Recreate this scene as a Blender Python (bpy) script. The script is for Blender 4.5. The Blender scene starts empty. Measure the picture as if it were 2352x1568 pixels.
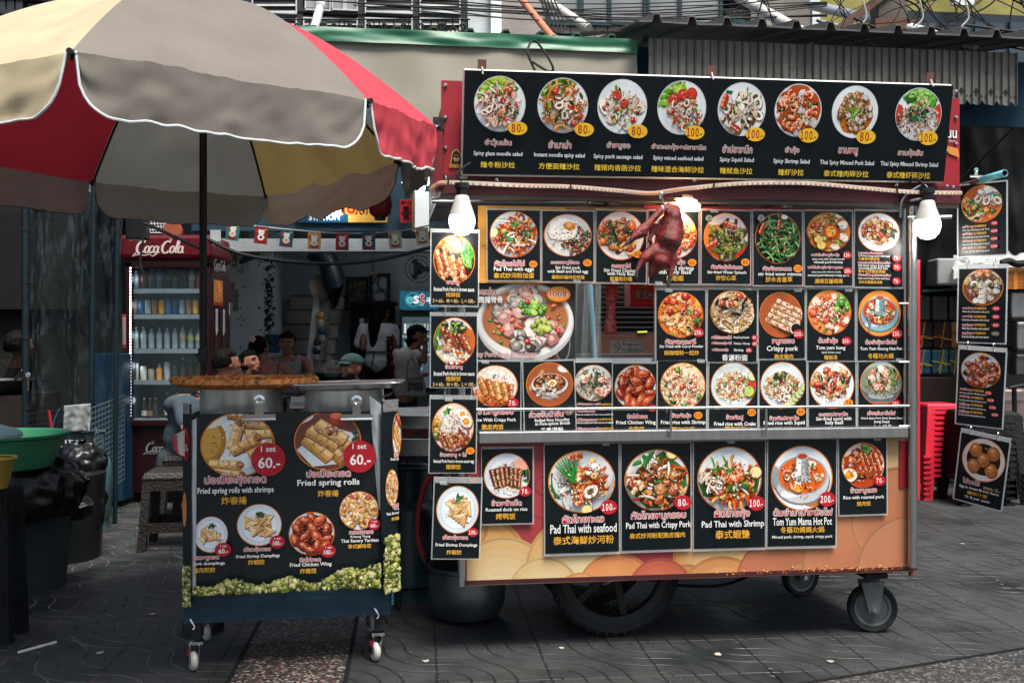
import bpy, bmesh, math, random
from mathutils import Vector as V, Matrix, noise
R=math.radians
sc=bpy.context.scene
COL=sc.collection
F, CX, CY, H=2286.7, 1176.0, 784.0, 1.28
# ------- camera, sky, sun
cam=bpy.data.cameras.new('camera');cam.lens=35;cam.sensor_width=36
cam.clip_start=.05;cam.clip_end=400
co=bpy.data.objects.new('camera', cam);COL.objects.link(co)
co.location=(0, 0, H);co.rotation_euler=(R(90), 0, 0);sc.camera=co
SUN_EL, SUN_AZ=R(67), R(148)
w=bpy.data.worlds.new('World');sc.world=w;w.use_nodes=True
nt=w.node_tree;bg=nt.nodes['Background']
sk=nt.nodes.new('ShaderNodeTexSky');sk.sky_type='NISHITA';sk.sun_disc=False
sk.sun_elevation=SUN_EL;sk.sun_rotation=SUN_AZ;sk.dust_density=4;sk.air_density=1.2
nt.links.new(sk.outputs[0], bg.inputs[0]);bg.inputs[1].default_value=.09
sl=bpy.data.lights.new('sun', 'SUN');sl.energy=4;sl.angle=R(24);sl.color=(1, .95, .87)
so=bpy.data.objects.new('sun', sl);COL.objects.link(so)
sd=V((math.sin(SUN_AZ)*math.cos(SUN_EL), math.cos(SUN_AZ)*math.cos(SUN_EL), math.sin(SUN_EL)))
so.rotation_euler=(-sd).to_track_quat('-Z', 'Y').to_euler()
sc.view_settings.view_transform='Standard';sc.view_settings.look='None'
sc.view_settings.exposure=1.02;sc.view_settings.gamma=1
sc.render.engine='CYCLES'
sc.cycles.max_bounces=6;sc.cycles.transparent_max_bounces=12
sc.cycles.use_denoising=True
# ------- colour and materials
def lin(h):
 h=h.lstrip('#')
 if len(h)==3:h=''.join(a*2 for a in h)
 o=[]
 for i in(0, 2, 4):
  x=int(h[i:i+2], 16)/255
  o.append(x/12.92 if x<=.04045 else((x+.055)/1.055)**2.4)
 return tuple(o)
def cc(c):return lin(c)if isinstance(c, str)else tuple(c[:3])
def mul(c, f):c=cc(c);return tuple(min(1, x*f)for x in c)
def mixc(a, b, t):a=cc(a);b=cc(b);return tuple(x+(y-x)*t for x, y in zip(a, b))
MATS={}
def mat(name, col=None, rough=.5, metal=0, spec=.4, ns=6, na=.15, bump=0, bs=40, emit=0, alpha=1, trans=0, stretch=None, dirt=None, transl=0, ndet=4, sat=1, val=1):
 if name in MATS:return MATS[name]
 m=bpy.data.materials.new(name);m.use_nodes=True;t=m.node_tree;N=t.nodes;L=t.links
 b=N['Principled BSDF']
 tc=N.new('ShaderNodeTexCoord');mp=N.new('ShaderNodeMapping');L.new(tc.outputs['Object'], mp.inputs[0])
 if stretch:mp.inputs['Scale'].default_value=stretch
 nz=N.new('ShaderNodeTexNoise');nz.inputs['Scale'].default_value=ns;nz.inputs['Detail'].default_value=ndet
 L.new(mp.outputs[0], nz.inputs[0])
 if col is None:
  at=N.new('ShaderNodeAttribute');at.attribute_name='Col';hs=N.new('ShaderNodeHueSaturation');hs.inputs['Saturation'].default_value=sat;hs.inputs['Value'].default_value=val;L.new(at.outputs['Color'], hs.inputs['Color']);src=hs.outputs[0]
 else:
  rg=N.new('ShaderNodeRGB');rg.outputs[0].default_value=cc(col)+(1, );src=rg.outputs[0]
 mr=N.new('ShaderNodeMapRange');mr.inputs[1].default_value=.25;mr.inputs[2].default_value=.75
 mr.inputs[3].default_value=1-na;mr.inputs[4].default_value=1+na
 L.new(nz.outputs[0], mr.inputs[0])
 vm=N.new('ShaderNodeVectorMath');vm.operation='SCALE';L.new(src, vm.inputs[0]);L.new(mr.outputs[0], vm.inputs['Scale'])
 out=vm.outputs[0]
 if dirt:
  n2=N.new('ShaderNodeTexNoise');n2.inputs['Scale'].default_value=dirt[1];n2.inputs['Detail'].default_value=7
  n2.inputs['Roughness'].default_value=.65;L.new(mp.outputs[0], n2.inputs[0])
  m2=N.new('ShaderNodeMapRange');m2.inputs[1].default_value=dirt[2];m2.inputs[2].default_value=dirt[2]+.12
  L.new(n2.outputs[0], m2.inputs[0])
  mx=N.new('ShaderNodeMix');mx.data_type='RGBA';L.new(m2.outputs[0], mx.inputs[0]);L.new(out, mx.inputs[6])
  mx.inputs[7].default_value=cc(dirt[0])+(1, );out=mx.outputs[2]
 L.new(out, b.inputs['Base Color'])
 b.inputs['Roughness'].default_value=rough;b.inputs['Metallic'].default_value=metal
 b.inputs['Specular IOR Level'].default_value=spec
 b.inputs['Alpha'].default_value=alpha;b.inputs['Transmission Weight'].default_value=trans
 if emit:
  L.new(out, b.inputs['Emission Color']);b.inputs['Emission Strength'].default_value=emit
 if bump:
  n3=N.new('ShaderNodeTexNoise');n3.inputs['Scale'].default_value=bs;n3.inputs['Detail'].default_value=5
  L.new(mp.outputs[0], n3.inputs[0]);bp=N.new('ShaderNodeBump');bp.inputs['Strength'].default_value=bump
  bp.inputs['Distance'].default_value=.01;L.new(n3.outputs[0], bp.inputs['Height']);L.new(bp.outputs[0], b.inputs['Normal'])
 if transl:
  tr=N.new('ShaderNodeBsdfTranslucent');L.new(out, tr.inputs[0])
  ms=N.new('ShaderNodeMixShader');ms.inputs[0].default_value=transl
  L.new(b.outputs[0], ms.inputs[1]);L.new(tr.outputs[0], ms.inputs[2]);L.new(ms.outputs[0], N['Material Output'].inputs[0])
 MATS[name]=m;return m
PRINT=mat('printed_sheet', None, .3, spec=.28, ns=9, na=.14, bump=.09, bs=7, sat=1.0, val=.84)
GLOSSP=mat('glossy_print', None, .25, spec=.25, ns=7, na=.07, bump=.05, bs=8)
PLAST=mat('plastic', None, .42, ns=14, na=.12, bump=.04, bs=60)
MATTE=mat('matte_paint', None, .8, spec=.2, ns=8, na=.18, bump=.1, bs=50)
CLOTH=mat('woven_cloth', None, .95, spec=.08, ns=20, na=.15, bump=.08, bs=90)
SKIN=mat('skin', None, .55, spec=.3, ns=25, na=.08, bump=.05, bs=120)
HAIR=mat('hair', None, .7, spec=.08, val=.5, ns=60, na=.45, bump=.3, bs=140, stretch=(1, 1, .15))
STEEL=mat('brushed_steel', '#b4b6b6', .3, 1, ns=30, na=.14, bump=.05, bs=60, stretch=(1, 1, .08))
CHROME=mat('chrome', '#c9cbcb', .16, 1, ns=8, na=.1)
DARKM=mat('dark_metal', '#16191a', .5, .3, ns=20, na=.3, bump=.1)
RUST=mat('painted_metal', None, .5, ns=10, na=.15, bump=.15, bs=30, dirt=('#2b1a14', 9, .63))
RUBBER=mat('rubber', '#101314', .75, spec=.3, ns=20, na=.25, bump=.2, bs=50)
CLEAR=mat('clear_plastic', '#c8cccb', .14, spec=.5, ns=10, na=.1, alpha=.28, bump=.1, bs=20)
GLASS=mat('fridge_glass', '#5f7075', .06, spec=.5, alpha=.07)
POT=mat('pot_steel', '#c4c4c0', .34, .72, ns=30, na=.22, bump=.05, bs=60, stretch=(1, 1, .06))
CONC=mat('concrete', None, .9, spec=.2, ns=3, na=.25, bump=.3, bs=30, dirt=('#3f3d39', 2.5, .62))
GLOW=mat('lamp_white', '#fffaf0', .4, emit=2.2, na=0)
WARM=mat('lamp_warm', '#ffdcb4', .4, emit=2.4, na=0)
# ------- geometry helpers
OFF={}
def wl(o):return OFF.get(o.name, V((0, 0, 0)))
def tag(o, label, cat, group=None, kind=None):
 if label:o['label']=label
 if cat:o['category']=cat
 if group:o['group']=group
 if kind:o['kind']=kind
 return o
def thing(name, loc, label, cat, group=None):
 o=bpy.data.objects.new(name, None);COL.objects.link(o);o.location=loc;o.empty_display_size=.1
 OFF[o.name]=V(loc);return tag(o, label, cat, group)
def frame(d):
 d=d.normalized();a=V((0, 0, 1))if abs(d.z)<.95 else V((1, 0, 0))
 x=d.cross(a).normalized();return x, x.cross(d).normalized()
class MB:
 def __init__(s):s.v=[];s.f=[];s.c=[]
 def face(s, pts, col='#888'):
  i=len(s.v);s.v+=[V(p)for p in pts];s.f.append(list(range(i, i+len(pts))));s.c.append(cc(col));return s
 def add(s, vs, fs, col='#888'):
  i=len(s.v);s.v+=[V(p)for p in vs];col=cc(col)
  for f in fs:s.f.append([a+i for a in f]);s.c.append(col)
  return s
 def box(s, c, size, col='#888', u=None, v=None, n=None, tap=(1, 1)):
  c=V(c);u=V(u)if u else V((1, 0, 0));v=V(v)if v else V((0, 1, 0));n=V(n)if n else u.cross(v)
  a, b, h=(x/2 for x in size)
  vs=[]
  for k, (ta, tb)in((-1, (1, 1)), (1, tap)):
   for i, j in((-1, -1), (1, -1), (1, 1), (-1, 1)):vs.append(c+u*a*i*ta+v*b*j*tb+n*h*k)
  return s.add(vs, [(3, 2, 1, 0), (4, 5, 6, 7), (0, 1, 5, 4), (1, 2, 6, 5), (2, 3, 7, 6), (3, 0, 4, 7)], col)
 def tube(s, pts, r, col='#888', n=8, cap=True, closed=False):
  pts=[V(p)for p in pts];rs=r if isinstance(r, (list, tuple))else[r]*len(pts)
  vs=[];fs=[];m=len(pts);x=None
  for i, p in enumerate(pts):
   if closed:d=pts[(i+1)%m]-pts[i-1]
   else:d=pts[min(i+1, m-1)]-pts[max(i-1, 0)]
   if d.length<1e-7:d=V((0, 0, 1))
   if x is None:x, y=frame(d)
   else:
    d.normalize();x=(x-d*x.dot(d)).normalized();y=d.cross(x)*-1;y=x.cross(d)
   for k in range(n):
    a=2*math.pi*k/n;vs.append(p+(x*math.cos(a)+y*math.sin(a))*rs[i])
  for i in range(m if closed else m-1):
   j=(i+1)%m
   for k in range(n):fs.append((i*n+k, i*n+(k+1)%n, j*n+(k+1)%n, j*n+k))
  if cap and not closed:fs+=[tuple(range(n))[::-1], tuple((m-1)*n+k for k in range(n))]
  return s.add(vs, fs, col)
 def lathe(s, c, prof, col='#888', n=20, ax=None, cap=(True, True), sq=(1, 1)):
  c=V(c);ax=V(ax).normalized()if ax else V((0, 0, 1));x, y=(V((1, 0, 0)), V((0, 1, 0)))if abs(ax.z)>.99 else frame(ax)
  vs=[];fs=[]
  for r, h in prof:
   for k in range(n):
    a=2*math.pi*k/n;vs.append(c+ax*h+x*(math.cos(a)*r*sq[0])+y*(math.sin(a)*r*sq[1]))
  m=len(prof)
  for i in range(m-1):
   for k in range(n):fs.append((i*n+k, i*n+(k+1)%n, (i+1)*n+(k+1)%n, (i+1)*n+k))
  if cap[0]:fs.append(tuple(range(n))[::-1])
  if cap[1]:fs.append(tuple((m-1)*n+k for k in range(n)))
  return s.add(vs, fs, col)
 def ell(s, c, r, col='#888', n=14, rot=None):
  c=V(c);vs=[];fs=[];m=n//2+1
  rot=rot or Matrix.Identity(3)
  for i in range(m):
   t=math.pi*i/(m-1)
   for k in range(n):
    a=2*math.pi*k/n
    vs.append(c+rot@V((r[0]*math.sin(t)*math.cos(a), r[1]*math.sin(t)*math.sin(a), r[2]*math.cos(t))))
  for i in range(m-1):
   for k in range(n):fs.append((i*n+k, (i+1)*n+k, (i+1)*n+(k+1)%n, i*n+(k+1)%n))
  return s.add(vs, fs, col)
 def grid(s, fn, nu, nv, col='#888', wrap=False):
  vs=[fn(i/nu, j/nv)for j in range(nv+1)for i in range(nu+1)];k=nu+1
  return s.add(vs, [(j*k+i, j*k+i+1, (j+1)*k+i+1, (j+1)*k+i)for j in range(nv)for i in range(nu)], col)
 def prism(s, pts, d, col='#888'):
  pts=[V(p)for p in pts];d=V(d);n=len(pts)
  fs=[tuple(range(n))[::-1], tuple(range(n, 2*n))]+[(i, (i+1)%n, n+(i+1)%n, n+i)for i in range(n)]
  return s.add(pts+[p+d for p in pts], fs, col)
 def build(s, name, m, parent=None, loc=None, smooth=False, bevel=0, solid=0, weld=False):
  o0=wl(parent)if parent else V(loc)if loc is not None else V((0, 0, 0))
  me=bpy.data.meshes.new(name);me.from_pydata([p-o0 for p in s.v], [], s.f)
  ca=me.color_attributes.new('Col', 'FLOAT_COLOR', 'CORNER');buf=[]
  for f, c in zip(s.f, s.c):buf+=[c[0], c[1], c[2], 1.0]*len(f)
  ca.data.foreach_set('color', buf)
  bm=bmesh.new();bm.from_mesh(me)
  if weld:bmesh.ops.remove_doubles(bm, verts=bm.verts, dist=1e-5)
  if solid or weld:bmesh.ops.recalc_face_normals(bm, faces=bm.faces)
  bm.to_mesh(me);bm.free()
  if smooth:me.shade_smooth()if smooth is True else None
  if smooth is True:
   try:me.set_sharp_from_angle(angle=R(42))
   except Exception:pass
  me.materials.append(m)
  o=bpy.data.objects.new(name, me);COL.objects.link(o)
  if parent:o.parent=parent
  elif loc is not None:o.location=loc
  OFF[o.name]=o0
  if solid:
   q=o.modifiers.new('thickness', 'SOLIDIFY');q.thickness=solid;q.offset=0
  if bevel:
   q=o.modifiers.new('bevel', 'BEVEL');q.width=bevel;q.segments=2;q.limit_method='ANGLE'
  return o
def P(x, y, Y):return V(((x-CX)/F*Y, Y, H-(y-CY)/F*Y))
def zat(y, Y):return H-(y-CY)/F*Y
def xat(x, Y):return(x-CX)/F*Y
class Plane:
 def __init__(s, a, b):
  s.o=V((a[0], a[1], 0));s.u=(V((b[0], b[1], 0))-s.o).normalized();s.v=V((0, 0, 1));s.n=V((s.u.y, -s.u.x, 0))
 def at(s, x, y, off=0):
  d=V(((x-CX)/F, 1, -(y-CY)/F));c=V((0, 0, H));o=s.o+s.n*off
  t=(o-c).dot(s.n)/d.dot(s.n);return c+d*t
 def box(s, mb, x0, y0, x1, y1, off, dep, col='#888'):
  a=s.at(x0, y0, off);b=s.at(x1, y1, off);a2=s.at(x0, y1, off)
  z0=(a2.z+b.z)/2;z1=(a.z+s.at(x1, y0, off).z)/2
  W=(V((b.x, b.y, 0))-V((a.x, a.y, 0))).length
  c=V(((a.x+b.x)/2, (a.y+b.y)/2, (z0+z1)/2))-s.n*(dep/2)
  return mb.box(c, (W, dep, z1-z0), col, s.u, -s.n, s.v)
def bez(p0, p1, p2, n=12):return[V(p0)*(1-t)**2+V(p1)*2*t*(1-t)+V(p2)*t*t for t in[i/n for i in range(n+1)]]
def spline(pts, k=6):
 pts=[V(p)for p in pts];out=[]
 for i in range(len(pts)-1):
  a=pts[max(i-1, 0)];b=pts[i];c=pts[i+1];d=pts[min(i+2, len(pts)-1)]
  for j in range(k):
   t=j/k;out.append(.5*(2*b+(c-a)*t+(2*a-5*b+4*c-d)*t*t+(3*b-a-3*c+d)*t**3))
 return out+[pts[-1]]
def mod_mesh(o):
 dg=bpy.context.evaluated_depsgraph_get();dg.update();return bpy.data.meshes.new_from_object(o.evaluated_get(dg))
def organic(name, pieces, vox, m, parent=None, loc=None, colf='#888', sm=6, disp=None):
 """one continuous skin grown over tapered limbs and rounded masses"""
 mb=MB()
 for p in pieces:
  if p[0]=='c':
   _, a, b, r0, r1=p[:5];a=V(a);b=V(b)
   mb.tube([a, a.lerp(b, .5), b], [r0, (r0+r1)/2, r1], n=12);mb.ell(a, (r0, )*3, n=12);mb.ell(b, (r1, )*3, n=12)
  else:mb.ell(p[1], p[2], n=16, rot=p[3]if len(p)>3 else None)
 t=mb.build('t', m);q=t.modifiers.new('r', 'REMESH');q.mode='VOXEL';q.voxel_size=vox
 q=t.modifiers.new('s', 'SMOOTH');q.factor=.5;q.iterations=sm
 me=mod_mesh(t);bpy.data.objects.remove(t)
 vs=[v.co.copy()for v in me.vertices];fs=[list(p.vertices)for p in me.polygons];bpy.data.meshes.remove(me)
 if disp:vs=[disp(v)for v in vs]
 r=MB();r.v=vs;r.f=fs
 if callable(colf):r.c=[cc(colf(sum((vs[i]for i in f), V())/len(f)))for f in fs]
 else:r.c=[cc(colf)]*len(fs)
 o=r.build(name, m, parent, loc);o.data.shade_smooth();return o
 # ------- lettering
TC={}
def glyphs(s, off, shear=0):
 k=(s, off, shear)
 if k in TC:return TC[k]
 c=bpy.data.curves.new('t', 'FONT');c.body=s;c.size=1;c.offset=off;c.resolution_u=2;c.shear=shear;c.space_line=.85;c.align_x='CENTER';c.space_character=.62 if any('\uff10'<=h<='\uff19' for h in s)else 1
 o=bpy.data.objects.new('t', c);COL.objects.link(o);me=mod_mesh(o)
 vs=[(v.co.x, v.co.y)for v in me.vertices];fs=[list(p.vertices)for p in me.polygons]
 bpy.data.objects.remove(o);bpy.data.curves.remove(c);bpy.data.meshes.remove(me)
 TC[k]=(vs, fs);return vs, fs
class Sheet:
 """flat print: pixel-sized layout on a real sheet with its own frame"""
 def __init__(s, o, u, v, n, scale, px, py):s.o, s.u, s.v, s.n, s.s, s.px, s.py=V(o), V(u), V(v), V(n), scale, px, py;s.h=.0012;s.bend=None
 def w(s, x, y, h=None):
  a=(x-s.px)*s.s;b=-(y-s.py)*s.s
  p=s.o+s.u*a+s.v*b+s.n*(s.h if h is None else h)
  if s.bend:p+=s.n*s.bend(a, b)
  return p
 def poly(s, mb, pts, col):s.h+=1.2e-5;mb.face([s.w(x, y)for x, y in reversed(pts)], col)
 def disc(s, mb, x, y, rx, ry, col, n=28):s.poly(mb, [(x+rx*math.cos(2*math.pi*k/n), y+ry*math.sin(2*math.pi*k/n))for k in range(n)], col)
 def rect(s, mb, x0, y0, x1, y1, col):s.poly(mb, [(x0, y0), (x1, y0), (x1, y1), (x0, y1)], col)
 def text(s, mb, t, xc, yc, wd=None, ht=None, col='#eee', out=None, bold=.018, ow=.055, shear=0):
  vs, _=glyphs(t, 0, shear)
  if not vs:return
  x0=min(p[0]for p in vs);x1=max(p[0]for p in vs);y0=min(p[1]for p in vs);y1=max(p[1]for p in vs)
  sx=wd/(x1-x0)if wd else None;sy=ht/(y1-y0)if ht else None
  sx=sx or sy;sy=sy or sx;mx, my=(x0+x1)/2, (y0+y1)/2
  L=[]
  if out:
   L+=[(math.cos(k*.785)*ow*.75, math.sin(k*.785)*ow*.75, 0, out)for k in range(8)]+[(0, 0, .012, out)]
  b=bold*.7
  L+=[(-b, 0, 0, col), (b, 0, 0, col), (0, b, 0, col), (0, -b, 0, col), (0, 0, .012, col)]
  for dx, dy, of, c in L:
   gv, gf=glyphs(t, of, shear);s.h+=1.5e-5 if c!=col or dx+dy else 2e-5
   mb.add([s.w(xc+(x+dx-mx)*sx, yc-(y+dy-my)*sy)for x, y in gv], gf, c)
  s.h+=5e-5
def sheet_on(pl, x0, y0, x1, y1, off, roll=0, yaw=0):
 a=pl.at(x0, (y0+y1)/2, off);b=pl.at(x1, (y0+y1)/2, off);c=(a+b)/2
 s=(b-a).length/(x1-x0)
 u, v, n=pl.u, pl.v, pl.n
 if yaw:q=Matrix.Rotation(R(yaw), 3, 'Z');u=q@u;n=q@n
 if roll:q=Matrix.Rotation(R(-roll), 3, n);u=q@u;v=q@v
 return Sheet(c, u, v, n, s, (x0+x1)/2, (y0+y1)/2)
 # ------- printed food pictures
class Food:
 def __init__(s, sh, mb, x, y, rx, ry, seed):s.sh, s.mb, s.x, s.y, s.rx, s.ry=sh, mb, x, y, rx, ry;s.g=random.Random(seed);s.k=1
 def pl(s, pts, col):
  q=[]
  for a, b in pts:
   a*=s.k;b*=s.k;d=math.hypot(a, b)
   if d>.965:a, b=a/d*.965, b/d*.965
   q.append((s.x+a*s.rx, s.y-b*s.ry))
  s.sh.poly(s.mb, q, col)
 def el(s, cx, cy, rx, ry, col, n=18, rot=0, j=0):
  c, d=math.cos(rot), math.sin(rot);o=[]
  for k in range(n):
   t=2*math.pi*k/n;e=1+s.g.uniform(-j, j);a=rx*math.cos(t)*e;b=ry*math.sin(t)*e
   o.append((cx+a*c-b*d, cy+a*d+b*c))
  s.pl(o, col)
 def spots(s, n, cx, cy, rx, ry):
  o=[]
  for _ in range(n):
   t=s.g.uniform(0, 6.283);r=math.sqrt(s.g.random());o.append((cx+rx*r*math.cos(t), cy+ry*r*math.sin(t)))
  o.sort(key=lambda p:-p[1]+s.g.uniform(-.2, .2));return o
 def chunk(s, x, y, r, col, asp=None):
  g=s.g;a=asp or g.uniform(.6, 1);t=g.uniform(0, 3.14);col=mul(col, g.uniform(.8, 1.15))
  s.el(x+r*.12, y-r*.25, r*1.1, r*a*1.1, mul(col, .3), 8, t, .18)
  s.el(x, y, r, r*a, col, 8, t, .22)
  s.el(x-r*.15, y+r*.2, r*.5, r*a*.4, mixc(col, '#fff3dc', .38), 6, t, .25)
 def bits(s, n, cx, cy, rx, ry, size, cols):
  for x, y in s.spots(n, cx, cy, rx, ry):s.chunk(x, y, size*s.g.uniform(.65, 1.25), s.g.choice(cols))
 def rice(s, n, cx, cy, rx, ry, size, cols):
  for x, y in s.spots(n, cx, cy, rx, ry):
   c=mul(s.g.choice(cols), s.g.uniform(.75, 1.1));s.el(x, y, size, size*.45, c, 6, s.g.uniform(0, 3.14))
 def strip(s, pts, wd, col):
  L=[];Rr=[]
  for i, (x, y)in enumerate(pts):
   a=pts[max(i-1, 0)];b=pts[min(i+1, len(pts)-1)];dx, dy=b[0]-a[0], b[1]-a[1];d=math.hypot(dx, dy)or 1
   k=wd*(.55 if i in(0, len(pts)-1)else 1)
   L.append((x-dy/d*k, y+dx/d*k));Rr.append((x+dy/d*k, y-dx/d*k))
  for i in range(len(pts)-1):s.pl([L[i], L[i+1], Rr[i+1], Rr[i]], col)
 def curl(s, x, y, ln, bend, t):
  o=[];n=7
  for i in range(n):
   o.append((x, y));x+=math.cos(t)*ln/n;y+=math.sin(t)*ln/n;t+=bend/n
  return o
 def noodle(s, n, cx, cy, rx, ry, ln, wd, cols, bend=3):
  for x, y in s.spots(n, cx, cy, rx, ry):
   c=mul(s.g.choice(cols), s.g.uniform(.75, 1.15));q=s.curl(x, y, ln*s.g.uniform(.6, 1.2), s.g.uniform(-bend, bend), s.g.uniform(0, 6.28))
   s.strip([(a+.012, b-.02)for a, b in q], wd*1.25, mul(c, .4));s.strip(q, wd, c)
 def leaf(s, n, cx, cy, rx, ry, size, cols):
  for x, y in s.spots(n, cx, cy, rx, ry):
   c=mul(s.g.choice(cols), s.g.uniform(.7, 1.25));t=s.g.uniform(0, 6.28);r=size*s.g.uniform(.7, 1.3)
   o=[(math.cos(t)*a*r-math.sin(t)*b*r+x, math.sin(t)*a*r+math.cos(t)*b*r+y)for a, b in((-1, 0), (-.5, .32), (.1, .38), (1, 0), (.1, -.38), (-.5, -.32))]
   s.pl(o, mul(c, .55));s.pl([o[0], o[1], o[2], o[3]], c)
 def frill(s, n, cx, cy, rx, ry, size, cols):
  for x, y in s.spots(n, cx, cy, rx, ry):
   c=mul(s.g.choice(cols), s.g.uniform(.65, 1.3));r=size*s.g.uniform(.6, 1.2)
   s.el(x, y-r*.2, r, r*.8, mul(c, .4), 9, 0, .35);s.el(x, y, r, r*.75, c, 11, 0, .4);s.el(x, y+r*.25, r*.6, r*.3, mixc(c, '#f6f5b0', .45), 7, 0, .35)
 def ring(s, n, cx, cy, rx, ry, size, col='#f2ebe3', hole='#8a5a3a'):
  for x, y in s.spots(n, cx, cy, rx, ry):
   t=s.g.uniform(0, 3);s.el(x+.02, y-.03, size*1.08, size*.8, '#6b4a3a', 14, t);s.el(x, y, size, size*.75, col, 14, t);s.el(x, y, size*.55, size*.36, hole, 10, t)
 def shrimp(s, n, cx, cy, rx, ry, size, col='#f4a878', st='#e2592a'):
  for x, y in s.spots(n, cx, cy, rx, ry):
   t=s.g.uniform(0, 6.28);m=s.g.choice((-1, 1))
   for i in range(7):
    a=t+m*(i*.62);k=size*(1-i*.085);px, py=x+math.cos(a)*size*.62, y+math.sin(a)*size*.62
    s.el(px+.015, py-.02, k*.5, k*.5, mul(st, .5), 9);s.el(px, py, k*.46, k*.44, st if i%2 else col, 9);s.el(px, py+k*.1, k*.3, k*.22, mixc(col, '#fff4e6', .6), 7)
   a=t+m*4.6;s.el(x+math.cos(a)*size*.6, y+math.sin(a)*size*.6, size*.3, size*.12, st, 7, a)
 def slice(s, x, y, r, rim, fl, seed=None):
  s.el(x+.02, y-.03, r*1.02, r*1.02, '#4b3a2a', 16);s.el(x, y, r, r, rim, 18);s.el(x, y, r*.86, r*.86, fl, 18)
  for k in range(8):
   a=k*.785;s.strip([(x, y), (x+math.cos(a)*r*.8, y+math.sin(a)*r*.8)], r*.03, mixc(fl, rim, .45))
  if seed:s.rice(8, x, y, r*.5, r*.5, r*.08, [seed])
 def egg(s, x, y, r, t=0):
  s.el(x+.02, y-.04, r*1.1, r*.86, '#5a3a2a', 18, t);s.el(x, y, r*1.06, r*.84, '#e6c9b0', 18, t);s.el(x, y, r, r*.76, '#f7f0e4', 18, t);s.el(x+r*.05, y, r*.58, r*.5, '#e98d1c', 14, t);s.el(x-r*.1, y+r*.1, r*.25, r*.18, '#f6b64e', 10, t)
 def roll(s, x, y, ln, wd, t, col='#dba259', tip=None):
  def bx(l0, l1, w0, w1, c, dx=0, dy=0):
   ca, sa=math.cos(t), math.sin(t);o=[]
   for a, b in((l0, w0), (l1, w0), (l1+wd*.2, (w0+w1)/2), (l1, w1), (l0, w1), (l0-wd*.2, (w0+w1)/2)):o.append((x+dx+a*ca-b*sa, y+dy+a*sa+b*ca))
   s.pl(o, c)
  bx(-ln, ln, -wd*1.1, wd*1.1, '#7a4a22', .02, -.04);bx(-ln, ln, -wd, wd, col);bx(-ln*.9, ln*.9, wd*.05, wd*.75, mixc(col, '#ffe9bd', .5));bx(-ln*.95, ln*.95, -wd*.95, -wd*.5, mul(col, .6))
  for k in(-.4, .3):bx(ln*k, ln*k+.02, -wd*.8, wd*.8, mul(col, .72))
  if tip:
   px, py=x+math.cos(t)*ln, y+math.sin(t)*ln;s.el(px, py, wd*.8, wd*.95, mul(col, .45), 10, t);s.bits(5, px, py, wd*.5, wd*.5, wd*.38, tip)
 def tri(s, n, cx, cy, rx, ry, size, col='#e0b070'):
  for x, y in s.spots(n, cx, cy, rx, ry):
   t=s.g.uniform(0, 6.28);r=size*s.g.uniform(.8, 1.2);c=mul(col, s.g.uniform(.85, 1.15))
   p=[(x+math.cos(t+k)*r, y+math.sin(t+k)*r*.85)for k in(0, 2.0, 4.2)];m=(x+r*.1, y+r*.12)
   s.pl([(a+.03, b-.05)for a, b in p], '#7b5028');s.pl(p, c);s.pl([p[0], p[1], m], mixc(c, '#fff0cc', .5));s.pl([p[1], p[2], m], mul(c, .78));s.strip([p[0], m], .012, mul(c, .55));s.strip([p[2], m], .012, mul(c, .6))
 def slab(s, n, x0, y0, dx, dy, ln, wd, t, top, side):
  for i in range(n):s.roll(x0+dx*i, y0+dy*i, ln, wd, t+s.g.uniform(-.08, .08), s.g.choice(top));s.noodle(3, x0+dx*i, y0+dy*i, ln*.6, wd*.5, .2, .012, [side], .5)
 def hotpot(s, metal='#b9bdbd', soup='#d9591c'):
  s.el(0, -.12, .92, .72, mul(metal, .35), 28);s.el(0, -.05, .88, .72, metal, 28);s.el(-.25, -.42, .45, .16, mixc(metal, '#fff', .5), 14, .2);s.el(0, .08, .82, .6, mul(metal, .6), 28);s.el(0, .08, .76, .55, soup, 28)
  s.bits(34, 0, .08, .68, .46, .09, ['#f0a24e', '#f5e2c8', '#e4571e', '#c93417', '#f3c07a', '#f7ede0']);s.shrimp(5, 0, .0, .6, .35, .12);s.leaf(9, 0, .08, .65, .42, .1, ['#4f9a2f', '#2f6d27']);s.ring(3, -.1, .1, .55, .3, .1)
  s.pl([(-.26, .0), (.26, .0), (.19, .66), (-.19, .66)], mul(metal, .75));s.pl([(-.24, .0), (-.05, -.04), (-.03, .66), (-.17, .66)], mixc(metal, '#ffffff', .6));s.pl([(.1, -.02), (.25, .0), (.18, .66), (.09, .66)], mul(metal, .45));s.el(0, 0, .26, .09, mul(metal, .8), 16);s.el(0, .67, .2, .11, mul(metal, .9), 16);s.el(0, .67, .16, .08, '#b5472c', 14)
ORG=['#dd6a22', '#c24a18', '#f09a45', '#a8380f', '#e9b26a'];BRN=['#a3582e', '#7b3a1e', '#c77d45', '#57260f'];GRN=['#3f8a2c', '#2a6222', '#6fb03c', '#1c4a1e'];RED=['#c8281c', '#dd4a30'];WHT=['#f2e9dc', '#fff8ee', '#e6d2ba'];PNK=['#f3cdb8', '#ffe9dc', '#e8a98c'];LET=['#8fb52e', '#5d9425', '#b9cf45', '#3f7420'];DRK=['#3a1d12', '#241511', '#4c2c1a']
def dish(f, k):
 dish0(f, k)
 if k not in('rolls1', 'rolls2', 'egg5', 'dumpling', 'crispy', 'stew', 'wings'):
  f.rice(110, 0, -.05, .62, .55, .032, ['#2a140c', '#f6e6cc', '#7a3a1c', '#e9a860', '#3a2416'])
  f.rice(24, 0, -.05, .6, .5, .03, GRN+RED)
 else:f.rice(60, 0, 0, .6, .6, .028, ['#5a2c14', '#f8e2bc', '#8a4a24'])
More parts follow.
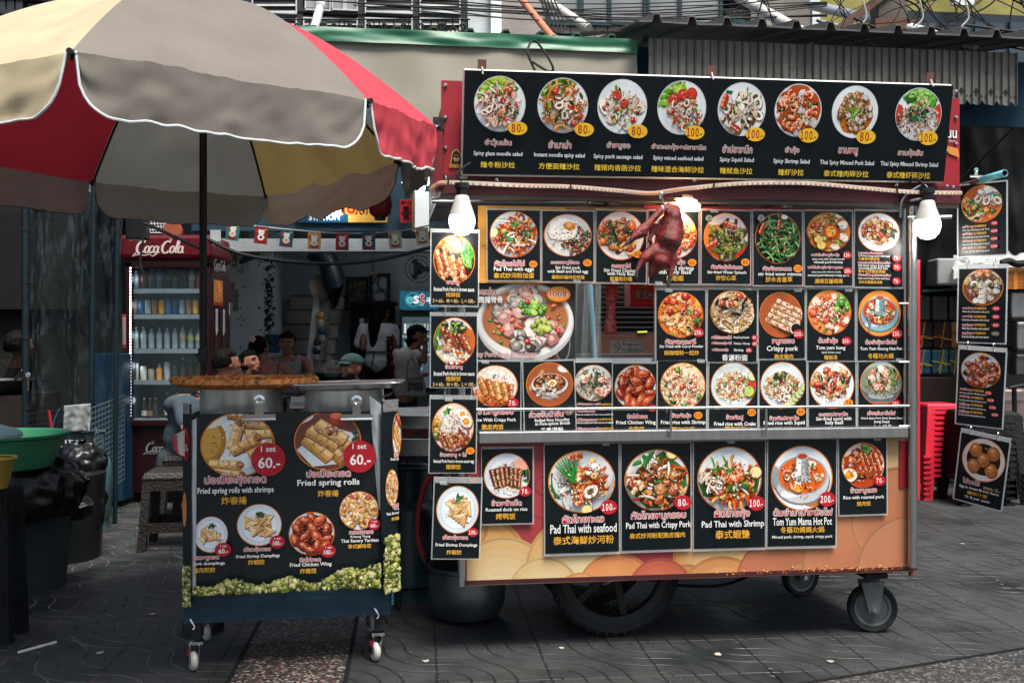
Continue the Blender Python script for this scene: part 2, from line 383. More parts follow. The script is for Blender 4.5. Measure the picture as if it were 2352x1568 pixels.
def dish0(f, k):
 plate='#dfe6e8';rim='#b7c2c6'
 def base(c=plate, wood=None):
  if wood:
   f.el(0, 0, .965, .965, wood, 40)
   for i in range(9):f.strip([(-.9, .8-i*.21), (.9, .86-i*.21)], .012, mul(wood, .7))
  else:f.el(0, 0, .965, .965, c, 40);f.el(0, -.02, .8, .8, mul(c, .86), 32);f.el(0, 0, .77, .77, mixc(c, '#ffffff', .35), 32);f.k=1 if k in('dumpling', 'egg5', 'goong', 'mamapot', 'wings')else 1.22
 if k=='glass':
  base();f.frill(26, -.15, .5, .6, .35, .17, LET);f.noodle(55, .02, -.1, .62, .58, .4, .025, WHT+PNK);f.bits(30, .02, -.1, .6, .55, .08, PNK+['#d2482e', '#f2e4d4']);f.ring(5, .0, -.25, .5, .35, .13);f.shrimp(4, .15, .1, .4, .4, .12);f.leaf(9, 0, -.1, .6, .5, .09, GRN);f.bits(8, .1, 0, .6, .5, .07, RED)
 elif k=='mama':
  base();f.frill(18, -.2, .55, .55, .28, .16, LET);f.noodle(80, .0, 0, .7, .65, .5, .024, ['#e59a4a', '#d97f35', '#f2bd7b', '#c2622a']);f.shrimp(4, 0, 0, .5, .5, .15);f.ring(4, .1, -.1, .6, .5, .15);f.bits(10, .1, 0, .6, .6, .1, RED+WHT);f.leaf(14, 0, 0, .7, .7, .11, GRN)
 elif k=='sausage':
  base();f.bits(26, 0, -.05, .6, .5, .17, ['#ecdccb', '#f5e9da', '#dcc2aa']);f.bits(12, 0, -.05, .6, .5, .08, RED+ORG);f.leaf(8, -.1, .0, .7, .6, .13, GRN);f.noodle(14, 0, 0, .6, .5, .4, .03, WHT);f.slice(.05, .1, .13, '#c62c1c', '#d94a32');f.slice(-.2, .35, .14, '#c62c1c', '#d94a32')
 elif k=='seafood':
  base();f.frill(30, -.45, .45, .5, .45, .17, ['#6fae2c', '#4d9020', '#9ac63e', '#2f6a1a']);f.bits(30, .15, -.15, .58, .5, .1, PNK+WHT);f.slice(.0, .4, .17, '#b5271b', '#cf3d2b');f.slice(-.3, .25, .17, '#b5271b', '#cf3d2b');f.slice(.3, .45, .17, '#b5271b', '#cf3d2b');f.shrimp(6, .05, -.1, .45, .4, .14);f.ring(6, .2, -.1, .5, .4, .13);f.noodle(16, 0, -.3, .6, .4, .3, .02, ['#d9542d', '#f2e4d4']);f.leaf(7, .1, -.2, .6, .4, .08, GRN)
 elif k=='squid':
  base();f.bits(18, 0, -.05, .7, .65, .12, PNK+GRN);f.leaf(20, 0, 0, .7, .7, .12, GRN);f.ring(12, 0, 0, .6, .65, .19, hole='#4f5a3a');f.bits(9, 0, -.1, .6, .6, .13, WHT);f.noodle(20, 0, -.3, .6, .5, .35, .028, WHT+['#78482c']);f.roll(-.62, .25, .2, .09, 1.3, '#d23a28');f.roll(-.2, -.55, .18, .07, 2.6, '#c62c1c')
 elif k=='shrimp':
  base();f.el(0, 0, .78, .78, '#b04a18', 26, 0, .08);f.bits(30, 0, 0, .7, .7, .07, RED+DRK+GRN);f.bits(14, 0, 0, .76, .72, .14, ['#e6dcd6', '#cfc3c0']);f.shrimp(14, 0, 0, .6, .62, .16)
 elif k=='larb':
  base();f.el(0, -.05, .62, .68, '#b8681f', 24, .2, .1);f.bits(85, .02, 0, .56, .62, .085, ['#c79a72', '#a87850', '#dcb893', '#8a5a3a']);f.leaf(12, 0, -.1, .5, .55, .09, GRN);f.bits(8, .1, 0, .5, .5, .1, ['#d8cfd0']);f.leaf(2, .02, .0, .12, .2, .2, ['#7cc23c'])
 elif k=='larbs':
  base();f.frill(30, .05, .62, .55, .32, .17, ['#74c043', '#4fa52c', '#a5dc66', '#2d7a20']);f.slice(-.75, .1, .2, '#b5271b', '#cf3d2b');f.slice(.75, .15, .2, '#b5271b', '#cf3d2b');f.slice(-.78, -.15, .18, '#b5271b', '#cf3d2b');f.slice(.78, -.12, .18, '#b5271b', '#cf3d2b');f.rice(240, 0, -.2, .74, .6, .055, ['#e6cdb8', '#a7623a', '#f2e4d8', '#5f3220', '#c98a60']);f.leaf(16, 0, .05, .42, .25, .13, ['#1f5a38', '#2d7a48', '#153f28'])
 elif k in('padthai', 'padegg', 'padshrimp', 'padpork', 'padsea'):
  base('#d6dde0')
  if k!='padegg':
   f.pl([(-.96, -.2), (-.4, .4), (.2, .9), (.9, .3), (.95, -.2), (.3, -.8), (-.3, -.9)]if k=='padpork' else[(-.95, -.1), (-.3, .25), (.95, .1), (.9, -.45), (.1, -.6), (-.8, -.5)], '#3c6b2c')
   for i in range(8):f.strip([(-.8+i*.2, -.5), (-.5+i*.2, .3)], .01, '#29521f')
  if k=='padsea':
   f.pl([(-.95, .3), (-.95, -.3), (.2, -.95), (.9, -.3), (.5, .2)], '#2f6b2a');f.el(.05, 0, .78, .68, '#d9dede', 26, -.3);f.noodle(60, -.1, -.1, .55, .42, .34, .022, ['#efe6d8', '#f8f2ea']);f.noodle(60, .15, 0, .48, .42, .35, .026, ORG);f.bits(14, .12, .2, .3, .5, .1, PNK+ORG);f.ring(1, .2, -.25, .01, .01, .2)
   for i in range(10):f.strip([(-.25+i*.01, .0), (-.85+i*.075, .55+i*.03)], .035, '#2e8b34' if i%2 else '#1e6a28')
   f.bits(40, -.2, .72, .18, .14, .05, ['#c0562e', '#e08a4a', '#8f3818']);f.shrimp(2, -.25, -.4, .25, .15, .14);f.strip([(.5, -.8), (.72, -.1), (.8, .25)], .035, '#9aa4a8');f.el(.82, .2, .09, .17, '#aab4b8', 12, -.3);f.slice(.1, -.72, .13, '#c8b85a', '#e6d98a')
  else:
   f.noodle(120, .05, -.08, .58, .45 if k!='padegg' else.6, .42, .03, ORG+['#d8672a', '#f2b878']);f.bits(26, .05, -.08, .5, .42, .09, ORG+BRN)
   f.noodle(10, 0, 0, .6, .5, .5, .022, WHT, 1.5);f.noodle(8, .1, .05, .5, .4, .3, .035, ['#2c7a34', '#3e9a44'], 1.2)
   if k=='padegg':f.slice(-.72, .05, .17, '#b9bb5a', '#e8e2a0');f.bits(18, -.62, -.3, .18, .2, .07, ['#8f2a12', '#b5401c'])
   if k=='padshrimp':f.shrimp(3, .02, .12, .16, .16, .24);f.slice(.62, .18, .15, '#c9b870', '#e8d9a4');f.noodle(16, -.65, .05, .28, .2, .35, .018, WHT);f.noodle(5, -.2, .35, .3, .1, .5, .02, ['#3f8a2c'], .4)
   if k=='padpork':f.bits(16, .1, .0, .5, .5, .13, BRN+['#b5522a']);f.slice(.35, .72, .15, '#b9a45a', '#e6d9a0');f.bits(20, -.6, -.1, .22, .2, .06, ['#e8c79a', '#b3472a']);f.noodle(12, -.3, .6, .3, .15, .3, .02, WHT);f.noodle(6, -.4, .6, .25, .15, .4, .04, ['#2c7a34'], .4)
   if k=='padthai':f.shrimp(3, 0, 0, .3, .3, .16)
 elif k=='basilegg':
  base('#d4d0cd');f.rice(60, -.35, -.3, .4, .35, .06, WHT);f.bits(90, .32, -.2, .5, .55, .075, ['#8f3f1c', '#6b2a12', '#b5602a', '#3f1a0c', '#2f4a20']);f.el(-.18, .22, .52, .42, '#f6efe4', 20, .2, .09);f.el(-.2, .24, .4, .3, '#fffaf2', 16, .2, .1);f.el(.05, .35, .22, .17, '#e8963a', 14, -.3);f.el(.02, .4, .12, .08, '#f5bd6a', 10)
 elif k in('basilchk', 'basilshr'):
  base('#dcd2cc');f.bits(70, -.1 if k=='basilchk' else.1, .05, .66, .5, .12, ORG+BRN);f.leaf(14, -.2, .15, .5, .4, .17, ['#26452a', '#1a3020', '#3b6a34']);f.bits(12, .2, -.3, .4, .3, .13, ORG+RED)
  if k=='basilshr':f.shrimp(6, .2, -.1, .5, .4, .17)
 elif k=='spinach':
  base('#d8d2d0');f.el(-.4, -.2, .55, .6, '#d9782e', 20, 0, .1);f.noodle(70, .1, -.1, .65, .55, .5, .045, ['#7a8a3a', '#5c6a2a', '#99a352', '#3b4520', '#4a2c18'], 1.5);f.roll(.1, .42, .25, .08, -.3, '#c5281e');f.roll(-.55, -.25, .2, .09, .5, '#c5281e');f.pl([(.3, -.6), (.8, -.3), (.75, -.6), (.4, -.85)], '#c01f1a')
 elif k=='mimosa':
  f.el(0, 0, .965, .965, '#15241a', 36);f.noodle(90, 0, 0, .85, .85, .7, .03, ['#2f6a34', '#468a42', '#1f4a28', '#6fa055', '#8fb070'], 1.6);f.leaf(26, 0, -.1, .8, .8, .09, GRN);f.roll(.0, .55, .2, .06, 1.4, '#c5281e');f.roll(-.75, .4, .22, .07, 1.1, '#c5281e');f.el(.25, .85, .15, .1, '#e6e2d2', 10)
 elif k=='noodsoup':
  base('#c9a26a');f.el(0, 0, .9, .88, '#d97a26', 30);f.noodle(40, -.25, .35, .55, .45, .6, .03, ['#efab5a', '#d98434', '#f6c98a']);f.bits(24, 0, 0, .8, .8, .09, ORG+GRN);f.el(.05, .02, .22, .22, '#ea9a2a', 16);f.el(.05, .02, .3, .3, '#c23a18', 16);f.el(.05, .02, .2, .22, '#f0a838', 16)
  for x, y in((.4, .75), (.5, .3), (.55, -.2), (.2, -.62)):f.chunk(x, y, .2, '#e6d4c4');
  f.slice(-.4, -.3, .17, '#c9b040', '#e0c870');f.slice(-.3, -.55, .17, '#c9b040', '#e0c870')
 elif k in('crispbasil', 'squidbasil'):
  base();f.rice(70, 0, -.5, .7, .4, .07, WHT);f.bits(46, 0, .12, .68, .48, .13, ['#c9823e', '#a3451e', '#e0a560', '#f0d0a0', '#8f2c16']if k=='crispbasil' else['#e8c79a', '#f5e4cc', '#d09a5a', '#c04a2a']);f.leaf(10, .1, .1, .6, .4, .16, ['#1f3a2a', '#2f5a34']);f.bits(6, 0, .2, .6, .4, .1, RED)
 elif k=='curry':
  base('#e2d6cc');f.el(0, 0, .9, .85, '#d9701e', 26, 0, .06);f.bits(60, 0, .1, .8, .75, .15, ['#ef9a38', '#f5c27a', '#e07a24', '#c9481a', '#f7dcae']);f.bits(10, 0, .2, .7, .6, .14, RED);f.shrimp(4, -.05, -.15, .4, .35, .18, '#f6c878', '#e89a3a');f.leaf(6, .4, -.2, .5, .5, .16, ['#24351f', '#5f8a3a']);f.roll(-.2, -.78, .25, .06, -.35, '#4c8a3c')
 elif k=='hknoodle':
  base('#e8c9a4');f.noodle(150, 0, -.1, .85, .85, .7, .022, ['#f3d9ae', '#f9ebcf', '#e3b878', '#d29a5a'], 5);f.leaf(9, 0, .35, .75, .5, .2, ['#1b2224', '#2c2a26']);f.bits(8, .1, .5, .7, .4, .12, ['#c0401e', '#e8a05a'])
 elif k=='crispy':
  base(wood='#a8562a')
  for i in range(4):
   f.slab(5, -.55+i*.32, -.35-i*.14+.1, .13, .2, .17, .1, -.45, ['#ecc3a0', '#e0a77c', '#f2d6bd'], '#b5602e')
  f.el(.68, -.62, .3, .28, '#cfc4bb', 16);f.el(.68, -.6, .24, .22, '#1a100d', 16)
 elif k=='tomyum':
  base('#e9a05c');f.el(0, 0, .92, .88, '#e08a48', 26);f.bits(40, 0, 0, .75, .7, .13, ['#f6cdb4', '#e86a3a', '#f9e6d8', '#cf3f22']);f.shrimp(7, -.1, .0, .5, .55, .2, '#f8d8c8', '#e8603a');f.bits(18, .5, .35, .35, .5, .12, ['#5aa53c', '#3d7f2a', '#86c458']);f.leaf(9, -.2, -.3, .7, .55, .12, GRN)
 elif k=='goong':
  base('#e0903c');f.hotpot('#86aeb5', '#c8401a');f.strip([(-.6, -.1), (-.45, -.5), (-.5, -.8)], .05, '#6a868e')
 elif k=='mamapot':
  base('#dde2e4');f.el(.4, -.55, .5, .35, '#b0703a', 18);f.hotpot('#c3c5c6', '#e0661c');f.el(-.15, -.32, .15, .13, '#f0a030', 14);f.el(-.85, .05, .1, .35, '#8e999d', 12)
 elif k=='shrimprice':
  base('#e0c9a0');f.rice(260, 0, 0, .9, .9, .07, ['#f2dcb4', '#e9b878', '#f9eedc', '#d0863e']);f.shrimp(5, 0, .15, .6, .6, .24, '#f6d9c0', '#ec8a4a');f.bits(12, 0, 0, .7, .7, .09, RED+GRN);f.strip([(-.85, .1), (-.6, .7)], .06, '#7fae4a')
 elif k in('crabrice', 'squidrice'):
  base('#d3dcde');f.el(-.02, -.02, .66, .48, '#c9a878', 20, 0, .08);f.rice(260, -.02, .0, .66, .5, .06, ['#f4e4c6', '#e8cfa0', '#fdf6e6', '#cf9a62']);f.bits(12, 0, 0, .55, .4, .07, ['#d9603a', '#f6ecdc', '#5d8a3a'])
  if k=='crabrice':f.slice(.7, .1, .17, '#b5271b', '#cf3d2b');f.slice(.55, -.18, .2, '#7f9a2c', '#c6d472');f.slice(.68, .35, .17, '#9ab070', '#d9e2b8')
  else:
   f.leaf(16, -.05, .3, .22, .2, .1, ['#24452a', '#35602e']);f.ring(5, -.1, -.25, .4, .3, .14)
   for i in range(5):f.slice(.35+i*.11, -.55+i*.12, .14, '#6c8a3a', '#c9d49a')
   f.slice(.15, -.72, .17, '#b8b060', '#dcd69a')
 elif k=='bonesoup':
  base('#9fbcc0');f.el(0, -.1, .9, .72, '#59666a', 28);f.el(0, -.45, .5, .12, '#a3adb0', 16);f.el(0, .1, .86, .58, '#8f9a8c', 28);f.el(0, .1, .8, .52, '#7e8a72', 28);f.bits(40, 0, .22, .4, .42, .13, ['#d9b8a4', '#efdccc', '#b5745a']);f.leaf(20, .1, .2, .65, .42, .1, GRN);f.pl([(-.4, -.68), (.4, -.68), (.35, -.95), (-.35, -.95)], '#c9603a');f.roll(.62, .25, .12, .03, 1.2, '#e07a2a')
 elif k in('hock1', 'hock2', 'hockegg', 'crisprice', 'duckrice', 'redpork'):
  base('#d9cdc6' if k!='duckrice' else '#cfdbe4')
  if k=='hock1':
   f.el(0, 0, .96, .96, '#2a1712', 30);f.frill(24, -.1, .62, .6, .3, .15, ['#b08a3c', '#8a642a', '#d0a95a']);f.leaf(22, .6, .35, .32, .5, .22, ['#3f9a35', '#2a7428', '#62bf4e'])
   for i in range(4):f.roll(-.62+i*.3, -.05-i*.1, .38, .15, -1.2, ['#c8642e', '#a84a1c', '#d97f45', '#b85a2a'][i])
   f.bits(14, -.1, -.5, .6, .2, .12, ['#8a3a18', '#c2652f', '#e6a070'])
  elif k=='hock2':
   f.el(.4, -.1, .55, .6, '#c0622a', 20);f.rice(130, .1, -.4, .55, .42, .07, WHT);f.frill(14, -.1, .5, .5, .15, .14, ['#2b3a22', '#1c2a1a']);f.leaf(14, -.7, .1, .18, .6, .2, ['#4f9a30', '#357a24', '#8cc04a']);f.el(-.6, -.65, .15, .25, '#a9c45a', 12, .5)
   for i in range(6):f.roll(-.35+i*.16, .2-i*.05, .3, .1, -1.0, ['#8f3a22', '#7a2a18', '#a84f30'][i%3])
   f.leaf(7, .0, .45, .14, .12, .13, GRN);f.bits(10, -.3, -.15, .25, .2, .1, ['#c98a70', '#e0b49a'])
   for i in range(3):f.roll(-.25+i*.24, -.82, .14, .05, 1.5, '#c01f1a')
  elif k=='hockegg':
   f.rice(150, -.1, .4, .42, .4, .06, WHT);f.leaf(5, -.22, .5, .1, .1, .12, GRN);f.egg(.35, .45, .2);f.egg(.5, .2, .24, -.6);f.frill(14, -.7, -.05, .2, .4, .13, ['#3c4a22', '#c98a24', '#5c6a2a', '#e0a030'])
   for i in range(7):f.roll(-.42+i*.17, -.38-.04*(i%3), .28, .085, -1.1+i*.07, ['#a8523a', '#8a3a26', '#bf6a4a'][i%3])
   f.noodle(20, .45, -.4, .35, .3, .3, .03, ['#9a4a32', '#b5664a'], 1)
  elif k=='crisprice':
   f.rice(150, 0, .2, .75, .6, .08, WHT);f.bits(20, -.2, -.4, .6, .3, .16, ['#c2541a', '#e0782a'])
   for i in range(5):f.roll(-.45+i*.26, .0-i*.07, .36, .11, -1.25-i*.05, ['#d07a2c', '#b85a1a', '#e09a4a'][i%3])
  elif k=='duckrice':
   f.rice(140, .05, -.35, .6, .3, .07, WHT);f.leaf(7, .7, .05, .15, .25, .2, ['#23402a', '#35602e']);f.el(.5, .4, .3, .2, '#e8a890', 14, 0, .2)
   for i in range(7):f.roll(-.48+i*.15, .02-abs(i-3)*.04, .34, .075, -1.3-i*.06, ['#7a2a16', '#5a1c10', '#96402a'][i%3])
  else:
   f.frill(10, -.7, .3, .2, .4, .14, ['#9aac6a', '#7f965a']);f.el(0, -.1, .8, .7, '#b03c14', 24, 0, .08);f.bits(28, .1, .15, .6, .6, .2, ['#b8421a', '#d0602a', '#8f2c10']);f.rice(20, .75, -.2, .2, .25, .07, WHT)
   for i in range(4):f.roll(.0+i*.18, .1, .36, .12, -1.2, ['#c24a1c', '#a83a14'][i%2])
   f.leaf(8, .2, .55, .2, .15, .14, GRN);f.egg(-.55, -.35, .3)
 elif k=='rollnood':
  base(wood='#9a5230');f.pl([(-.9, -.1), (-.3, .7), (-.2, .6), (-.85, -.3)], '#c08a58');f.el(.65, .72, .3, .2, '#d9d4cf', 14);f.el(0, -.35, .35, .35, '#8f8a85', 18);f.pl([(-.3, -.35), (.3, -.35), (.36, -.62), (-.36, -.62)], '#a8a39e');f.el(0, -.05, .78, .5, '#55504c', 28);f.el(0, .0, .78, .5, '#cbc8c4', 28);f.el(0, .06, .7, .42, '#6b2a14', 26);f.bits(34, 0, .1, .6, .34, .13, BRN);f.noodle(10, -.1, -.2, .4, .08, .5, .06, ['#efe4d6'], 1);f.egg(.1, .05, .2, .3);f.leaf(4, -.2, .12, .1, .1, .08, GRN)
 elif k=='mimosaN':
  base('#c6d2d4');f.noodle(80, 0, -.1, .8, .75, .5, .022, ['#e6d2b4', '#c9a882', '#f0e6d6', '#8a8a52']);f.leaf(24, -.2, .2, .7, .5, .14, ['#24402a', '#35553a', '#4f7a3a']);f.shrimp(8, .05, -.1, .6, .6, .2, '#fbe4d6', '#ec7a52')
 elif k=='wings':
  base('#b9d0d6');f.el(0, 0, .86, .84, '#4a140c', 26, 0, .06)
  for x, y in((0, .72), (-.5, .5), (.5, .45), (-.05, .05), (-.3, .62), (.35, .62), (-.62, .25), (.02, .3), (.68, .2), (-.72, -.25), (-.3, -.15), (.2, -.1), (.7, -.25), (-.35, -.55), (.25, -.55), (-.05, -.75), (.6, -.6)):
   t=f.g.uniform(0, 3);c=f.g.choice(['#a8341a', '#8f2412', '#c04a28']);f.el(x+.03, y-.05, .33, .21, '#300c06', 11, t, .12);f.el(x, y, .31, .19, c, 11, t, .14);f.el(x+.03, y-.06, .2, .08, mul(c, .6), 9, t, .2);f.el(x-.04, y+.05, .2, .09, mixc(c, '#f09a68', .55), 9, t, .25);f.bits(3, x, y, .2, .1, .035, [mul(c, 1.4)]);f.el(x-.06, y+.08, .05, .02, '#ffe6d2', 7, t)
 elif k=='dumpling':
  base('#cbdae2');f.tri(11, 0, -.05, .52, .5, .38);f.leaf(7, .02, .45, .2, .16, .16, ['#3f6a3a', '#2a4a2a', '#5c8a4a'])
 elif k=='egg5':
  base('#e2ddd6');f.el(0, .02, .78, .74, '#2a1c14', 28)
  for x, y in((-.4, .4), (.42, .38), (-.42, -.35), (.4, -.4), (0, 0)):f.el(x+.02, y-.03, .3, .34, '#4a2410', 18);f.el(x, y, .29, .33, '#b56a34', 18);f.el(x-.04, y+.08, .17, .18, '#d08a4c', 14);f.el(x-.06, y+.13, .07, .06, '#f2c89a', 10)
 elif k=='suki':
  base('#c9d4d0');f.el(0, 0, .9, .9, '#c2622e', 26);f.bits(40, 0, 0, .8, .8, .13, ORG+PNK+GRN);f.ring(5, .1, -.1, .6, .55, .2, '#cfe2e2', '#b5522a');f.bits(6, .2, .6, .5, .25, .2, ['#dfe6e6']);f.leaf(8, -.4, -.3, .4, .5, .15, GRN)
 elif k=='gravy':
  base('#b7c8cc');f.el(0, -.1, .85, .8, '#7a4630', 26);f.bits(46, 0, .1, .75, .75, .14, ['#e6e6e2', '#c7cac8', '#24322c', '#33443a', '#b8a45a']);f.bits(6, 0, .7, .3, .2, .12, ['#e0906a']);f.roll(0, -.4, .3, .16, 1.5, '#dfe0de')
 elif k=='blacknood':
  base('#a9c8d2');f.bits(50, .02, .0, .6, .68, .17, ['#c2603a', '#9a3c22', '#e09a72', '#7a2a18']);f.leaf(8, 0, .1, .5, .6, .13, ['#2a3a22', '#4f7a3a'])
 elif k=='rolls1':
  base('#c6d2d6');f.el(-.7, .1, .45, .6, '#b0782c', 22);f.el(-.72, .15, .36, .5, '#c99a45', 18);f.el(-.6, .55, .3, .12, '#d9d6c8', 14, .2)
  for x, y, t in((.1, .75, -.2), (.35, .55, -.1), (-.05, .25, 1.3), (.5, .3, .1), (.15, .0, .5), (.55, -.1, .5), (-.3, -.5, -.05), (-.25, -.75, -.1)):f.roll(x, y, .34, .12, t, f.g.choice(['#dfa45a', '#d0904a', '#e8b878']), ['#8a2c1a', '#b5522f'])
 elif k=='rolls2':
  base(wood='#6e3f34');f.pl([(-.95, -.3), (-.1, .55), (.9, .2), (.7, -.9), (-.5, -.95)], '#d3dade');f.el(.35, .75, .3, .24, '#a8322c', 18);f.el(.35, .84, .28, .12, '#d66a58', 16);f.el(-.7, .75, .3, .12, '#c9d2d8', 14, .4)
  for x, y, t, c in((.35, -.05, -.6, '#d49a50'), (.25, -.45, -.9, '#c98a42'), (-.3, -.25, -.75, '#d8a055'), (-.15, .1, -.6, '#dba55c'), (.1, .3, -.6, '#e0b068')):f.roll(x, y, .5, .2, t, c)
  f.el(.12, .32, .24, .2, '#e6bd80', 16, -.4);f.bits(24, .12, .32, .17, .14, .07, ['#7a3a22', '#f0e2cc', '#a85a3a', '#c98a5a']);f.leaf(6, .85, .25, .1, .3, .12, ['#3c5248'])
 elif k=='tartlets':
  base('#c9d6dc')
  for x, y in((-.3, .62), (.32, .62), (-.65, .12), (0, .12), (.62, .1), (-.35, -.4), (.3, -.45), (.02, -.15)):
   for q in range(6):f.chunk(x+math.cos(q)*.2, y+math.sin(q)*.18, .14, '#d9a45a', .9)
   f.bits(9, x, y, .15, .13, .08, ['#c96a5a', '#f0d08a', '#a8483a', '#f5e6c8'])
 elif k=='stew':
  pass
def clip_poly(pts, b):
 x0, y0, x1, y1=b
 for ax, lim, sg in((0, x0, 1), (0, x1, -1), (1, y0, 1), (1, y1, -1)):
  out=[]
  for i in range(len(pts)):
   p, q=pts[i-1], pts[i];a=(p[ax]-lim)*sg;c=(q[ax]-lim)*sg
   if(a>=0)!=(c>=0):t=a/(a-c);out.append((p[0]+(q[0]-p[0])*t, p[1]+(q[1]-p[1])*t))
   if c>=0:out.append(q)
  pts=out
  if len(pts)<3:return[]
 return pts
Sheet.clip=None
def _poly(s, mb, pts, col):
 s.h+=1.2e-5
 if s.clip:pts=clip_poly(list(pts), s.clip)
 if len(pts)>2:mb.face([s.w(x, y)for x, y in reversed(pts)], col)
Sheet.poly=_poly
_text0=Sheet.text
def _text(s, mb, *a, **k):
 n=len(mb.f);_text0(s, mb, *a, **k)
 if s.clip:
  x0, y0, x1, y1=s.clip
  def inside(i):
   d=mb.v[i]-s.o;x=s.px+d.dot(s.u)/s.s;y=s.py-d.dot(s.v)/s.s;return x0<=x<=x1 and y0<=y<=y1
  keep=[j for j in range(n, len(mb.f))if all(inside(i)for i in mb.f[j])]
  mb.f=mb.f[:n]+[mb.f[j]for j in keep];mb.c=mb.c[:n]+[mb.c[j]for j in keep]
Sheet.text=_text
RE, GO, WH='#b3202c', '#d8a23a', '#e4e4e0'
def put(sh, mb, t):
 k, s, x, y, wd=t[:5];ht=t[5]if len(t)>5 else None
 if k=='T':sh.text(mb, s, x, y, wd, ht, RE, '#ece6e2', .02, .075)
 elif k=='E':sh.text(mb, s, x, y, wd, ht, WH, None, .026)
 elif k=='C':sh.text(mb, s, x, y, wd, ht, GO, None, .02)
 elif k=='W':sh.text(mb, s, x, y, wd, ht, WH, None, .012)
 elif k=='P':sh.text(mb, s, x, y, wd, ht, '#d9b077', None, .02)
def price(sh, x, y, r, s, style, parent):
 mb=MB();sh.h+=6e-4
 bgc, fg={'r':('#b3202c', WH), 'o':('#e0892c', '#8f2a1a'), 'y':('#e8b931', '#9f1f1a'), 'd':('#6f6158', '#b9a8a0')}[style]
 sh.disc(mb, x, y, r*(1.35 if style=='y' else 1.12), r*.92, bgc)
 dg=s.rstrip('.-');w_=r*(2.2 if style=='y' else 1.75)*min(1, (len(dg)+1.2)/4.2);h_=r*(1.1 if style=='y' else.85);tail=dg!=s
 sh.text(mb, ''.join(chr(ord(h)+0xfee0)for h in dg), x-(w_*.13 if tail else 0), y, w_*(.74 if tail else.9), h_, fg, None, .05)
 if tail:sh.text(mb, '.-', x+w_*.38, y+h_*.28, w_*.2, None, fg, None, .04)
 mb.build('price_badge', PRINT, parent)
def card(pl, x0, y0, x1, y1, off, food, circ, texts, badges, label, group, roll=0, yaw=0, clear=(3, 4, 3, 4), name='menu_card', vegan=None, mat_=None, clip=False, sh=None, holes=False):
 g=random.Random(label);sh=sh or sheet_on(pl, x0, y0, x1, y1, off+g.uniform(0, .004), roll or g.uniform(-.55, .55), yaw)
 t=thing(name, sh.o, label, 'menu card', group)
 mb=MB();cx, cy=(x0+x1)/2, (y0+y1)/2
 mb.box(sh.o-sh.n*.001, ((x1-x0)*sh.s, (y1-y0)*sh.s, .003), '#0c1519', sh.u, sh.v, sh.n)
 mb.build('backing', mat_ or PRINT, t)
 if clear:
  l, tp, r, b=clear;mb=MB()
  for a, c, d, e in((x0-l, y0-tp, x1+r, y0), (x0-l, y1, x1+r, y1+b), (x0-l, y0, x0, y1), (x1, y0, x1+r, y1)):
   if c-e and a-d:mb.box(sh.w((a+d)/2, (c+e)/2, -.001), ((d-a)*sh.s, (e-c)*sh.s, .0015), '#ccc', sh.u, sh.v, sh.n)
  mb.build('laminate_border', CLEAR, t)
 if g.random()<.6:
  mb=MB();x, y=g.uniform(x0+10, x1-10), y0 if g.random()<.7 else y1;mb.prism([sh.w(x-9, y-4, .0032), sh.w(x-8, y+4, .0032), sh.w(x+9, y+4.6, .0032), sh.w(x+8, y-3.4, .0032)], sh.n*.0005, '#ccc');mb.build('clear_tape', CLEAR, t)
 if clip:sh.clip=(x0, y0, x1, y1)
 if food:
  mb=MB();x, y, rx, ry=circ
  sh.disc(mb, x, y, rx, ry, '#d9861f', 40);sh.disc(mb, x+.3, y+.6, rx*.985, ry*.985, '#c9501a', 40)
  dish(Food(sh, mb, x, y, rx, ry, label), food);mb.build('food_photo', mat_ or PRINT, t)
 if vegan:
  mb=MB();sh.disc(mb, vegan[0], vegan[1], 8, 8, '#9a9c92', 18);sh.poly(mb, [(vegan[0]-7, vegan[1]+3), (vegan[0]+7, vegan[1]+3), (vegan[0]+4, vegan[1]+7), (vegan[0]-4, vegan[1]+7)], '#2b3a2a')
  sh.text(mb, 'VEGAN', vegan[0], vegan[1]+4.6, 9, 2.4, '#aaa');sh.poly(mb, [(vegan[0]-5, vegan[1]-2), (vegan[0], vegan[1]+1), (vegan[0]+5, vegan[1]-4), (vegan[0]+1, vegan[1]-3)], '#35573a');mb.build('vegan_mark', PRINT, t)
 sh.h+=4e-4;mb=MB()
 for q in texts:put(sh, mb, q)
 if texts:mb.build('lettering', PRINT, t)
 for x, y, r, s, st in badges:price(sh, x, y, r, s, st, t)
 if holes:
  for hx in(x0+(x1-x0)*.3, x0+(x1-x0)*.72):
   mb=MB();c=sh.w(hx, y0-8, .004);mb.tube([c+sh.n*(math.cos(a)*.014)+sh.v*(math.sin(a)*.022)for a in[k*math.pi/7 for k in range(14)]], .0012, '#999', 6, closed=True);mb.build('hanging_ring', CHROME, t, smooth=True)
 return t
CL, CR=(-.185, 4.06), (1.755, 4.32)
CP=Plane(CL, CR)
def cq(x, y, off=0):return CP.at(x, y, off)
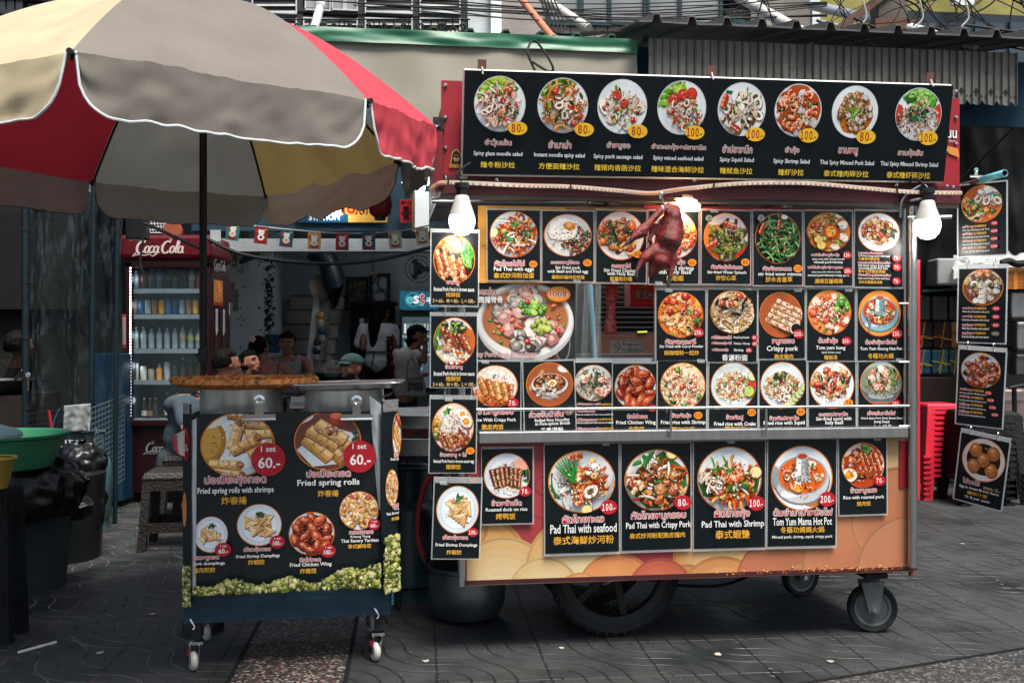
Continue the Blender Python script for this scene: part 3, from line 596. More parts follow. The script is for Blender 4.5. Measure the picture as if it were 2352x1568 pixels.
# ------- food cart
ct=thing('food_cart', (CP.at(1580, 1300, -.4).x, 4.6, 0), 'red and orange street food cart with steel posts, roof box and big spoked wheels', 'food cart')
DEP=.86
def back(p, d):return p-CP.n*d
sh=sheet_on(CP, 1072, 1010, 2092, 1322, 0);sh.clip=(1072, 1010, 2092, 1322)
mb=MB();cpt=sh.w(1582, 1166, -.012);mb.box(cpt, (1020*sh.s, 312*sh.s, .022), '#a51d28', sh.u, sh.v, sh.n);mb.build('front_panel', RUST, ct)
mb=MB();sh.h=.0006
sh.rect(mb, 1072, 1010, 2092, 1322, '#a81f2b')
sh.disc(mb, 1240, 1150, 34, 34, '#8a1822');sh.disc(mb, 1240, 1150, 30, 30, '#a81f2b');sh.disc(mb, 1240, 1110, 22, 22, '#8a1822');sh.disc(mb, 1240, 1110, 18, 18, '#a81f2b')
sh.disc(mb, 1580, 1200, 75, 70, '#c9c9c6');sh.disc(mb, 1580, 1200, 68, 64, '#24161a')
for x, y, r, c, d in((1075, 1300, 130, '#dd9a3e', '#e8c98c'), (1010, 1180, 105, '#dc9440', '#e3ae5e'), (1150, 1330, 105, '#d9ae68', '#e4cf9f'), (1310, 1290, 105, '#d6a45c', '#e2cb97'), (1240, 1345, 75, '#dcb876', '#e6d2a4'), (1640, 1275, 105, '#d38a3a', '#dfb672'), (1900, 1210, 115, '#d59a4c', '#e0bb7a'), (1560, 1370, 75, '#c9843c', '#dca75a'), (2070, 1090, 90, '#cf9a56', '#ddbb84'), (1400, 1350, 85, '#dd8230', '#d89a4e'), (1500, 1352, 72, '#c4502c', '#d2762f'), (1320, 1365, 60, '#e0984a', '#d98a3a'), (1640, 1380, 100, '#cf8638', '#dfb878'), (1770, 1335, 92, '#b8663a', '#b9683c'), (1850, 1360, 70, '#bd7444', '#b9693c'), (1960, 1300, 125, '#c07845', '#bb6a3c'), (2060, 1200, 110, '#c27a47', '#bc6d40'), (2085, 1320, 120, '#c17a4a', '#bb6c40')):
 for q in(1.06, 1.04, 1.02):sh.disc(mb, x+1, y-1, r*q, r*q, mul(c, {1.06:.88, 1.04:.78, 1.02:.68}[q]), 36)
 for k in range(6):sh.disc(mb, x, y+k*r*.09, r*(1-k*.09), r*(1-k*.09), mixc(c, d, k/5), 36)
mb.build('cloud_print', mat('panel_print', None, .34, spec=.35, ns=3, na=.16, bump=.05, bs=14, sat=.9, val=.7, dirt=('#4a2f20', 22, .70)), ct)
mb=MB();g=random.Random(3)
for i in range(240):
 x=g.uniform(1560, 2080);x=g.triangular(1600, 2088, 2000);yy=1316-abs(g.gauss(0, 4.5));p=sh.w(x, yy, .001);r=g.uniform(.002, .006);mb.ell(p, (r, r, r*.8), g.choice(['#a8622e', '#8a4a24', '#c98a48']), 6)
mb.build('rust_blisters', MATTE, ct, smooth=True)
mb=MB();CP.box(mb, 1068, 1316, 2106, 1326, .004, .05, '#3b1518');CP.box(mb, 2092, 1010, 2098, 1322, .0, .02, '#7a1820');CP.box(mb, 2066, 1012, 2090, 1120, .008, .004, '#7e1520');mb.build('edge_trim', RUST, ct)
a, b=cq(1072, 1320), cq(2095, 1315);z0=a.z-.01
def slab_(pts, d, col, m, nm):q=MB();q.prism(pts, d, col);return q.build(nm, m, ct)
A=V((a.x, a.y, 0));B=V((b.x, b.y, 0));nb=-CP.n;zc=cq(1580, 1000).z
slab_([A+nb*.03+V((0, 0, z0)), B+nb*.03+V((0, 0, z0)), B+nb*DEP+V((0, 0, z0)), A+nb*DEP+V((0, 0, z0))], V((0, 0, .02)), '#23272a', DARKM, 'floor_tray')
slab_([A+nb*.03+V((0, 0, zc-.04)), B+nb*.03+V((0, 0, zc-.04)), B+nb*DEP+V((0, 0, zc-.04)), A+nb*DEP+V((0, 0, zc-.04))], V((0, 0, .03)), '#aaa', STEEL, 'worktop')
slab_([A+nb*(DEP-.02)+V((0, 0, z0)), B+nb*(DEP-.02)+V((0, 0, z0)), B+nb*(DEP-.02)+V((0, 0, zc-.05)), A+nb*(DEP-.02)+V((0, 0, zc-.05))], nb*.02, '#8f1f28', RUST, 'rear_panel')
for P0, nm in((A, 'side_panel'), (B, 'side_panel')):
 slab_([P0+nb*.03+V((0, 0, z0+.02)), P0+nb*(DEP-.03)+V((0, 0, z0+.02)), P0+nb*(DEP-.03)+V((0, 0, zc-.045)), P0+nb*.03+V((0, 0, zc-.045))], CP.u*.012, '#a81f2b', RUST, nm)
mb=MB();CP.box(mb, 1098, 985, 2088, 1012, .05, .06, '#bbb');mb.build('counter_edge', STEEL, ct, bevel=.006)
zr=1.88
def post(p, zb, zt, r=.016):
 mb=MB();mb.tube([V((p.x, p.y, zb)), V((p.x, p.y, zt))], r, '#bbb', 14);return mb.build('post', STEEL, ct, smooth=True)
pl_, pr_=cq(1060, 1100, .02), cq(2096, 1100, .03)
post(pl_, .29, zr+.04);p2=post(pr_, .31, zr-.02, .019)
mb=MB();mb.tube([V((pr_.x, pr_.y, zat(735, pr_.y))), V((pr_.x, pr_.y, zat(695, pr_.y)))], .0215, '#bbb', 14);mb.tube([V((pr_.x, pr_.y, zat(935, pr_.y))), V((pr_.x, pr_.y, zat(905, pr_.y)))], .0215, '#bbb', 14);mb.build('sleeve', STEEL, p2, smooth=True)
post(back(pl_, DEP), .3, zr);post(back(pr_, DEP), .3, zr)
mb=MB();q=cq(2079, 900, .0);mb.tube([V((q.x, q.y, zat(985, q.y))), V((q.x, q.y, zat(470, q.y)))], .009, '#bbb');mb.build('inner_upright', STEEL, ct, smooth=True)
for y in(697, 831, 978):mb=MB();p=cq(2080, y, .03);mb.tube([p-CP.u*.03, p+CP.u*.045], .004, '#ddd');mb.build('cable_tie', PLAST, ct)
mb=MB();a1, b1=cq(1094, 941, .075), cq(2088, 932, .075);mb.tube([a1, b1], .0062, '#bbb', 10)
for x in(1541, 1760):p=cq(x, 936, .07);mb.tube([p, V((p.x, p.y, zc))], .005, '#bbb', 8)
p=cq(1531, 940, .078);mb.tube([p+V((0, math.cos(k)*.012, math.sin(k)*.012))for k in[i*.7 for i in range(9)]], .003, '#eee', 6)
mb.build('guard_rail', STEEL, ct, smooth=True)
mb=MB();p=back(cq(2101, 700, .0), .02);
for y0_, y1_ in((598, 1145), ):mb.box(V((p.x+.012, p.y+.12, (zat(y0_, p.y)+zat(y1_, p.y))/2)), (.02, .3, zat(y0_, p.y)-zat(y1_, p.y)), '#b3242e')
mb.build('end_panel', RUST, ct)
zb_, zt_=1.875, 2.33
hx0, hx1=cq(1014, 300, .04), cq(2204, 300, .04);HA=V((hx0.x, hx0.y, 0));HB=V((hx1.x, hx1.y, 0))
slab_([HA+V((0, 0, zb_+.05)), HB+V((0, 0, zb_+.05)), HB+V((0, 0, zt_)), HA+V((0, 0, zt_))], nb*.03, '#a8202c', mat('worn_red', None, .4, val=.66, ns=7, na=.14, bump=.12, bs=25, dirt=('#2a2322', 11, .60)), 'header_panel')
slab_([HA-CP.n*-.008+V((0, 0, zb_)), HB-CP.n*-.008+V((0, 0, zb_)), HB-CP.n*-.008+V((0, 0, zb_+.075)), HA-CP.n*-.008+V((0, 0, zb_+.075))], nb*.02, '#4d1a1e', RUST, 'header_rail')
for x, y in((1023, 196), (1023, 270), (1023, 340), (1023, 408), (1140, 412), (1595, 414), (1760, 414), (1900, 416), (2060, 424), (2190, 430), (2196, 210), (2196, 270), (2196, 330), (2175, 428)):
 mb=MB();mb.ell(cq(x, y, .062 if y>400 else.045), (.009, .006, .009), '#ccc', 8);mb.build('bolt', CHROME, ct, smooth=True)
RA, RB=HA, HB
slab_([RA+V((0, 0, zb_+.008))-CP.n*.0, RB+V((0, 0, zb_+.008)), RB+nb*(DEP+.15)+V((0, 0, zb_+.008)), RA+nb*(DEP+.15)+V((0, 0, zb_+.008))], V((0, 0, .02)), '#8f9290', mat('roof_sheet', None, .45, .3, ns=4, na=.2, bump=.1, bs=10, dirt=('#4a4038', 5, .6)), 'roof')
for P0, k in((HA, 1), (HB, -1)):
 slab_([P0+nb*.03+V((0, 0, zb_+.03)), P0+nb*(DEP+.1)+V((0, 0, zb_+.03)), P0+nb*(DEP+.1)+V((0, 0, zt_-.1)), P0+nb*.03+V((0, 0, zt_-.1))], CP.u*.015*k, '#7c1c24', RUST, 'header_end')
mb=MB()
for t in(.32, .66):c=HA.lerp(HB, t);mb.box(c+nb*.5+V((0, 0, zb_-.012)), (.03, .95, .03), '#6f6a66', CP.u, -CP.n)
mb.box(HA.lerp(HB, .5)+nb*.02+V((0, 0, zb_-.006)), ((HB-HA).length, .03, .02), '#5d5550', CP.u, -CP.n)
mb.build('roof_batten', MATTE, ct)
mb=MB();mb.tube([cq(992, 459, -.1), cq(1350, 459, -.1)], .015, '#aaa', 12);mb.tube([cq(1362, 462, -.1), cq(1650, 475, -.14)], .013, '#b0a090', 12);mb.ell(cq(1355, 458, -.08), (.02, .02, .02), '#222', 10);mb.build('cross_pipe', STEEL, ct, smooth=True)
mb=MB();mb.box(V((hx0.x-.01, hx0.y+.02, (zat(285, 4)+zat(432, 4))/2)), (.035, .12, .26), '#6a1a22');mb.box(V((hx0.x-.01, hx0.y+.02, zat(288, 4))), (.042, .125, .05), '#15181a');mb.build('corner_bracket', RUST, ct)
tape=spline([cq(988, 436, .07), cq(1000, 426, .08), cq(1031, 419, .09), cq(1200, 426, .09), cq(1311, 429, .09), cq(1420, 438, .09), cq(1493, 444, .09), cq(1540, 438, .09), cq(1586, 432, .09), cq(1711, 421, .09), cq(1857, 421, .09), cq(1985, 432, .09), cq(2095, 441, .09), cq(2209, 443, .07)])
mb=MB()
for i in range(len(tape)-1):
 p, q=tape[i], tape[i+1];d=(q-p);L=d.length;d.normalize();mb.box((p+q)/2, (L*1.02, .004, .016), '#b9b2a6', d, -CP.n, d.cross(-CP.n).normalized())
 if i%1==0:
  for t in(.25, .75):mb.box(p.lerp(q, t)+CP.n*.003, (.008, .002, .007), '#c98a62', CP.u, -CP.n)
lt=mb.build('light_tape', PLAST, ct)
mb=MB()
for x, y in((1030, 419), (1311, 430), (1640, 427), (2060, 438)):p=cq(x, y, .093);mb.box(p, (.006, .01, .022), '#111')
mb.build('black_tie', RUBBER, lt)
mb=MB();CP.box(mb, 1098, 474, 1300, 650, -.012, .008, '#d8973a');CP.box(mb, 1300, 476, 1480, 651, -.013, .008, '#9b6a35');CP.box(mb, 1480, 478, 2078, 653, -.012, .008, '#a8242e');CP.box(mb, 1098, 643, 1470, 651, -.008, .006, '#d99a4a');CP.box(mb, 1470, 645, 2078, 655, -.008, .006, '#b5323c');mb.build('card_rack', RUST, ct)
mb=MB();CP.box(mb, 1503, 655, 2082, 667, -.02, .006, '#b5a596');CP.box(mb, 1503, 667, 1508, 995, -.02, .006, '#b5a596')
for y in(826, ):CP.box(mb, 1503, y-2, 2082, y+4, -.02, .006, '#c3b9ae')
for x in(1624, 1741, 1852, 1967):CP.box(mb, x-2, 667, x+3, 995, -.021, .006, '#b8b0a8')
CP.box(mb, 1095, 994, 2082, 999, -.02, .01, '#c2b6a8');CP.box(mb, 1322, 822, 1506, 832, -.03, .008, '#8f9496');mb.build('sleeve_frame', PLAST, ct)
def wheel_parts(c, r, wd, ax, spokes, parent, rimc, tyre=.2, nm='wheel'):
 ax=V(ax).normalized();x, y=frame(ax)
 mb=MB();ti=r*(1-tyre);mb.lathe(c, [(ti, -wd*.35), (r*.93, -wd*.5), (r*.99, -wd*.32), (r, 0), (r*.99, wd*.32), (r*.93, wd*.5), (ti, wd*.35), (ti, -wd*.35)], '#111415', 40, ax, (False, False))
 for k in range(44):
  a=2*math.pi*k/44;d=x*math.cos(a)+y*math.sin(a)
  for sg in(-1, 1):mb.box(c+d*r*.962+ax*sg*wd*.34, (r*.035, wd*.25, r*.04), '#0c0e0f', x*-math.sin(a)+y*math.cos(a), ax, d)
 w_=mb.build(nm, RUBBER, parent, smooth=True)
 mb=MB();mb.lathe(c, [(ti*.86, -wd*.3), (ti*1.0, -wd*.36), (ti*1.0, wd*.36), (ti*.86, wd*.3), (ti*.86, -wd*.3)], rimc, 32, ax, (False, False))
 if spokes:
  mb.lathe(c, [(r*.12, -wd*.5), (r*.12, wd*.5)], rimc, 16, ax)
  for k in range(spokes):
   a=2*math.pi*(k+.3)/spokes;d=x*math.cos(a)+y*math.sin(a);t=ax.cross(d);mb.box(c+d*ti*.5, (r*.1, wd*.22, ti*.8), rimc, t, ax, d)
 else:mb.lathe(c, [(.001, -wd*.28), (ti*.35, -wd*.3), (ti*.45, -wd*.2), (ti*.9, -wd*.16), (ti*.9, wd*.16), (ti*.45, wd*.2), (.001, wd*.28)], rimc, 28, ax)
 mb.build('rim', mat('rim_'+rimc.strip('#'), None, .45, .4, ns=20, na=.2, bump=.1), w_, smooth=True);return w_
axd=CP.n
wc=cq(1410, 1303, -.2);wheel_parts(V((wc.x, wc.y, .295)), .295, .075, axd, 6, ct, '#15191b', .17)
wc2=back(V((wc.x, wc.y, .295)), .5);wheel_parts(wc2, .295, .075, axd, 6, ct, '#15191b', .17)
mb=MB();mb.tube([V((wc.x, wc.y, .295)), wc2], .02, '#222');mb.box(back(V((wc.x, wc.y, .315)), .25), (.5, .06, .03), '#1a1d1f', CP.u, -CP.n);mb.build('axle', DARKM, ct)
def big_caster(c, ang):
 ax=Matrix.Rotation(R(ang), 3, 'Z')@CP.n;r=c.z;fw=ax.cross(V((0, 0, 1)))
 mb=MB();top=z0+.01
 mb.box(c+V((0, 0, top-r-.035))-fw*-.0, (.14, .1, .05), '#14181a', CP.u, -CP.n);mb.box(c+V((0, 0, top-r-.075)), (.1, .09, .02), '#1b1f21', CP.u, -CP.n)
 for sg in(-1, 1):
  o=c+ax*sg*.034
  mb.prism([o+V((0, 0, -.018))+fw*-.02, o+V((0, 0, -.018))+fw*.02, o+V((0, 0, .115))+fw*.055, o+V((0, 0, .125))+fw*-.045], ax*.006*sg, '#5c6164')
 b=mb.build('caster_fork', mat('zinc', None, .45, .6, ns=20, na=.25, bump=.1, dirt=('#2c2a28', 20, .62)), ct)
 wheel_parts(c, r, .045, ax, 0, ct, '#54585a', .26, 'caster_wheel')
 mb=MB();mb.lathe(c, [(.012, -.05), (.012, .05)], '#999', 6, ax);mb.build('axle_nut', CHROME, b)
cf=cq(2003, 1395, -.1);big_caster(V((cf.x, cf.y, .107)), -14)
cb=P(1838, 1300, 5.02);big_caster(V((cb.x, cb.y, .1)), 10)
mb=MB();mb.tube(spline([P(1530, 1342, 4.9), P(1640, 1345, 4.9), P(1700, 1330, 4.9), P(1740, 1308, 4.8)]), .008, '#0d0f10', 6);mb.build('trailing_cable', RUBBER, ct, smooth=True)
sh=sheet_on(CP, 1028, 340, 1068, 392, .045);mb=MB()
pts=lambda L:[(1048+a, 368+b)for a, b in L]
sh.poly(mb, pts([(-15, 18), (-13, -2), (-10, -18), (0, -27), (11, -16), (14, 0), (16, 18)]), '#c98a2c');sh.poly(mb, pts([(-12, 10), (-10, -3), (-8, -16), (0, -23), (8, -15), (11, 0), (12, 10)]), '#121416');sh.disc(mb, 1048, 364, 7, 9, '#b57a4a', 14);sh.poly(mb, pts([(-7, -7), (0, -12), (7, -7), (5, -3), (-5, -3)]), '#121416');sh.rect(mb, 1043, 363, 1047, 364.5, '#eee');sh.rect(mb, 1050, 363, 1054, 364.5, '#eee')
sh.disc(mb, 1048, 371, 3, 1.6, '#5a2018', 10)
sh.text(mb, 'NO ONE', 1048, 381, 32, 9, '#c98a2c', '#121416', .03, .12);mb.build('hooded_figure_sticker', PRINT, ct)
sh=sheet_on(CP, 1056, 395, 1076, 412, .052);mb=MB();sh.rect(mb, 1058, 398, 1074, 411, '#c9c6c2');sh.disc(mb, 1170, 432, 46, 34, '#d79a5a', 24)if False else None;mb.build('white_sticker', PRINT, ct)
sh=sheet_on(CP, 2150, 280, 2205, 330, .045);mb=MB();sh.text(mb, 'นน', 2186, 308, 22, 16, '#e8e6e2', '#3a3634', .03, .1);sh.text(mb, 'o Bank', 2184, 322, 20, 5, '#cbb');sh.poly(mb, [(2166, 332), (2200, 338), (2203, 358), (2180, 350)], '#d78a3c');sh.poly(mb, [(2166, 338), (2176, 339), (2172, 360), (2163, 358)], '#d9d6d2');mb.build('bank_sticker', PRINT, ct)
# ------- header sign (leaning forward at the top)
class TP(Plane):
 def __init__(s, o, u, v):s.o, s.u, s.v=V(o), V(u), V(v);s.n=s.u.cross(s.v)
SV=(V((0, 0, 1))+CP.n*.17).normalized();so_=cq(1600, 408, .09);SP=TP(so_, CP.u, SV)
tl, tr, br_, bl=SP.at(1068, 161), SP.at(2190, 197), SP.at(2168, 417), SP.at(1063, 400)
sg=thing('hanging_menu_sign', (tl+br_)/2, 'long black menu sign of eight spicy salads above the cart roof', 'sign')
mb=MB();mb.prism([bl, br_, tr, tl], -SP.n*.045, '#0b1418');mb.build('panel', PRINT, sg)
mb=MB()
for p, q in((tl, tr), (tr, br_), (br_, bl), (bl, tl)):mb.tube([p-SP.n*.02, q-SP.n*.02], .012 if False else.007, '#c9c9c4', 4)
mb.build('edge_strip', PLAST, sg)
mb=MB()
for x, y in((1107, 155), (1633, 168), (2135, 184)):p=SP.at(x, y, -.03);mb.box(p, (.034, .008, .06), '#6a4a3c', SP.u, SP.n, SP.v);mb.tube([p+SP.n*.01, p+SP.n*.03-V((0, 0, .03))], .004, '#999')
mb.build('bracket', RUST, sg)
SIGN=[(1147, 241, 59, 'glass', '80.-', 'ยำวุ้นเส้น', 60, 'Spicy glass noodle salad', 112, '辣冬粉沙拉', 79, 1188, 294, 1144), (1291, 245, 58, 'mama', '80.-', 'ยำมาม่า', 51, 'Instant noodle spicy salad', 116, '方便面辣沙拉', 94, 1340, 297, 1285), (1427, 248, 57, 'sausage', '80.-', 'ยำหมูยอ', 53, 'Spicy pork sausage salad', 112, '辣猪肉香肠沙拉', 107, 1464, 301, 1421), (1563, 251, 56, 'seafood', '100.-', 'ยำทะเลกุ้ง+ปลาหมึก', 124, 'Spicy mixed seafood salad', 115, '辣味混合海鲜沙拉', 121, 1594, 304, 1559), (1700, 255, 55, 'squid', '100.-', 'ยำปลาหมึก', 68, 'Spicy Squid Salad', 78, '辣鱿鱼沙拉', 75, 1733, 308, 1694), (1829, 258, 54, 'shrimp', '100.-', 'ยำกุ้ง', 32, 'Spicy Shrimp Salad', 83, '辣虾沙拉', 59, 1855, 311, 1820), (1959, 262, 53, 'larb', '80.-', 'ลาบหมู', 44, 'Thai Spicy Minced Pork Salad', 124, '泰式辣肉碎沙拉', 103, 1987, 314, 1948), (2104, 268, 53, 'larbs', '100.-', 'ลาบกุ้งสับ', 57, 'Thai Spicy Minced Shrimp Salad', 132, '泰式辣虾碎沙拉', 100, 2129, 317, 2091)]
for i, (x, y, r, k, pr, th, tw, en, ew, cn, cw, bx, by, tx)in enumerate(SIGN):
 sh=sheet_on(SP, x-60, y-60, x+60, y+170, 0);sh.o=SP.at(x, y+55);sh.px, sh.py=x, y+55
 mb=MB();sh.disc(mb, x, y, r, r*1.05, '#c3ccd0', 40);dish(Food(sh, mb, x, y, r, r*1.05, en), k);mb.build('food_photo', PRINT, sg)
 price(sh, bx, by, 16.5, pr, 'y', sg);mb=MB();ty=328+i*3.2
 sh.text(mb, th, tx, ty, tw, 17 if i not in(3, )else 15, '#9c4a44', '#e6e2e0', .01, .07)
 sh.text(mb, en, tx, ty+25-i*.1, ew, 11.5, '#d4dcdc', None, .03);sh.text(mb, cn, tx, ty+49-i*.35, cw, 13.5, '#e0bd42', None, .018);mb.build('lettering', PRINT, sg)
 # ------- menu cards on the cart
G1, G2, G3, G4, G5, G6='menu cards in the upper row', 'menu cards in the middle rows', 'menu cards leaning on the counter', 'large menu cards on the front panel', 'menu cards hanging at the left post', 'menu cards hanging from the right pipe'
card(CP, 1120, 484, 1240, 642, 0, 'padegg', (1180, 539, 55, 53), [('T', 'ผัดไทยใส่ไข่', 1168, 605, 68), ('E', 'Pad Thai with eggs', 1178, 619.5, 91), ('C', '泰式炒河粉加蛋', 1178, 633, 92)], [(1222, 607, 8.5, '60', 'o')], 'menu card of Pad Thai with eggs, beside the yellow end of the upper row', G1)
card(CP, 1246, 487, 1363, 644, 0, 'basilegg', (1304, 541, 55, 48), [('T', 'กะเพราหมูไข่ดาว', 1297, 603, 65), ('E', 'Stir Fried pork', 1303, 615, 57), ('E', 'with Basil and fried egg', 1303, 623.5, 93), ('C', '羅勒炒豬肉和煎蛋', 1304, 635.5, 75)], [(1348, 603, 9, '75.-', 'o')], 'menu card of stir fried pork with a fried egg in the upper row', G1)
card(CP, 1370, 487, 1484, 646, 0, 'basilchk', (1425, 542, 54, 55), [('T', 'กะเพราไก่', 1426, 609, 43), ('E', 'Stir Fried Chicken', 1424, 620, 75), ('E', 'with Holy Basil', 1426, 628.5, 64), ('C', '聖羅勒炒雞', 1426, 639, 51)], [(1463, 583, 9, '60', 'o')], 'menu card of stir fried chicken with holy basil, left of the hanging duck', G1)
card(CP, 1491, 488, 1604, 648, 0, 'basilshr', (1548, 541, 53, 53), [('T', 'กะเพรากุ้ง', 1546, 602, 52), ('E', 'Stir Fried shrimp', 1548, 615.5, 88), ('E', 'with Holy Basil', 1546, 624.5, 78), ('C', '羅勒蝦', 1549, 637, 39)], [(1588, 602, 9, '80', 'o')], 'menu card of stir fried shrimp half hidden behind the hanging duck', G1)
card(CP, 1612, 488, 1723, 648, 0, 'spinach', (1667, 546, 51, 54), [('T', 'ผัดผักบุ้งไฟแดง', 1667, 613, 72), ('E', 'Stir-fried Water Spinach', 1667, 624.5, 89), ('C', '炒空心菜', 1665, 636, 46)], [(1709, 601, 9, '80', 'o')], 'menu card of stir fried water spinach with a vegan mark', G1, vegan=(1626, 506))
card(CP, 1731, 489, 1842, 650, 0, 'mimosa', (1786, 549, 52, 55), [('T', 'ผักผักกระเฉด', 1781, 615, 65), ('E', 'stir fried water mimosa', 1787, 627, 99), ('C', '炒水含羞草', 1785, 639, 61)], [(1828, 615, 9, '100', 'o')], 'menu card of stir fried water mimosa, all dark green greens', G1, vegan=(1745, 506))
card(CP, 1849, 490, 1957, 651, 0, 'noodsoup', (1903, 535, 50, 43), [('T', 'มาม่าต้มยำหมูสับ+กุ้ง', 1893, 585.5, 64, 9), ('W', 'spicy soup with chinese noodle', 1900, 594.5, 74), ('E', 'minced pork+shrimp', 1900, 601.5, 66), ('T', 'มาม่าต้มยำหมูสับ+กุ้ง+หมูกรอบ', 1893, 612.5, 80, 9), ('W', 'spicy soup with chinese noodle', 1895, 622.5, 67), ('E', 'minced pork+shrimp+crispy pork', 1900, 630, 94), ('C', '湯姆百勝媽媽', 1900, 642, 64)], [(1943, 585, 9, '120.-', 'r'), (1944, 620, 9, '150.-', 'r')], 'menu card of orange spicy noodle soup with meatballs, 120 and 150', G1)
card(CP, 1964, 491, 2073, 653, 0, 'crispbasil', (2018, 536, 48, 42), [('T', 'หมูกรอบผัดกระเพา', 1998, 582, 56, 7), ('W', 'Stir-fried crispy pork with basil', 2006, 588, 72), ('C', '九層塔炒脆皮肉', 1994, 594, 48), ('T', 'หมูกรอบผัดผักบุ้งราดข้าว', 2006, 602.5, 73, 7.5), ('W', 'Stir-fried crispy pork with', 2006, 609, 72), ('W', 'morning glory and rice', 2004, 614.5, 66), ('C', '牽牛花炒脆皮肉飯', 2001, 621, 62), ('T', 'ผักคะน้าหมูกรอบราดข้าว', 2007, 629, 74, 7.5), ('W', 'Kale and Crispy Pork with Rice', 2006, 636.5, 72), ('C', '羽衣甘藍脆皮肉飯', 1998, 644, 54)], [(2057, 591, 9, '70.-', 'r'), (2058, 611, 9, '70.-', 'r'), (2057, 641, 9, '70.-', 'r')], 'menu card of three crispy pork rice dishes next to the right post', G1)
o2=-.012
card(CP, 1508, 669, 1620, 825, o2, 'curry', (1563, 724, 52, 51), [('T', 'ผัดผงกระหรี่', 1562, 782.5, 70), ('E', 'Stir Fried with Curry Powder', 1564, 794.5, 100), ('C', '與咖哩粉一起炒', 1564, 808, 80)], [(1603, 763, 11, '150.-', 'r')], 'menu card of seafood stir fried with curry powder, below the duck', G2)
card(CP, 1626, 669, 1738, 827, o2, 'hknoodle', (1681, 718, 50, 48), [('T', 'หมี่ฮ่องกงไก่', 1653, 773.5, 45, 8), ('W', 'Hong Kong Noodles', 1698, 774, 36, 6), ('T', 'หมี่ฮ่องกงกุ้ง+ไก่', 1653, 787, 45, 8), ('W', 'Chicken / Shrimp', 1699, 787.5, 37, 6), ('T', 'หมี่ฮ่องกงกุ้ง', 1650, 801.5, 37, 8), ('W', 'Shrimp', 1692, 802, 22), ('W', '香港粉面', 1683, 818, 58)], [(1728, 773.5, 6.5, '80.-', 'r'), (1729, 787, 6.5, '100.-', 'r'), (1715, 801.5, 6.5, '100.-', 'r')], 'menu card of pale Hong Kong noodles with three prices', G2)
card(CP, 1743, 669, 1848, 824, o2, 'crispy', (1793, 724, 49, 50), [('T', 'หมูกรอบ', 1796, 784, 50), ('E', 'Crispy pork', 1794, 799, 71), ('C', '脆皮豬肉', 1797, 815, 43)], [(1831, 766, 11, '100.-', 'r')], 'menu card of crispy pork sliced on a wooden board', G2)
card(CP, 1854, 669, 1963, 823, o2, 'tomyum', (1905, 719, 50, 49), [('T', 'ต้มยำกุ้ง', 1900, 781, 44), ('E', 'Tom yum kung', 1906, 796.5, 67), ('W', '(spicy shrimp soup)', 1907, 806, 43), ('C', '辣蝦湯', 1906, 816.5, 30)], [(1942, 781, 10, '100.-', 'r')], 'menu card of Tom yum kung shrimp soup with green onion', G2)
card(CP, 1970, 669, 2078, 822, o2, 'goong', (2020, 721, 49, 50), [('T', 'ต้มยำกุ้งหม้อไฟ', 2022, 784, 72), ('E', 'Tom Yum Goong Hot Pot', 2022, 798, 96), ('C', '冬蔭功火鍋', 2021, 813, 58)], [(2058, 765, 11, '150.-', 'r')], 'menu card of Tom Yum Goong in a bluish hot pot with chimney', G2)
card(CP, 1511, 831, 1622, 993, o2, 'shrimprice', (1568, 887, 52, 52), [('T', 'ข้าวผัดกุ้ง', 1564, 953, 44), ('E', 'Fried rice with Shrimp', 1568, 968, 102), ('C', '蝦仁炒飯', 1568, 983.5, 54)], [(1602, 952, 9, '100', 'o')], 'menu card of fried rice with shrimp, 100', G2)
card(CP, 1629, 831, 1740, 990, o2, 'crabrice', (1684, 887, 52, 52), [('T', 'ข้าวผัดปู', 1686, 956.5, 38), ('E', 'Fried rice with Crabs', 1687, 970, 95), ('C', '蟹肉炒飯', 1688, 981, 48)], [(1725, 945, 9, '120', 'o')], 'menu card of fried rice with crabs, lime and tomato', G2)
card(CP, 1745, 831, 1852, 989, o2, 'squidrice', (1797, 886, 51, 52), [('T', 'ข้าวผัดปลาหมึก', 1799, 956.5, 67), ('E', 'Fried rice with Squid', 1799, 968.5, 94), ('W', '羅勒炒魷魚', 1802, 981, 53)], [(1837, 944, 9, '80', 'o')], 'menu card of fried rice with squid and cucumber slices', G2)
card(CP, 1858, 830, 1965, 986, o2, 'squidbasil', (1911, 885, 51, 52), [('T', 'กะเพราปลาหมึก', 1912, 948, 66), ('E', 'Stir-fried squid with', 1913, 959, 81), ('E', 'holy basil', 1914, 967.5, 40), ('C', '羅勒炒魷魚', 1915, 979, 49)], [(1947, 924, 9.5, '70', 'o')], 'menu card of stir fried squid with holy basil', G2)
card(CP, 1972, 830, 2078, 984, o2, 'bonesoup', (2023, 882, 48, 48), [('T', 'เล้งแซ่บหม้อไฟ', 2023, 945, 64), ('W', 'Hot & Spicy Pork Neck Bones Soup', 2024, 957, 94), ('W', '(Leng Zaap))', 2024, 964.5, 35), ('W', '火山排骨', 2025, 976, 44)], [(2057, 926, 10, '150.-', 'r')], 'menu card of pork neck bones soup in a grey bowl', G2)
card(CP, 1085, 831, 1195, 998, -.015, 'crisprice', (1137, 887, 52, 48), [('T', 'ข้าวหมูกรอบ', 1138, 945.5, 80), ('E', 'Rice With Crispy Pork', 1137, 964, 95), ('C', '脆皮肉饭', 1131, 979, 50)], [(1177, 925, 12.5, '70.-', 'r')], 'menu card of rice with crispy pork on the counter below the stew poster', G3)
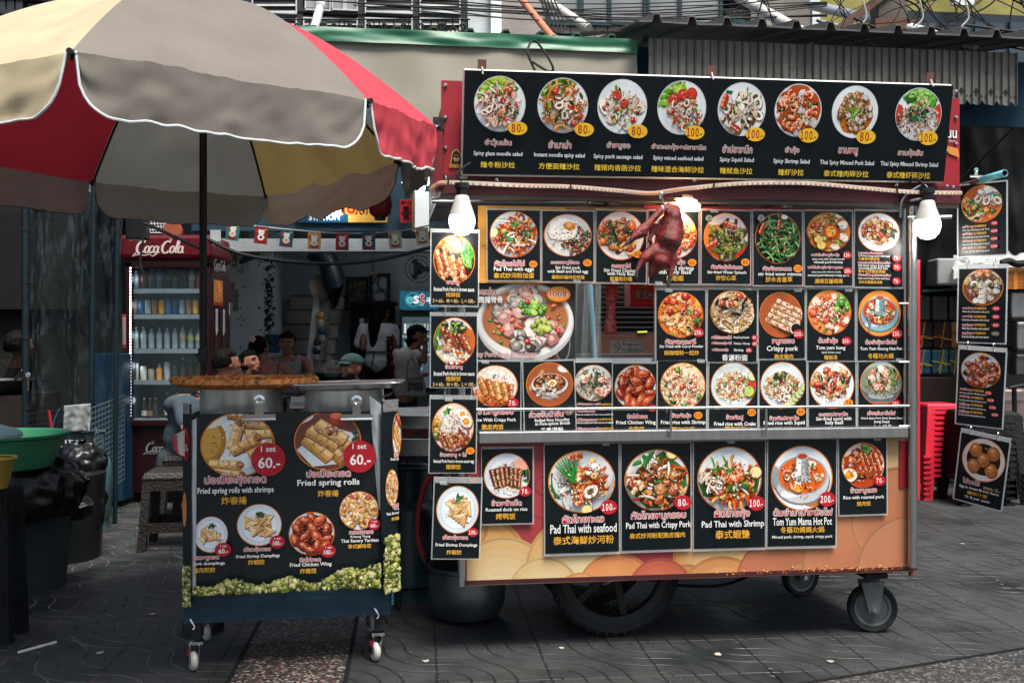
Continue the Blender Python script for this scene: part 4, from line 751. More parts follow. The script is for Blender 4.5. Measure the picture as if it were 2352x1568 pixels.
card(CP, 1204, 831, 1320, 996, -.005, 'rollnood', (1263, 883, 54, 50), [('T', 'ก๋วยจั๊บน้ำข้น', 1253, 949, 78), ('E', 'Rolled Rice Noodles', 1266, 963, 79), ('E', 'in Five-spices Broth', 1267, 972, 79), ('W', '五香湯粉', 1265, 986, 52)], [(1305, 945, 10, '70', 'd')], 'slightly tilted menu card of rolled rice noodles in five-spices broth', G3, roll=-1.6)
ty=[('T', 'หมี่ผัดกระเฉด หมู/ไก่', 1350, 927, 54, 7), ('C', '水含羞草炒米粉', 1390, 927.5, 32, 5), ('W', 'Fried rice noodles with water mimosa and pork', 1361, 934.5, 78, 4.5), ('T', 'หมี่ผัดกระเฉดกุ้ง', 1345, 943, 40, 7), ('W', 'Fried rice noodles with water mimosa and shrimp', 1364, 950.5, 84, 4.5), ('T', 'หมี่ผัดกระเฉดทะเล', 1346, 961, 46, 7), ('C', '水含羞草炒米粉', 1388, 961, 36, 5), ('W', 'Fried rice noodles with water mimosa and seafood', 1364, 968, 84, 4.5), ('T', 'หมี่ผัดกระเฉดรวมมิตร', 1350, 981.5, 56, 7), ('C', '水含羞草炒米粉', 1390, 981.5, 33, 5), ('W', 'Fried rice noodles with water mimosa and mixed', 1364, 989, 84, 4.5)]
card(CP, 1318, 834, 1408, 997, -.022, 'mimosaN', (1363, 880, 44, 41), ty, [], 'narrow menu card of rice noodles with water mimosa in small print', G3, clear=(1, 3, 0, 2))
card(CP, 1408, 837, 1508, 995, -.012, 'wings', (1459, 890, 48, 50), [('T', 'ปีกไก่ทอด', 1463, 954, 46), ('E', 'Fried Chicken Wing', 1460, 969, 90), ('C', '炸雞翅', 1461, 983, 35)], [(1497, 936, 9, '100', 'r')], 'menu card of red brown fried chicken wings leaning on the counter', G3)
sh=sheet_on(CP, 1092, 652, 1322, 826, -.03);sh.clip=(1092, 652, 1322, 826)
st=thing('stew_poster', sh.o, 'big poster of spicy pork back-bone stew in a white bowl, marked 100 baht', 'poster')
mb=MB();mb.box(sh.o-sh.n*.002, (230*sh.s, 174*sh.s, .004), '#3a3d3e', sh.u, sh.v, sh.n);mb.build('backing', PLAST, st)
mb=MB();sh.rect(mb, 1092, 652, 1321, 825, '#2a2c2c');sh.poly(mb, [(1290, 652), (1310, 652), (1296, 825), (1272, 825)], '#6b2a20');sh.disc(mb, 1292, 790, 18, 40, '#6c7476');sh.disc(mb, 1292, 790, 15, 36, '#2a2c2c')
sh.disc(mb, 1206, 740, 112, 92, '#b5b4b2', 44);sh.disc(mb, 1206, 736, 110, 84, '#d9d8d6', 44);sh.disc(mb, 1206, 732, 101, 74, '#b7a89c', 44);sh.disc(mb, 1206, 734, 98, 71, '#a8673f', 40)
f=Food(sh, mb, 1206, 734, 100, 84, 'stew');f.bits(60, 0, -.1, .88, .68, .05, ['#2f7a2c', '#49a03c', '#c62c1c', '#7fae4a', '#b8763f'])
f.bits(34, -.4, .05, .28, .42, .15, ['#a8a19c', '#8a8480', '#c98f88', '#d9d0cc', '#6a6664']);f.bits(36, .4, -.3, .42, .35, .15, ['#d9c6bf', '#e8d9d2', '#c98a7e', '#f2e9e4', '#b5766a']);f.bits(26, -.05, .55, .3, .35, .15, ['#b8aca6', '#d9a89c', '#8f8580', '#c98f80']);f.bits(12, 0, -.55, .3, .2, .15, ['#4a4644', '#8a827e', '#cfc6c0'])
f.bits(34, .15, .35, .3, .22, .07, ['#4f9a2c', '#7fb83c', '#3a7a24', '#a8c95a']);f.bits(18, .35, -.15, .2, .2, .075, ['#8fa83c', '#b5bf5a', '#6c8f2e']);f.bits(12, .1, .0, .8, .6, .06, ['#e0612a', '#c62c1c'])
mb.build('food_photo', PRINT, st)
mb=MB();sh.h+=5e-4;sh.text(mb, 'เล้งแซ่บ', 1108, 670, 60, 16, '#b3202c', '#ece6e2', .02, .08);sh.text(mb, '香辣燉豬脊骨', 1112, 689, 82, 15, '#e6e2de', '#77706a', .01, .04);sh.text(mb, 'Spicy Pork Back-Bone Stew', 1156, 814, 148, 14, '#a3343c', '#ece6e2', .01, .07);mb.build('lettering', PRINT, st)
mb=MB();sh.h+=5e-4;sh.disc(mb, 1281, 676, 28, 18, '#d9702a');sh.disc(mb, 1281, 675, 25, 15, '#e39a3c');sh.text(mb, '100B', 1281, 676, 40, 12, '#a8262c', '#f0e2d2', .03, .09);sh.rect(mb, 1295.5, 667.5, 1297, 684.5, '#a8262c');mb.build('price_badge', PRINT, st)
of=.014
card(CP, 1107, 1031, 1223, 1200, of, 'duckrice', (1164, 1092, 53, 52), [('T', 'ข้าวหน้าเป็ด', 1163, 1153, 68), ('E', 'Roasted duck on rice', 1163, 1168, 95), ('C', '烤鸭饭', 1161, 1184, 45)], [(1206, 1128, 12.5, '70.-', 'r')], 'small front card of roasted duck on rice at the left end', G4, clear=(2, 5, 4, 4))
card(CP, 1252, 1022, 1421, 1266, of, 'padsea', (1336, 1106, 77, 71), [('T', 'ผัดไทยทะเล', 1336, 1187, 94), ('E', 'Pad Thai with seafood', 1337, 1209, 151, 19), ('C', '泰式海鮮炒河粉', 1337, 1235, 138)], [(1395, 1163, 17.5, '100.-', 'r')], 'large front card of Pad Thai with seafood and a fork', G4, clear=(3, 5, 3, 6))
card(CP, 1428, 1021, 1586, 1258, of, 'padpork', (1508, 1103, 74, 69), [('T', 'ผัดไทยหมูกรอบ', 1508, 1180, 124), ('E', 'Pad Thai with Crispy Pork', 1508, 1202, 148, 17), ('C', '泰式炒河粉配脆皮豬肉', 1505, 1223, 126)], [(1564, 1152, 17.5, '80.-', 'r')], 'large front card of Pad Thai with crispy pork on a banana leaf', G4, clear=(3, 5, 3, 6))
card(CP, 1594, 1018, 1757, 1253, of, 'padshrimp', (1675, 1101, 74, 72), [('T', 'ผัดไทยกุ้ง', 1676, 1175, 80), ('E', 'Pad Thai with Shrimp', 1678, 1199, 142, 18), ('C', '泰式蝦墊', 1677, 1220, 78)], [(1731, 1153, 17.5, '100.-', 'r')], 'large front card of Pad Thai with one shrimp on top', G4, clear=(3, 5, 3, 6))
card(CP, 1764, 1015, 1920, 1247, of, 'mamapot', (1841, 1099, 71, 71), [('T', 'ต้มยำมาม่าหม้อไฟ', 1843, 1172, 135), ('E', 'Tom Yum Mama Hot Pot', 1842, 1193, 135, 16), ('C', '冬蔭功媽媽火鍋', 1842, 1211, 100), ('W', 'Minced pork, shrimp, squid, crispy pork', 1842, 1227, 138)], [(1898, 1145, 17.5, '200.-', 'r')], 'large front card of the steel Tom Yum Mama hot pot, 200', G4, clear=(3, 5, 3, 6))
card(CP, 1928, 1012, 2036, 1175, of, 'redpork', (1982, 1069, 49, 49), [('T', 'ข้าวหมูแดง', 1982, 1124, 60), ('E', 'Rice with roasted pork', 1982, 1139, 93), ('C', '烧肉饭', 1982, 1152, 32)], [(2019, 1103, 12, '70.-', 'r')], 'small front card of rice with roasted pork at the right end', G4, clear=(3, 4, 3, 4))
oh=.075
SML='S = 60.-  M = 80.-  L = 100.-'
card(CP, 991, 535, 1098, 700, oh, 'hock1', (1043, 596, 48, 56), [('T', 'ขาหมู', 1040, 651, 28), ('E', 'Braised Pork Hock in brown sauce', 1043, 664.5, 92, 9), ('C', '猪脚饭', 1041, 677, 33), ('P', SML, 1043, 691, 97, 8.5)], [], 'hanging card of braised pork hock with green leaves, below the left bulb', G5, clear=(3, 9, 3, 5))
card(CP, 990, 726, 1095, 888, oh, 'hock2', (1043, 784, 48, 55), [('T', 'ข้าวขาหมู', 1042, 843, 39), ('E', 'Braised Pork Hock in brown sauce', 1043, 857.5, 93, 9), ('C', '猪脚饭', 1041, 869.5, 34), ('P', SML, 1043, 882, 97, 8.5)], [], 'hanging card of braised pork hock on rice with red chillies', G5, clear=(3, 9, 3, 3), holes=True)
card(CP, 988, 917, 1093, 1084, oh, 'hockegg', (1040, 981, 48, 56), [('T', 'ข้าวขาหมู + ไข่', 1041, 1044, 60), ('E', 'Braised Pork Hock in brown sauce+egg', 1043, 1059, 92, 9), ('C', '猪脚饭', 1042, 1071, 34)], [(1080, 1034, 9, '75.-', 'o')], 'hanging card of braised pork hock with rice and boiled egg', G5, clear=(3, 10, 3, 3), roll=1, holes=True)
card(CP, 996, 1109, 1103, 1281, oh, 'dumpling', (1050, 1170, 49, 55), [('T', 'เกี๊ยวกุ้งทอด', 1047, 1234, 57), ('E', 'Fried Shrimp Dumplings', 1050, 1251, 95), ('C', '炸蝦餃', 1045, 1267, 34)], [(1087, 1221, 11, '100.-', 'r')], 'lowest hanging card of fried shrimp dumplings at the left', G5, clear=(3, 14, 3, 3), roll=2, holes=True)
YR=4.38
def rcard(x0, y0, x1, y1, yaw, roll, *a, **k):
 c=P((x0+x1)/2, (y0+y1)/2, YR-.08);q=Matrix.Rotation(R(-yaw), 3, 'Z');u=q@V((1, 0, 0));n=q@V((0, -1, 0))
 a=R(yaw);u=V((math.cos(a), -math.sin(a), -roll)).normalized();v=V((0, -roll/math.sin(a), 1)).normalized();n=u.cross(v).normalized();v=n.cross(u);sv=c.y/F
 sh=Sheet(c, u, v, n, sv, (x0+x1)/2, (y0+y1)/2);kx=1/max(.5, math.cos(R(yaw)))
 w0=sh.w;px=sh.px
 sh.w=lambda x, y, h=None:w0(px+(x-px)*kx, y, h)
 _b=(x1-x0)*kx
 return sh, kx
def rboard(x0, y0, x1, y1, yaw, roll, food, circ, texts, badges, label, holes):
 sh, kx=rcard(x0, y0, x1, y1, yaw, roll)
 t=thing('menu_card', sh.o, label, 'menu card', G6)
 mb=MB();mb.box(sh.o-sh.n*.001, ((x1-x0)*kx*sh.s, (y1-y0)*sh.s, .003), '#0c1519', sh.u, sh.v, sh.n);mb.build('backing', PRINT, t)
 mb=MB()
 for a, b_, c, d in((x0-2, y0-(3 if not holes else 10), x1+2, y0), (x0-2, y1, x1+2, y1+3), (x0-2.5, y0, x0, y1), (x1, y0, x1+2.5, y1)):mb.prism([sh.w(a, b_, -.002), sh.w(a, d, -.002), sh.w(c, d, -.002), sh.w(c, b_, -.002)], sh.n*.0015, '#c9cfd0')
 mb.build('laminate_border', mat('pale_laminate', None, .3, alpha=.75, ns=8, na=.1), t)
 mb=MB();x, y, rx, ry=circ;sh.disc(mb, x, y, rx, ry, '#d9861f', 36);sh.disc(mb, x, y, rx*.97, ry*.98, '#c9501a', 36);dish(Food(sh, mb, x, y, rx, ry, label), food);mb.build('food_photo', PRINT, t)
 mb=MB();sh.h+=4e-4
 for q in texts:put(sh, mb, q)
 mb.build('lettering', PRINT, t)
 for b in badges:price(sh, *b, t)
 if holes:
  for hx in(x0+15, x1-18):
   mb=MB();c=sh.w(hx, y0-10, .004);mb.tube([c+sh.n*(math.cos(a)*.016)+sh.v*(math.sin(a)*.02)for a in[k*math.pi/7 for k in range(14)]], .0014, '#999', 6, closed=True);mb.build('hanging_ring', CHROME, t, smooth=True)
def rlines(y0, step, x, rows, en):
 o=[]
 for i, r in enumerate(rows):o+=[('T', r, x-17, y0+i*step, 17, 7), ('C', '泰式壽喜燒湯', x+3, y0+i*step, 20, 5.5), ('W', en[i], x-4, y0+i*step+8.5, 44, 5)]
 return o
rboard(2217, 422, 2294, 586, 42, .0, 'suki', (2255, 468, 33, 43), rlines(519, 16.5, 2250, ['สุกี้หมู', 'สุกี้กุ้ง', 'สุกี้ทะเล', 'สุกี้รวมมิตร'], ['Thai Suki Yaki Soup with Pork', 'Thai Suki Yaki Soup with Shrimp', 'Thai Suki Yaki Soup with Seafood', 'Thai Suki Yaki Soup with Mixed seafood']), [(2276, 515+i*17.5, 5.5, s, 'r')for i, s in enumerate(('70', '100', '100', '100'))], 'topmost of the four menu cards on the right, a seafood suki soup', False)
rboard(2217, 617, 2293, 786, 42, .03, 'gravy', (2256, 660, 33, 42), rlines(708, 19, 2250, ['ราดหน้าหมู', 'ราดหน้ากุ้ง', 'ราดหน้าทะเล', 'ราดหน้ารวม'], ['Wide Rice Noodles with pork', 'Wide Rice Noodles with shrimp', 'Wide Rice Noodles with seafood', 'Wide Rice Noodles with mixed seafood']), [(2279, 708+i*19, 6, s, 'r' if i<3 else 'd')for i, s in enumerate(('60', '80', '80', '80'))], 'second menu card on the right, grey noodles in gravy, above the egg noodles', True)
rboard(2215, 805, 2289, 978, 42, .07, 'blacknood', (2251, 850, 32, 41), rlines(897, 17, 2245, ['ผัดซีอิ๊วหมู', 'ผัดซีอิ๊วกุ้ง', 'ผัดซีอิ๊วทะเล', 'ผัดซีอิ๊วรวม'], ['Stir fried noodle pork with black soy sauce', 'Stir fried noodle shrimp with black soy sauce', 'Stir fried noodle seafood with black soy', 'Stir fried noodle mixed seafood with soy']), [(2266+i*4, 900+i*16, 5.5, s, 'r')for i, s in enumerate(('70', '100', '100', '100'))], 'third menu card on the right, reddish meat noodles on a pale blue plate', True)
rboard(2215, 1000, 2292, 1163, 42, .17, 'egg5', (2255, 1054, 35, 52), [('T', 'ไข่พะโล้', 2240, 1112, 28, 13), ('P', 'ฟองละ 15.-', 2274, 1118, 27, 8), ('E', 'Egg in Sweet Brown Sauce', 2254, 1128, 64, 8), ('C', '甜棕汁蛋', 2252, 1139, 33), ('E', '15 B per each', 2253, 1151, 40, 7)], [], 'lowest menu card on the right, five brown eggs in a bowl', True)
mb=MB();a=P(2204, 428, 4.42);b=P(2308, 398, 4.12);mb.tube([a, a.lerp(b, .55)], .011, '#9aa3a6', 12);pp=mb.build('hanging_pipe', STEEL, loc=a, smooth=True);tag(pp, 'short pipe sticking out from the cart roof, its end teal', 'pipe')
mb=MB();mb.tube([a.lerp(b, .5), b], .0145, '#5fa6b0', 14, cap=False);mb.tube([b, b-(b-a).normalized()*.03], .0105, '#142226', 12, cap=False);mb.build('teal_sleeve', PLAST, pp, smooth=True, solid=.002)
def binder_clip(c, s, u, n, label, group):
 t=thing('bulldog_clip', c, label, 'clip', group);u=V(u);n=V(n);v=V((0, 0, 1))
 mb=MB();mb.prism([c-u*s*.5+v*0, c+u*s*.5, c+u*s*.5+v*s*.16-n*0, c-u*s*.5+v*s*.16], n*s*.12, '#aaa');mb.tube([c-u*s*.5+n*s*.12, c+u*s*.5+n*s*.12], s*.05, '#aaa', 8);mb.build('jaw', CHROME, t)
 mb=MB();o=c+v*s*.16+n*s*.06;mb.prism([o-u*s*.13, o+u*s*.13, o+u*s*.12+v*s*.3, o-u*s*.12+v*s*.3], n*s*.03, '#aaa');mb.lathe(o+v*s*.42+n*s*.02, [(s*.17, -s*.02), (s*.18, s*.03), (s*.1, s*.05), (s*.06, s*.02), (s*.04, s*.02)], '#aaa', 18, n);mb.build('lever', CHROME, t, smooth=True)
 return t
binder_clip(P(2241, 408, 4.3), .055, (1, 0, 0), (0, -1, 0), 'small steel clip on the pipe above the right hanging cards', None)
# ------- lamps on the cart
def led_bulb(c, sc_, label, cable):
 t=thing('led_bulb', c, label, 'light bulb', 'lit bulbs at the cart corners')
 r=.058*sc_
 mb=MB();mb.lathe(c, [(.001, -r*1.02), (r*.5, -r*.9), (r*.85, -r*.55), (r*1.0, -r*.05), (r*.97, r*.35), (r*.92, r*.5)], '#fff', 24);mb.build('diffuser', GLOW, t, smooth=True)
 mb=MB();mb.lathe(c, [(r*.94, r*.5), (r*.9, r*.7), (r*.62, r*1.5), (r*.52, r*1.9), (r*.4, r*2.0)], '#b9b9b6', 24);mb.build('housing', PLAST, t, smooth=True)
 mb=MB();mb.lathe(c, [(r*.42, r*1.95), (r*.42, r*2.5), (r*.55, r*2.52), (r*.55, r*2.9), (r*.25, r*2.95)], '#14171a', 16);mb.build('socket', PLAST, t, smooth=True)
 mb=MB();mb.tube(spline(cable), .005, '#1a1c1e', 6);mb.build('flex', RUBBER, t, smooth=True)
 l=bpy.data.lights.new('bulb_light', 'POINT');l.energy=1.9;l.shadow_soft_size=r*.9;l.color=(1, .96, .9)
 lo=bpy.data.objects.new('bulb_light', l);COL.objects.link(lo);lo.parent=t;lo.location=(0, -.02, -r*1.15);return t
b1=cq(1061, 510, .17);led_bulb(b1, .9, 'lit white bulb at the left corner under the cart roof', [b1+V((0, 0, .16)), b1+V((-.02, 0, .19)), b1+V((.03, .05, .24))])
b2=cq(2130, 520, .1);led_bulb(b2, .95, 'lit white bulb outside the right post of the cart', [b2+V((0, 0, .16)), b2+V((-.06, 0, .2)), b2+V((-.1, .03, .12))])
mb=MB();mb.tube([cq(2085, 500, .05), cq(2186, 498, .12)], .009, '#aaa');mb.tube(spline([cq(2068, 500, .05), cq(2075, 455, .06), cq(2120, 425, .09), cq(2130, 450, .1), cq(2090, 462, .08)]), .006, '#9a9a98', 6);o=mb.build('lamp_bracket', STEEL, ct, smooth=True)
wl_=cq(1566, 477, -.02)
t=thing('warm_lamp', wl_, 'round flat warm lamp glowing under the cart roof beside the duck', 'lamp')
LX=V((.05, .42, .9)).normalized();mb=MB();mb.lathe(wl_, [(.001, -.02), (.05, -.018), (.078, -.004), (.076, .004), (.001, .005)], '#fff', 28, LX);mb.build('diffuser', WARM, t, smooth=True)
mb=MB();mb.lathe(wl_, [(.08, .002), (.083, .012), (.06, .028), (.02, .032), (.018, .07)], '#c9a898', 24, LX);mb.build('housing', PLAST, t, smooth=True)
l=bpy.data.lights.new('lamp_light', 'POINT');l.energy=4.2;l.shadow_soft_size=.05;l.color=(1, .62, .36);lo=bpy.data.objects.new('lamp_light', l);COL.objects.link(lo);lo.parent=t;lo.location=(0, -.03, -.035)
# ------- hanging roast duck
dc=cq(1535, 540, .2)
def dq(x, y, o=0):return cq(x, y, .2+o)
dk=thing('roast_duck', dc, 'glossy dark red roast duck hanging by its neck from a steel hook', 'roast duck')
DS=lambda x, y:(x*.1648+1349.4, y*.1648+430.7)
def dz(x, y, o=0):return dq(*DS(x, y), o)
def sz(n):return n*.1648/F*dc.y
pc=[('e', dz(x, y, .012*(k%3==0)), (sz(a), d, sz(b)))for k, (x, y, a, b, d)in enumerate(((1190, 430, 128, 170, .062), (1165, 540, 178, 190, .075), (1148, 640, 200, 190, .082), (1125, 740, 192, 180, .084), (1085, 840, 172, 170, .08), (1040, 940, 165, 160, .076), (1020, 1030, 150, 130, .066)))]
pc+=[('c', dz(1215, 330), dz(1130, 270), sz(95), sz(62)), ('c', dz(1130, 270, .02), dz(1010, 330, .05), sz(62), sz(55)), ('c', dz(1010, 330, .05), dz(860, 500, .06), sz(55), sz(48)), ('c', dz(860, 500, .06), dz(745, 610, .07), sz(60), sz(78)), ('c', dz(745, 610, .07), dz(650, 690, .075), sz(78), sz(52)), ('c', dz(800, 640, .07), dz(700, 690, .075), sz(48), sz(36)), ('c', dz(650, 690, .075), dz(460, 850, .08), sz(46), sz(12)), ('c', dz(620, 735, .075), dz(470, 850, .08), sz(34), sz(10))]
pc+=[('c', dz(930, 890, .03), dz(790, 980, .04), sz(110), sz(75)), ('c', dz(790, 980, .04), dz(700, 1130, .045), sz(62), sz(34)), ('c', dz(700, 1130, .045), dz(680, 1240, .045), sz(32), sz(34)), ('c', dz(680, 1240, .045), dz(690, 1280, .05), sz(34), sz(26))]
pc+=[('c', dz(1120, 900, .03), dz(1200, 1000, .035), sz(110), sz(70)), ('c', dz(1200, 1000, .035), dz(1160, 1200, .04), sz(58), sz(34)), ('c', dz(1160, 1200, .04), dz(1130, 1330, .04), sz(30), sz(30)), ('c', dz(1130, 1330, .04), dz(1125, 1370, .045), sz(34), sz(26))]
pc+=[('c', dz(950, 1080, .02), dz(900, 1220, .02), sz(110), sz(60)), ('c', dz(900, 1220, .02), dz(895, 1310, .02), sz(60), sz(18))]
pc+=[('c', dz(950, 540, .02), dz(900, 650, .03), sz(50), sz(36)), ('c', dz(900, 650, .03), dz(855, 740, .035), sz(34), sz(28)), ('c', dz(860, 735, .035), dz(850, 750, .035), sz(34), sz(24))]
zt1, zt2, zt3=dz(0, 1150).z, dz(0, 1235).z, dz(0, 1195).z;bk=dz(590, 0).x;bz=dz(0, 720).z;xl=dz(960, 0).x;xm=dz(820, 0).x
def dcol(p):
 if p.x<bk and p.z<bz+.05 and p.z>dz(0, 900).z:return '#17120f'
 if p.z<zt1 and p.x<dz(770, 0).x:return '#15110f'
 if p.z<zt2 and p.x>dz(1080, 0).x:return '#15110f'
 if p.z<zt3 and p.x<dz(1040, 0).x:return '#1b1210'
 n=noise.noise(p*30)*.5+noise.noise(p*9)*.5
 return mixc('#470d0b', '#84201a', .5+n)
def ddisp(p):return p+V((0, 1, 0))*.0016*noise.noise(V((p.x*60, p.y*60, p.z*150)))
body=organic('duck_body', pc, .0055, mat('roast_skin', None, .36, spec=.5, ns=55, na=.35, bump=.6, bs=210), dk, None, dcol, 4, ddisp)
mb=MB();hk=dz(1040, 80, .05);mb.tube(spline([dz(1015, 160, .06), dz(1018, 105, .06), dz(1032, 80, .06), dz(1042, 110, .06), dz(1036, 250, .05), dz(1055, 285, .055), dz(1052, 370, .055)]), .0042, '#aaa', 8);mb.build('steel_hook', CHROME, dk, smooth=True)
# ------- things seen through the cart
t=thing('steel_hook', cq(1440, 505, .0), 'empty bent steel hook on the cart roof, left of the duck', 'hook')
mb=MB();mb.tube(spline([cq(1434, 527, .02), cq(1437, 515, .03), cq(1445, 507, .03), cq(1452, 512, .02)]), .003, '#aaa', 6);mb.build('wire', CHROME, t, smooth=True)
YB=6.3
t=thing('wrapped_sausage', P(1403, 708, 4.36), 'long red sausage in clear wrap hanging behind the counter', 'sausage')
mb=MB();g=random.Random(5)
def sg_(u, v):
 a=u*2*math.pi;y=652+v*116;w_=(12+2*math.sin(v*9))*(1 if.04<v<.97 else.75);x=1405-v*4
 p=P(x, y, 4.36);r=w_/F*4.36;return p+V((math.cos(a)*r, math.sin(a)*r*.45, 0))*(1+.3*noise.noise(V((a*1.5, v*20, 0))))
mb.grid(sg_, 16, 60, '#b5302a');mb.build('meat', mat('wrapped_meat', None, .2, spec=.8, ns=45, na=.7, bump=.6, bs=60), t, smooth=True)
mb=MB();mb.tube([P(1405, 652, 4.36), P(1404, 640, 4.36)], .004, '#111');mb.build('tie', RUBBER, t)
for nm, x, w_, c, lab in(('blue_pipe', 1358, 5.5, '#5f93a8', 'pale blue water pipe standing behind the cart'), ):
 mb=MB();mb.tube([P(1350, 560, 5.6), P(1366, 826, 5.6), V((P(1366, 826, 5.6).x, 5.6, 0))], .014, c, 12);o=mb.build('water_pipe', PLAST, loc=P(x, 826, 5.6), smooth=True);tag(o, lab, 'pipe')
t=thing('plastic_curtain', P(1350, 740, 5.5), 'clear plastic sheet hanging beside the blue pipe behind the cart', 'curtain')
mb=MB();mb.grid(lambda u, v:P(1322+u*60, 640+v*190, 5.5)+V((0, .05*math.sin(u*14+v*2), 0)), 24, 10, '#9aa0a0');mb.build('sheet', CLEAR, t, smooth=True)
t=thing('louvred_shutter', P(1450, 720, YB), 'dark grey louvred shutter behind the cart counter', 'shutter')
mb=MB();x0, x1=xat(1366, YB), xat(1720, YB)
for i in range(14):z=zat(640+i*11.5, YB);mb.box(V(((x0+x1)/2, YB, z)), (x1-x0, .012, .024), '#2a2e30', V((1, 0, 0)), V((0, .85, .5)).normalized())
mb.build('slats', DARKM, t);mb=MB();mb.box(V(((x0+x1)/2, YB+.06, zat(715, YB))), (x1-x0, .02, .5), '#07090a');mb.build('backing', DARKM, t)
mb=MB();mb.box(V((xat(1366, YB)-.02, YB, zat(712, YB))), (.04, .06, .48), '#1d2022');mb.build('jamb', DARKM, t)
t=thing('wooden_board', P(1440, 790, 6.1), 'dark brown wooden board under the louvred shutter', 'board');mb=MB();mb.box(P(1530, 789, 6.1), (.9, .03, zat(765, 6.1)-zat(812, 6.1)), '#38201a');mb.build('plank', MATTE, t)
t=thing('counter_ledge', P(1440, 822, 6.0), 'pale grey steel ledge below the wooden board behind the cart', 'ledge');mb=MB();mb.box(P(1470, 824, 6.0), (1.1, .3, .06), '#777c7e');mb.build('ledge_top', STEEL, t)
PLN=Plane((0, 4.6), (1, 4.6));sh=sheet_on(PLN, 1403, 781, 1477, 810, 0);t=thing('no_smoking_sign', sh.o, 'small white no smoking sign in Thai and English', 'sign')
mb=MB();mb.box(sh.o-sh.n*.003, (74*sh.s, 29*sh.s, .005), '#e6eaea', sh.u, sh.v, sh.n);mb.build('plate', PLAST, t, bevel=.004)
mb=MB();sh.h=.001
for a, b, c, d in((1404.5, 782.5, 1475.5, 783.5), (1404.5, 807.5, 1475.5, 808.5), (1404.5, 782.5, 1405.5, 808.5), (1474.5, 782.5, 1475.5, 808.5)):sh.rect(mb, a, b, c, d, '#1f5a86')
sh.disc(mb, 1417, 796, 9.5, 9.5, '#a8262c', 24);sh.disc(mb, 1417, 796, 7.6, 7.6, '#e6eaea', 24);sh.rect(mb, 1411, 795.5, 1423, 797, '#22384a');sh.disc(mb, 1421, 792, 1.5, 1.2, '#22384a', 8);sh.poly(mb, [(1411.5, 790), (1412.8, 789), (1423, 801.5), (1421.5, 802.8)], '#a8262c')
sh.text(mb, 'ห้ามสูบบุหรี่', 1451, 791, 42, 12, '#8f2a2a');sh.text(mb, 'NO SMOKING', 1450, 802.5, 44, 7, '#1f4a66');mb.build('lettering', PRINT, t)
PLN=Plane((0, 4.52), (1, 4.52));sh=sheet_on(PLN, 1448, 650, 1540, 698, 0);t=thing('red_beer_crate', sh.o, 'red plastic beer crate with the word LEO, behind the duck', 'crate')
mb=MB();mb.box(sh.o+V((0, .12, 0)), (92*sh.s, .23, 60*sh.s), '#e0283a');mb.box(sh.o+V((0, .12, -27*sh.s)), (94*sh.s, .24, 5*sh.s), '#a81a28');mb.build('body', PLAST, t, bevel=.006)
mb=MB();sh.h=.002;sh.rect(mb, 1456, 668, 1540, 686, '#b59a96');sh.text(mb, 'LEO', 1481, 677, 48, 14, '#a3262e', '#d9cfca', .05, .09);sh.poly(mb, [(1457, 667), (1462, 658), (1470, 655), (1478, 652), (1487, 655), (1490, 661), (1489, 667)], '#b8643c');sh.disc(mb, 1481, 658, 5, 4, '#cf8a54');mb.build('emblem', PRINT, t)
t=thing('yellow_pen', P(1476, 762, 6.2), 'thin yellow pen lying above the wooden board', 'pen');mb=MB();mb.tube([P(1464, 763, 6.08), P(1486, 762, 6.08)], .006, '#b5b52a');mb.build('barrel', PLAST, t)
# ------- big parasol
APX=V((-1.37, 4.3, 2.71));CXY=V((-1.245, 4.0, 0))
rim=[V((-1.172, 2.65, zat(118, 2.65))), V((-.46, 3.18, zat(231, 3.18))), V((xat(1002, 3.78), 3.78, zat(290, 3.78))), V((-.485, 4.34, zat(372, 4.34))), V((-1.32, 5.35, zat(452, 5.35))), V((-2.03, 4.81, zat(418, 4.81))), V((-2.42, 3.75, 2.03)), V((-2.0, 2.9, 1.99))]
pcol=['#746f69', '#b0434e', '#6c7473', '#857349', '#85857d', '#8a2430', '#6d6a64', '#b0a488']
UM=[mat('canopy_'+n, None, .9, spec=.08, ns=3, na=.1, bump=.5, bs=4, transl=.25, stretch=(1.5, 1.5, .7))for n in('cloth', )][0]
um=thing('market_umbrella', V((-1.371, 4.42, 0)), 'big faded beige, grey and red market parasol with white edging', 'umbrella')
def dome(p, t):
 q=p.lerp(APX, t);q.z=p.z+(APX.z-p.z)*(math.sin(t*math.pi/2)**.97);return q
g=random.Random(8)
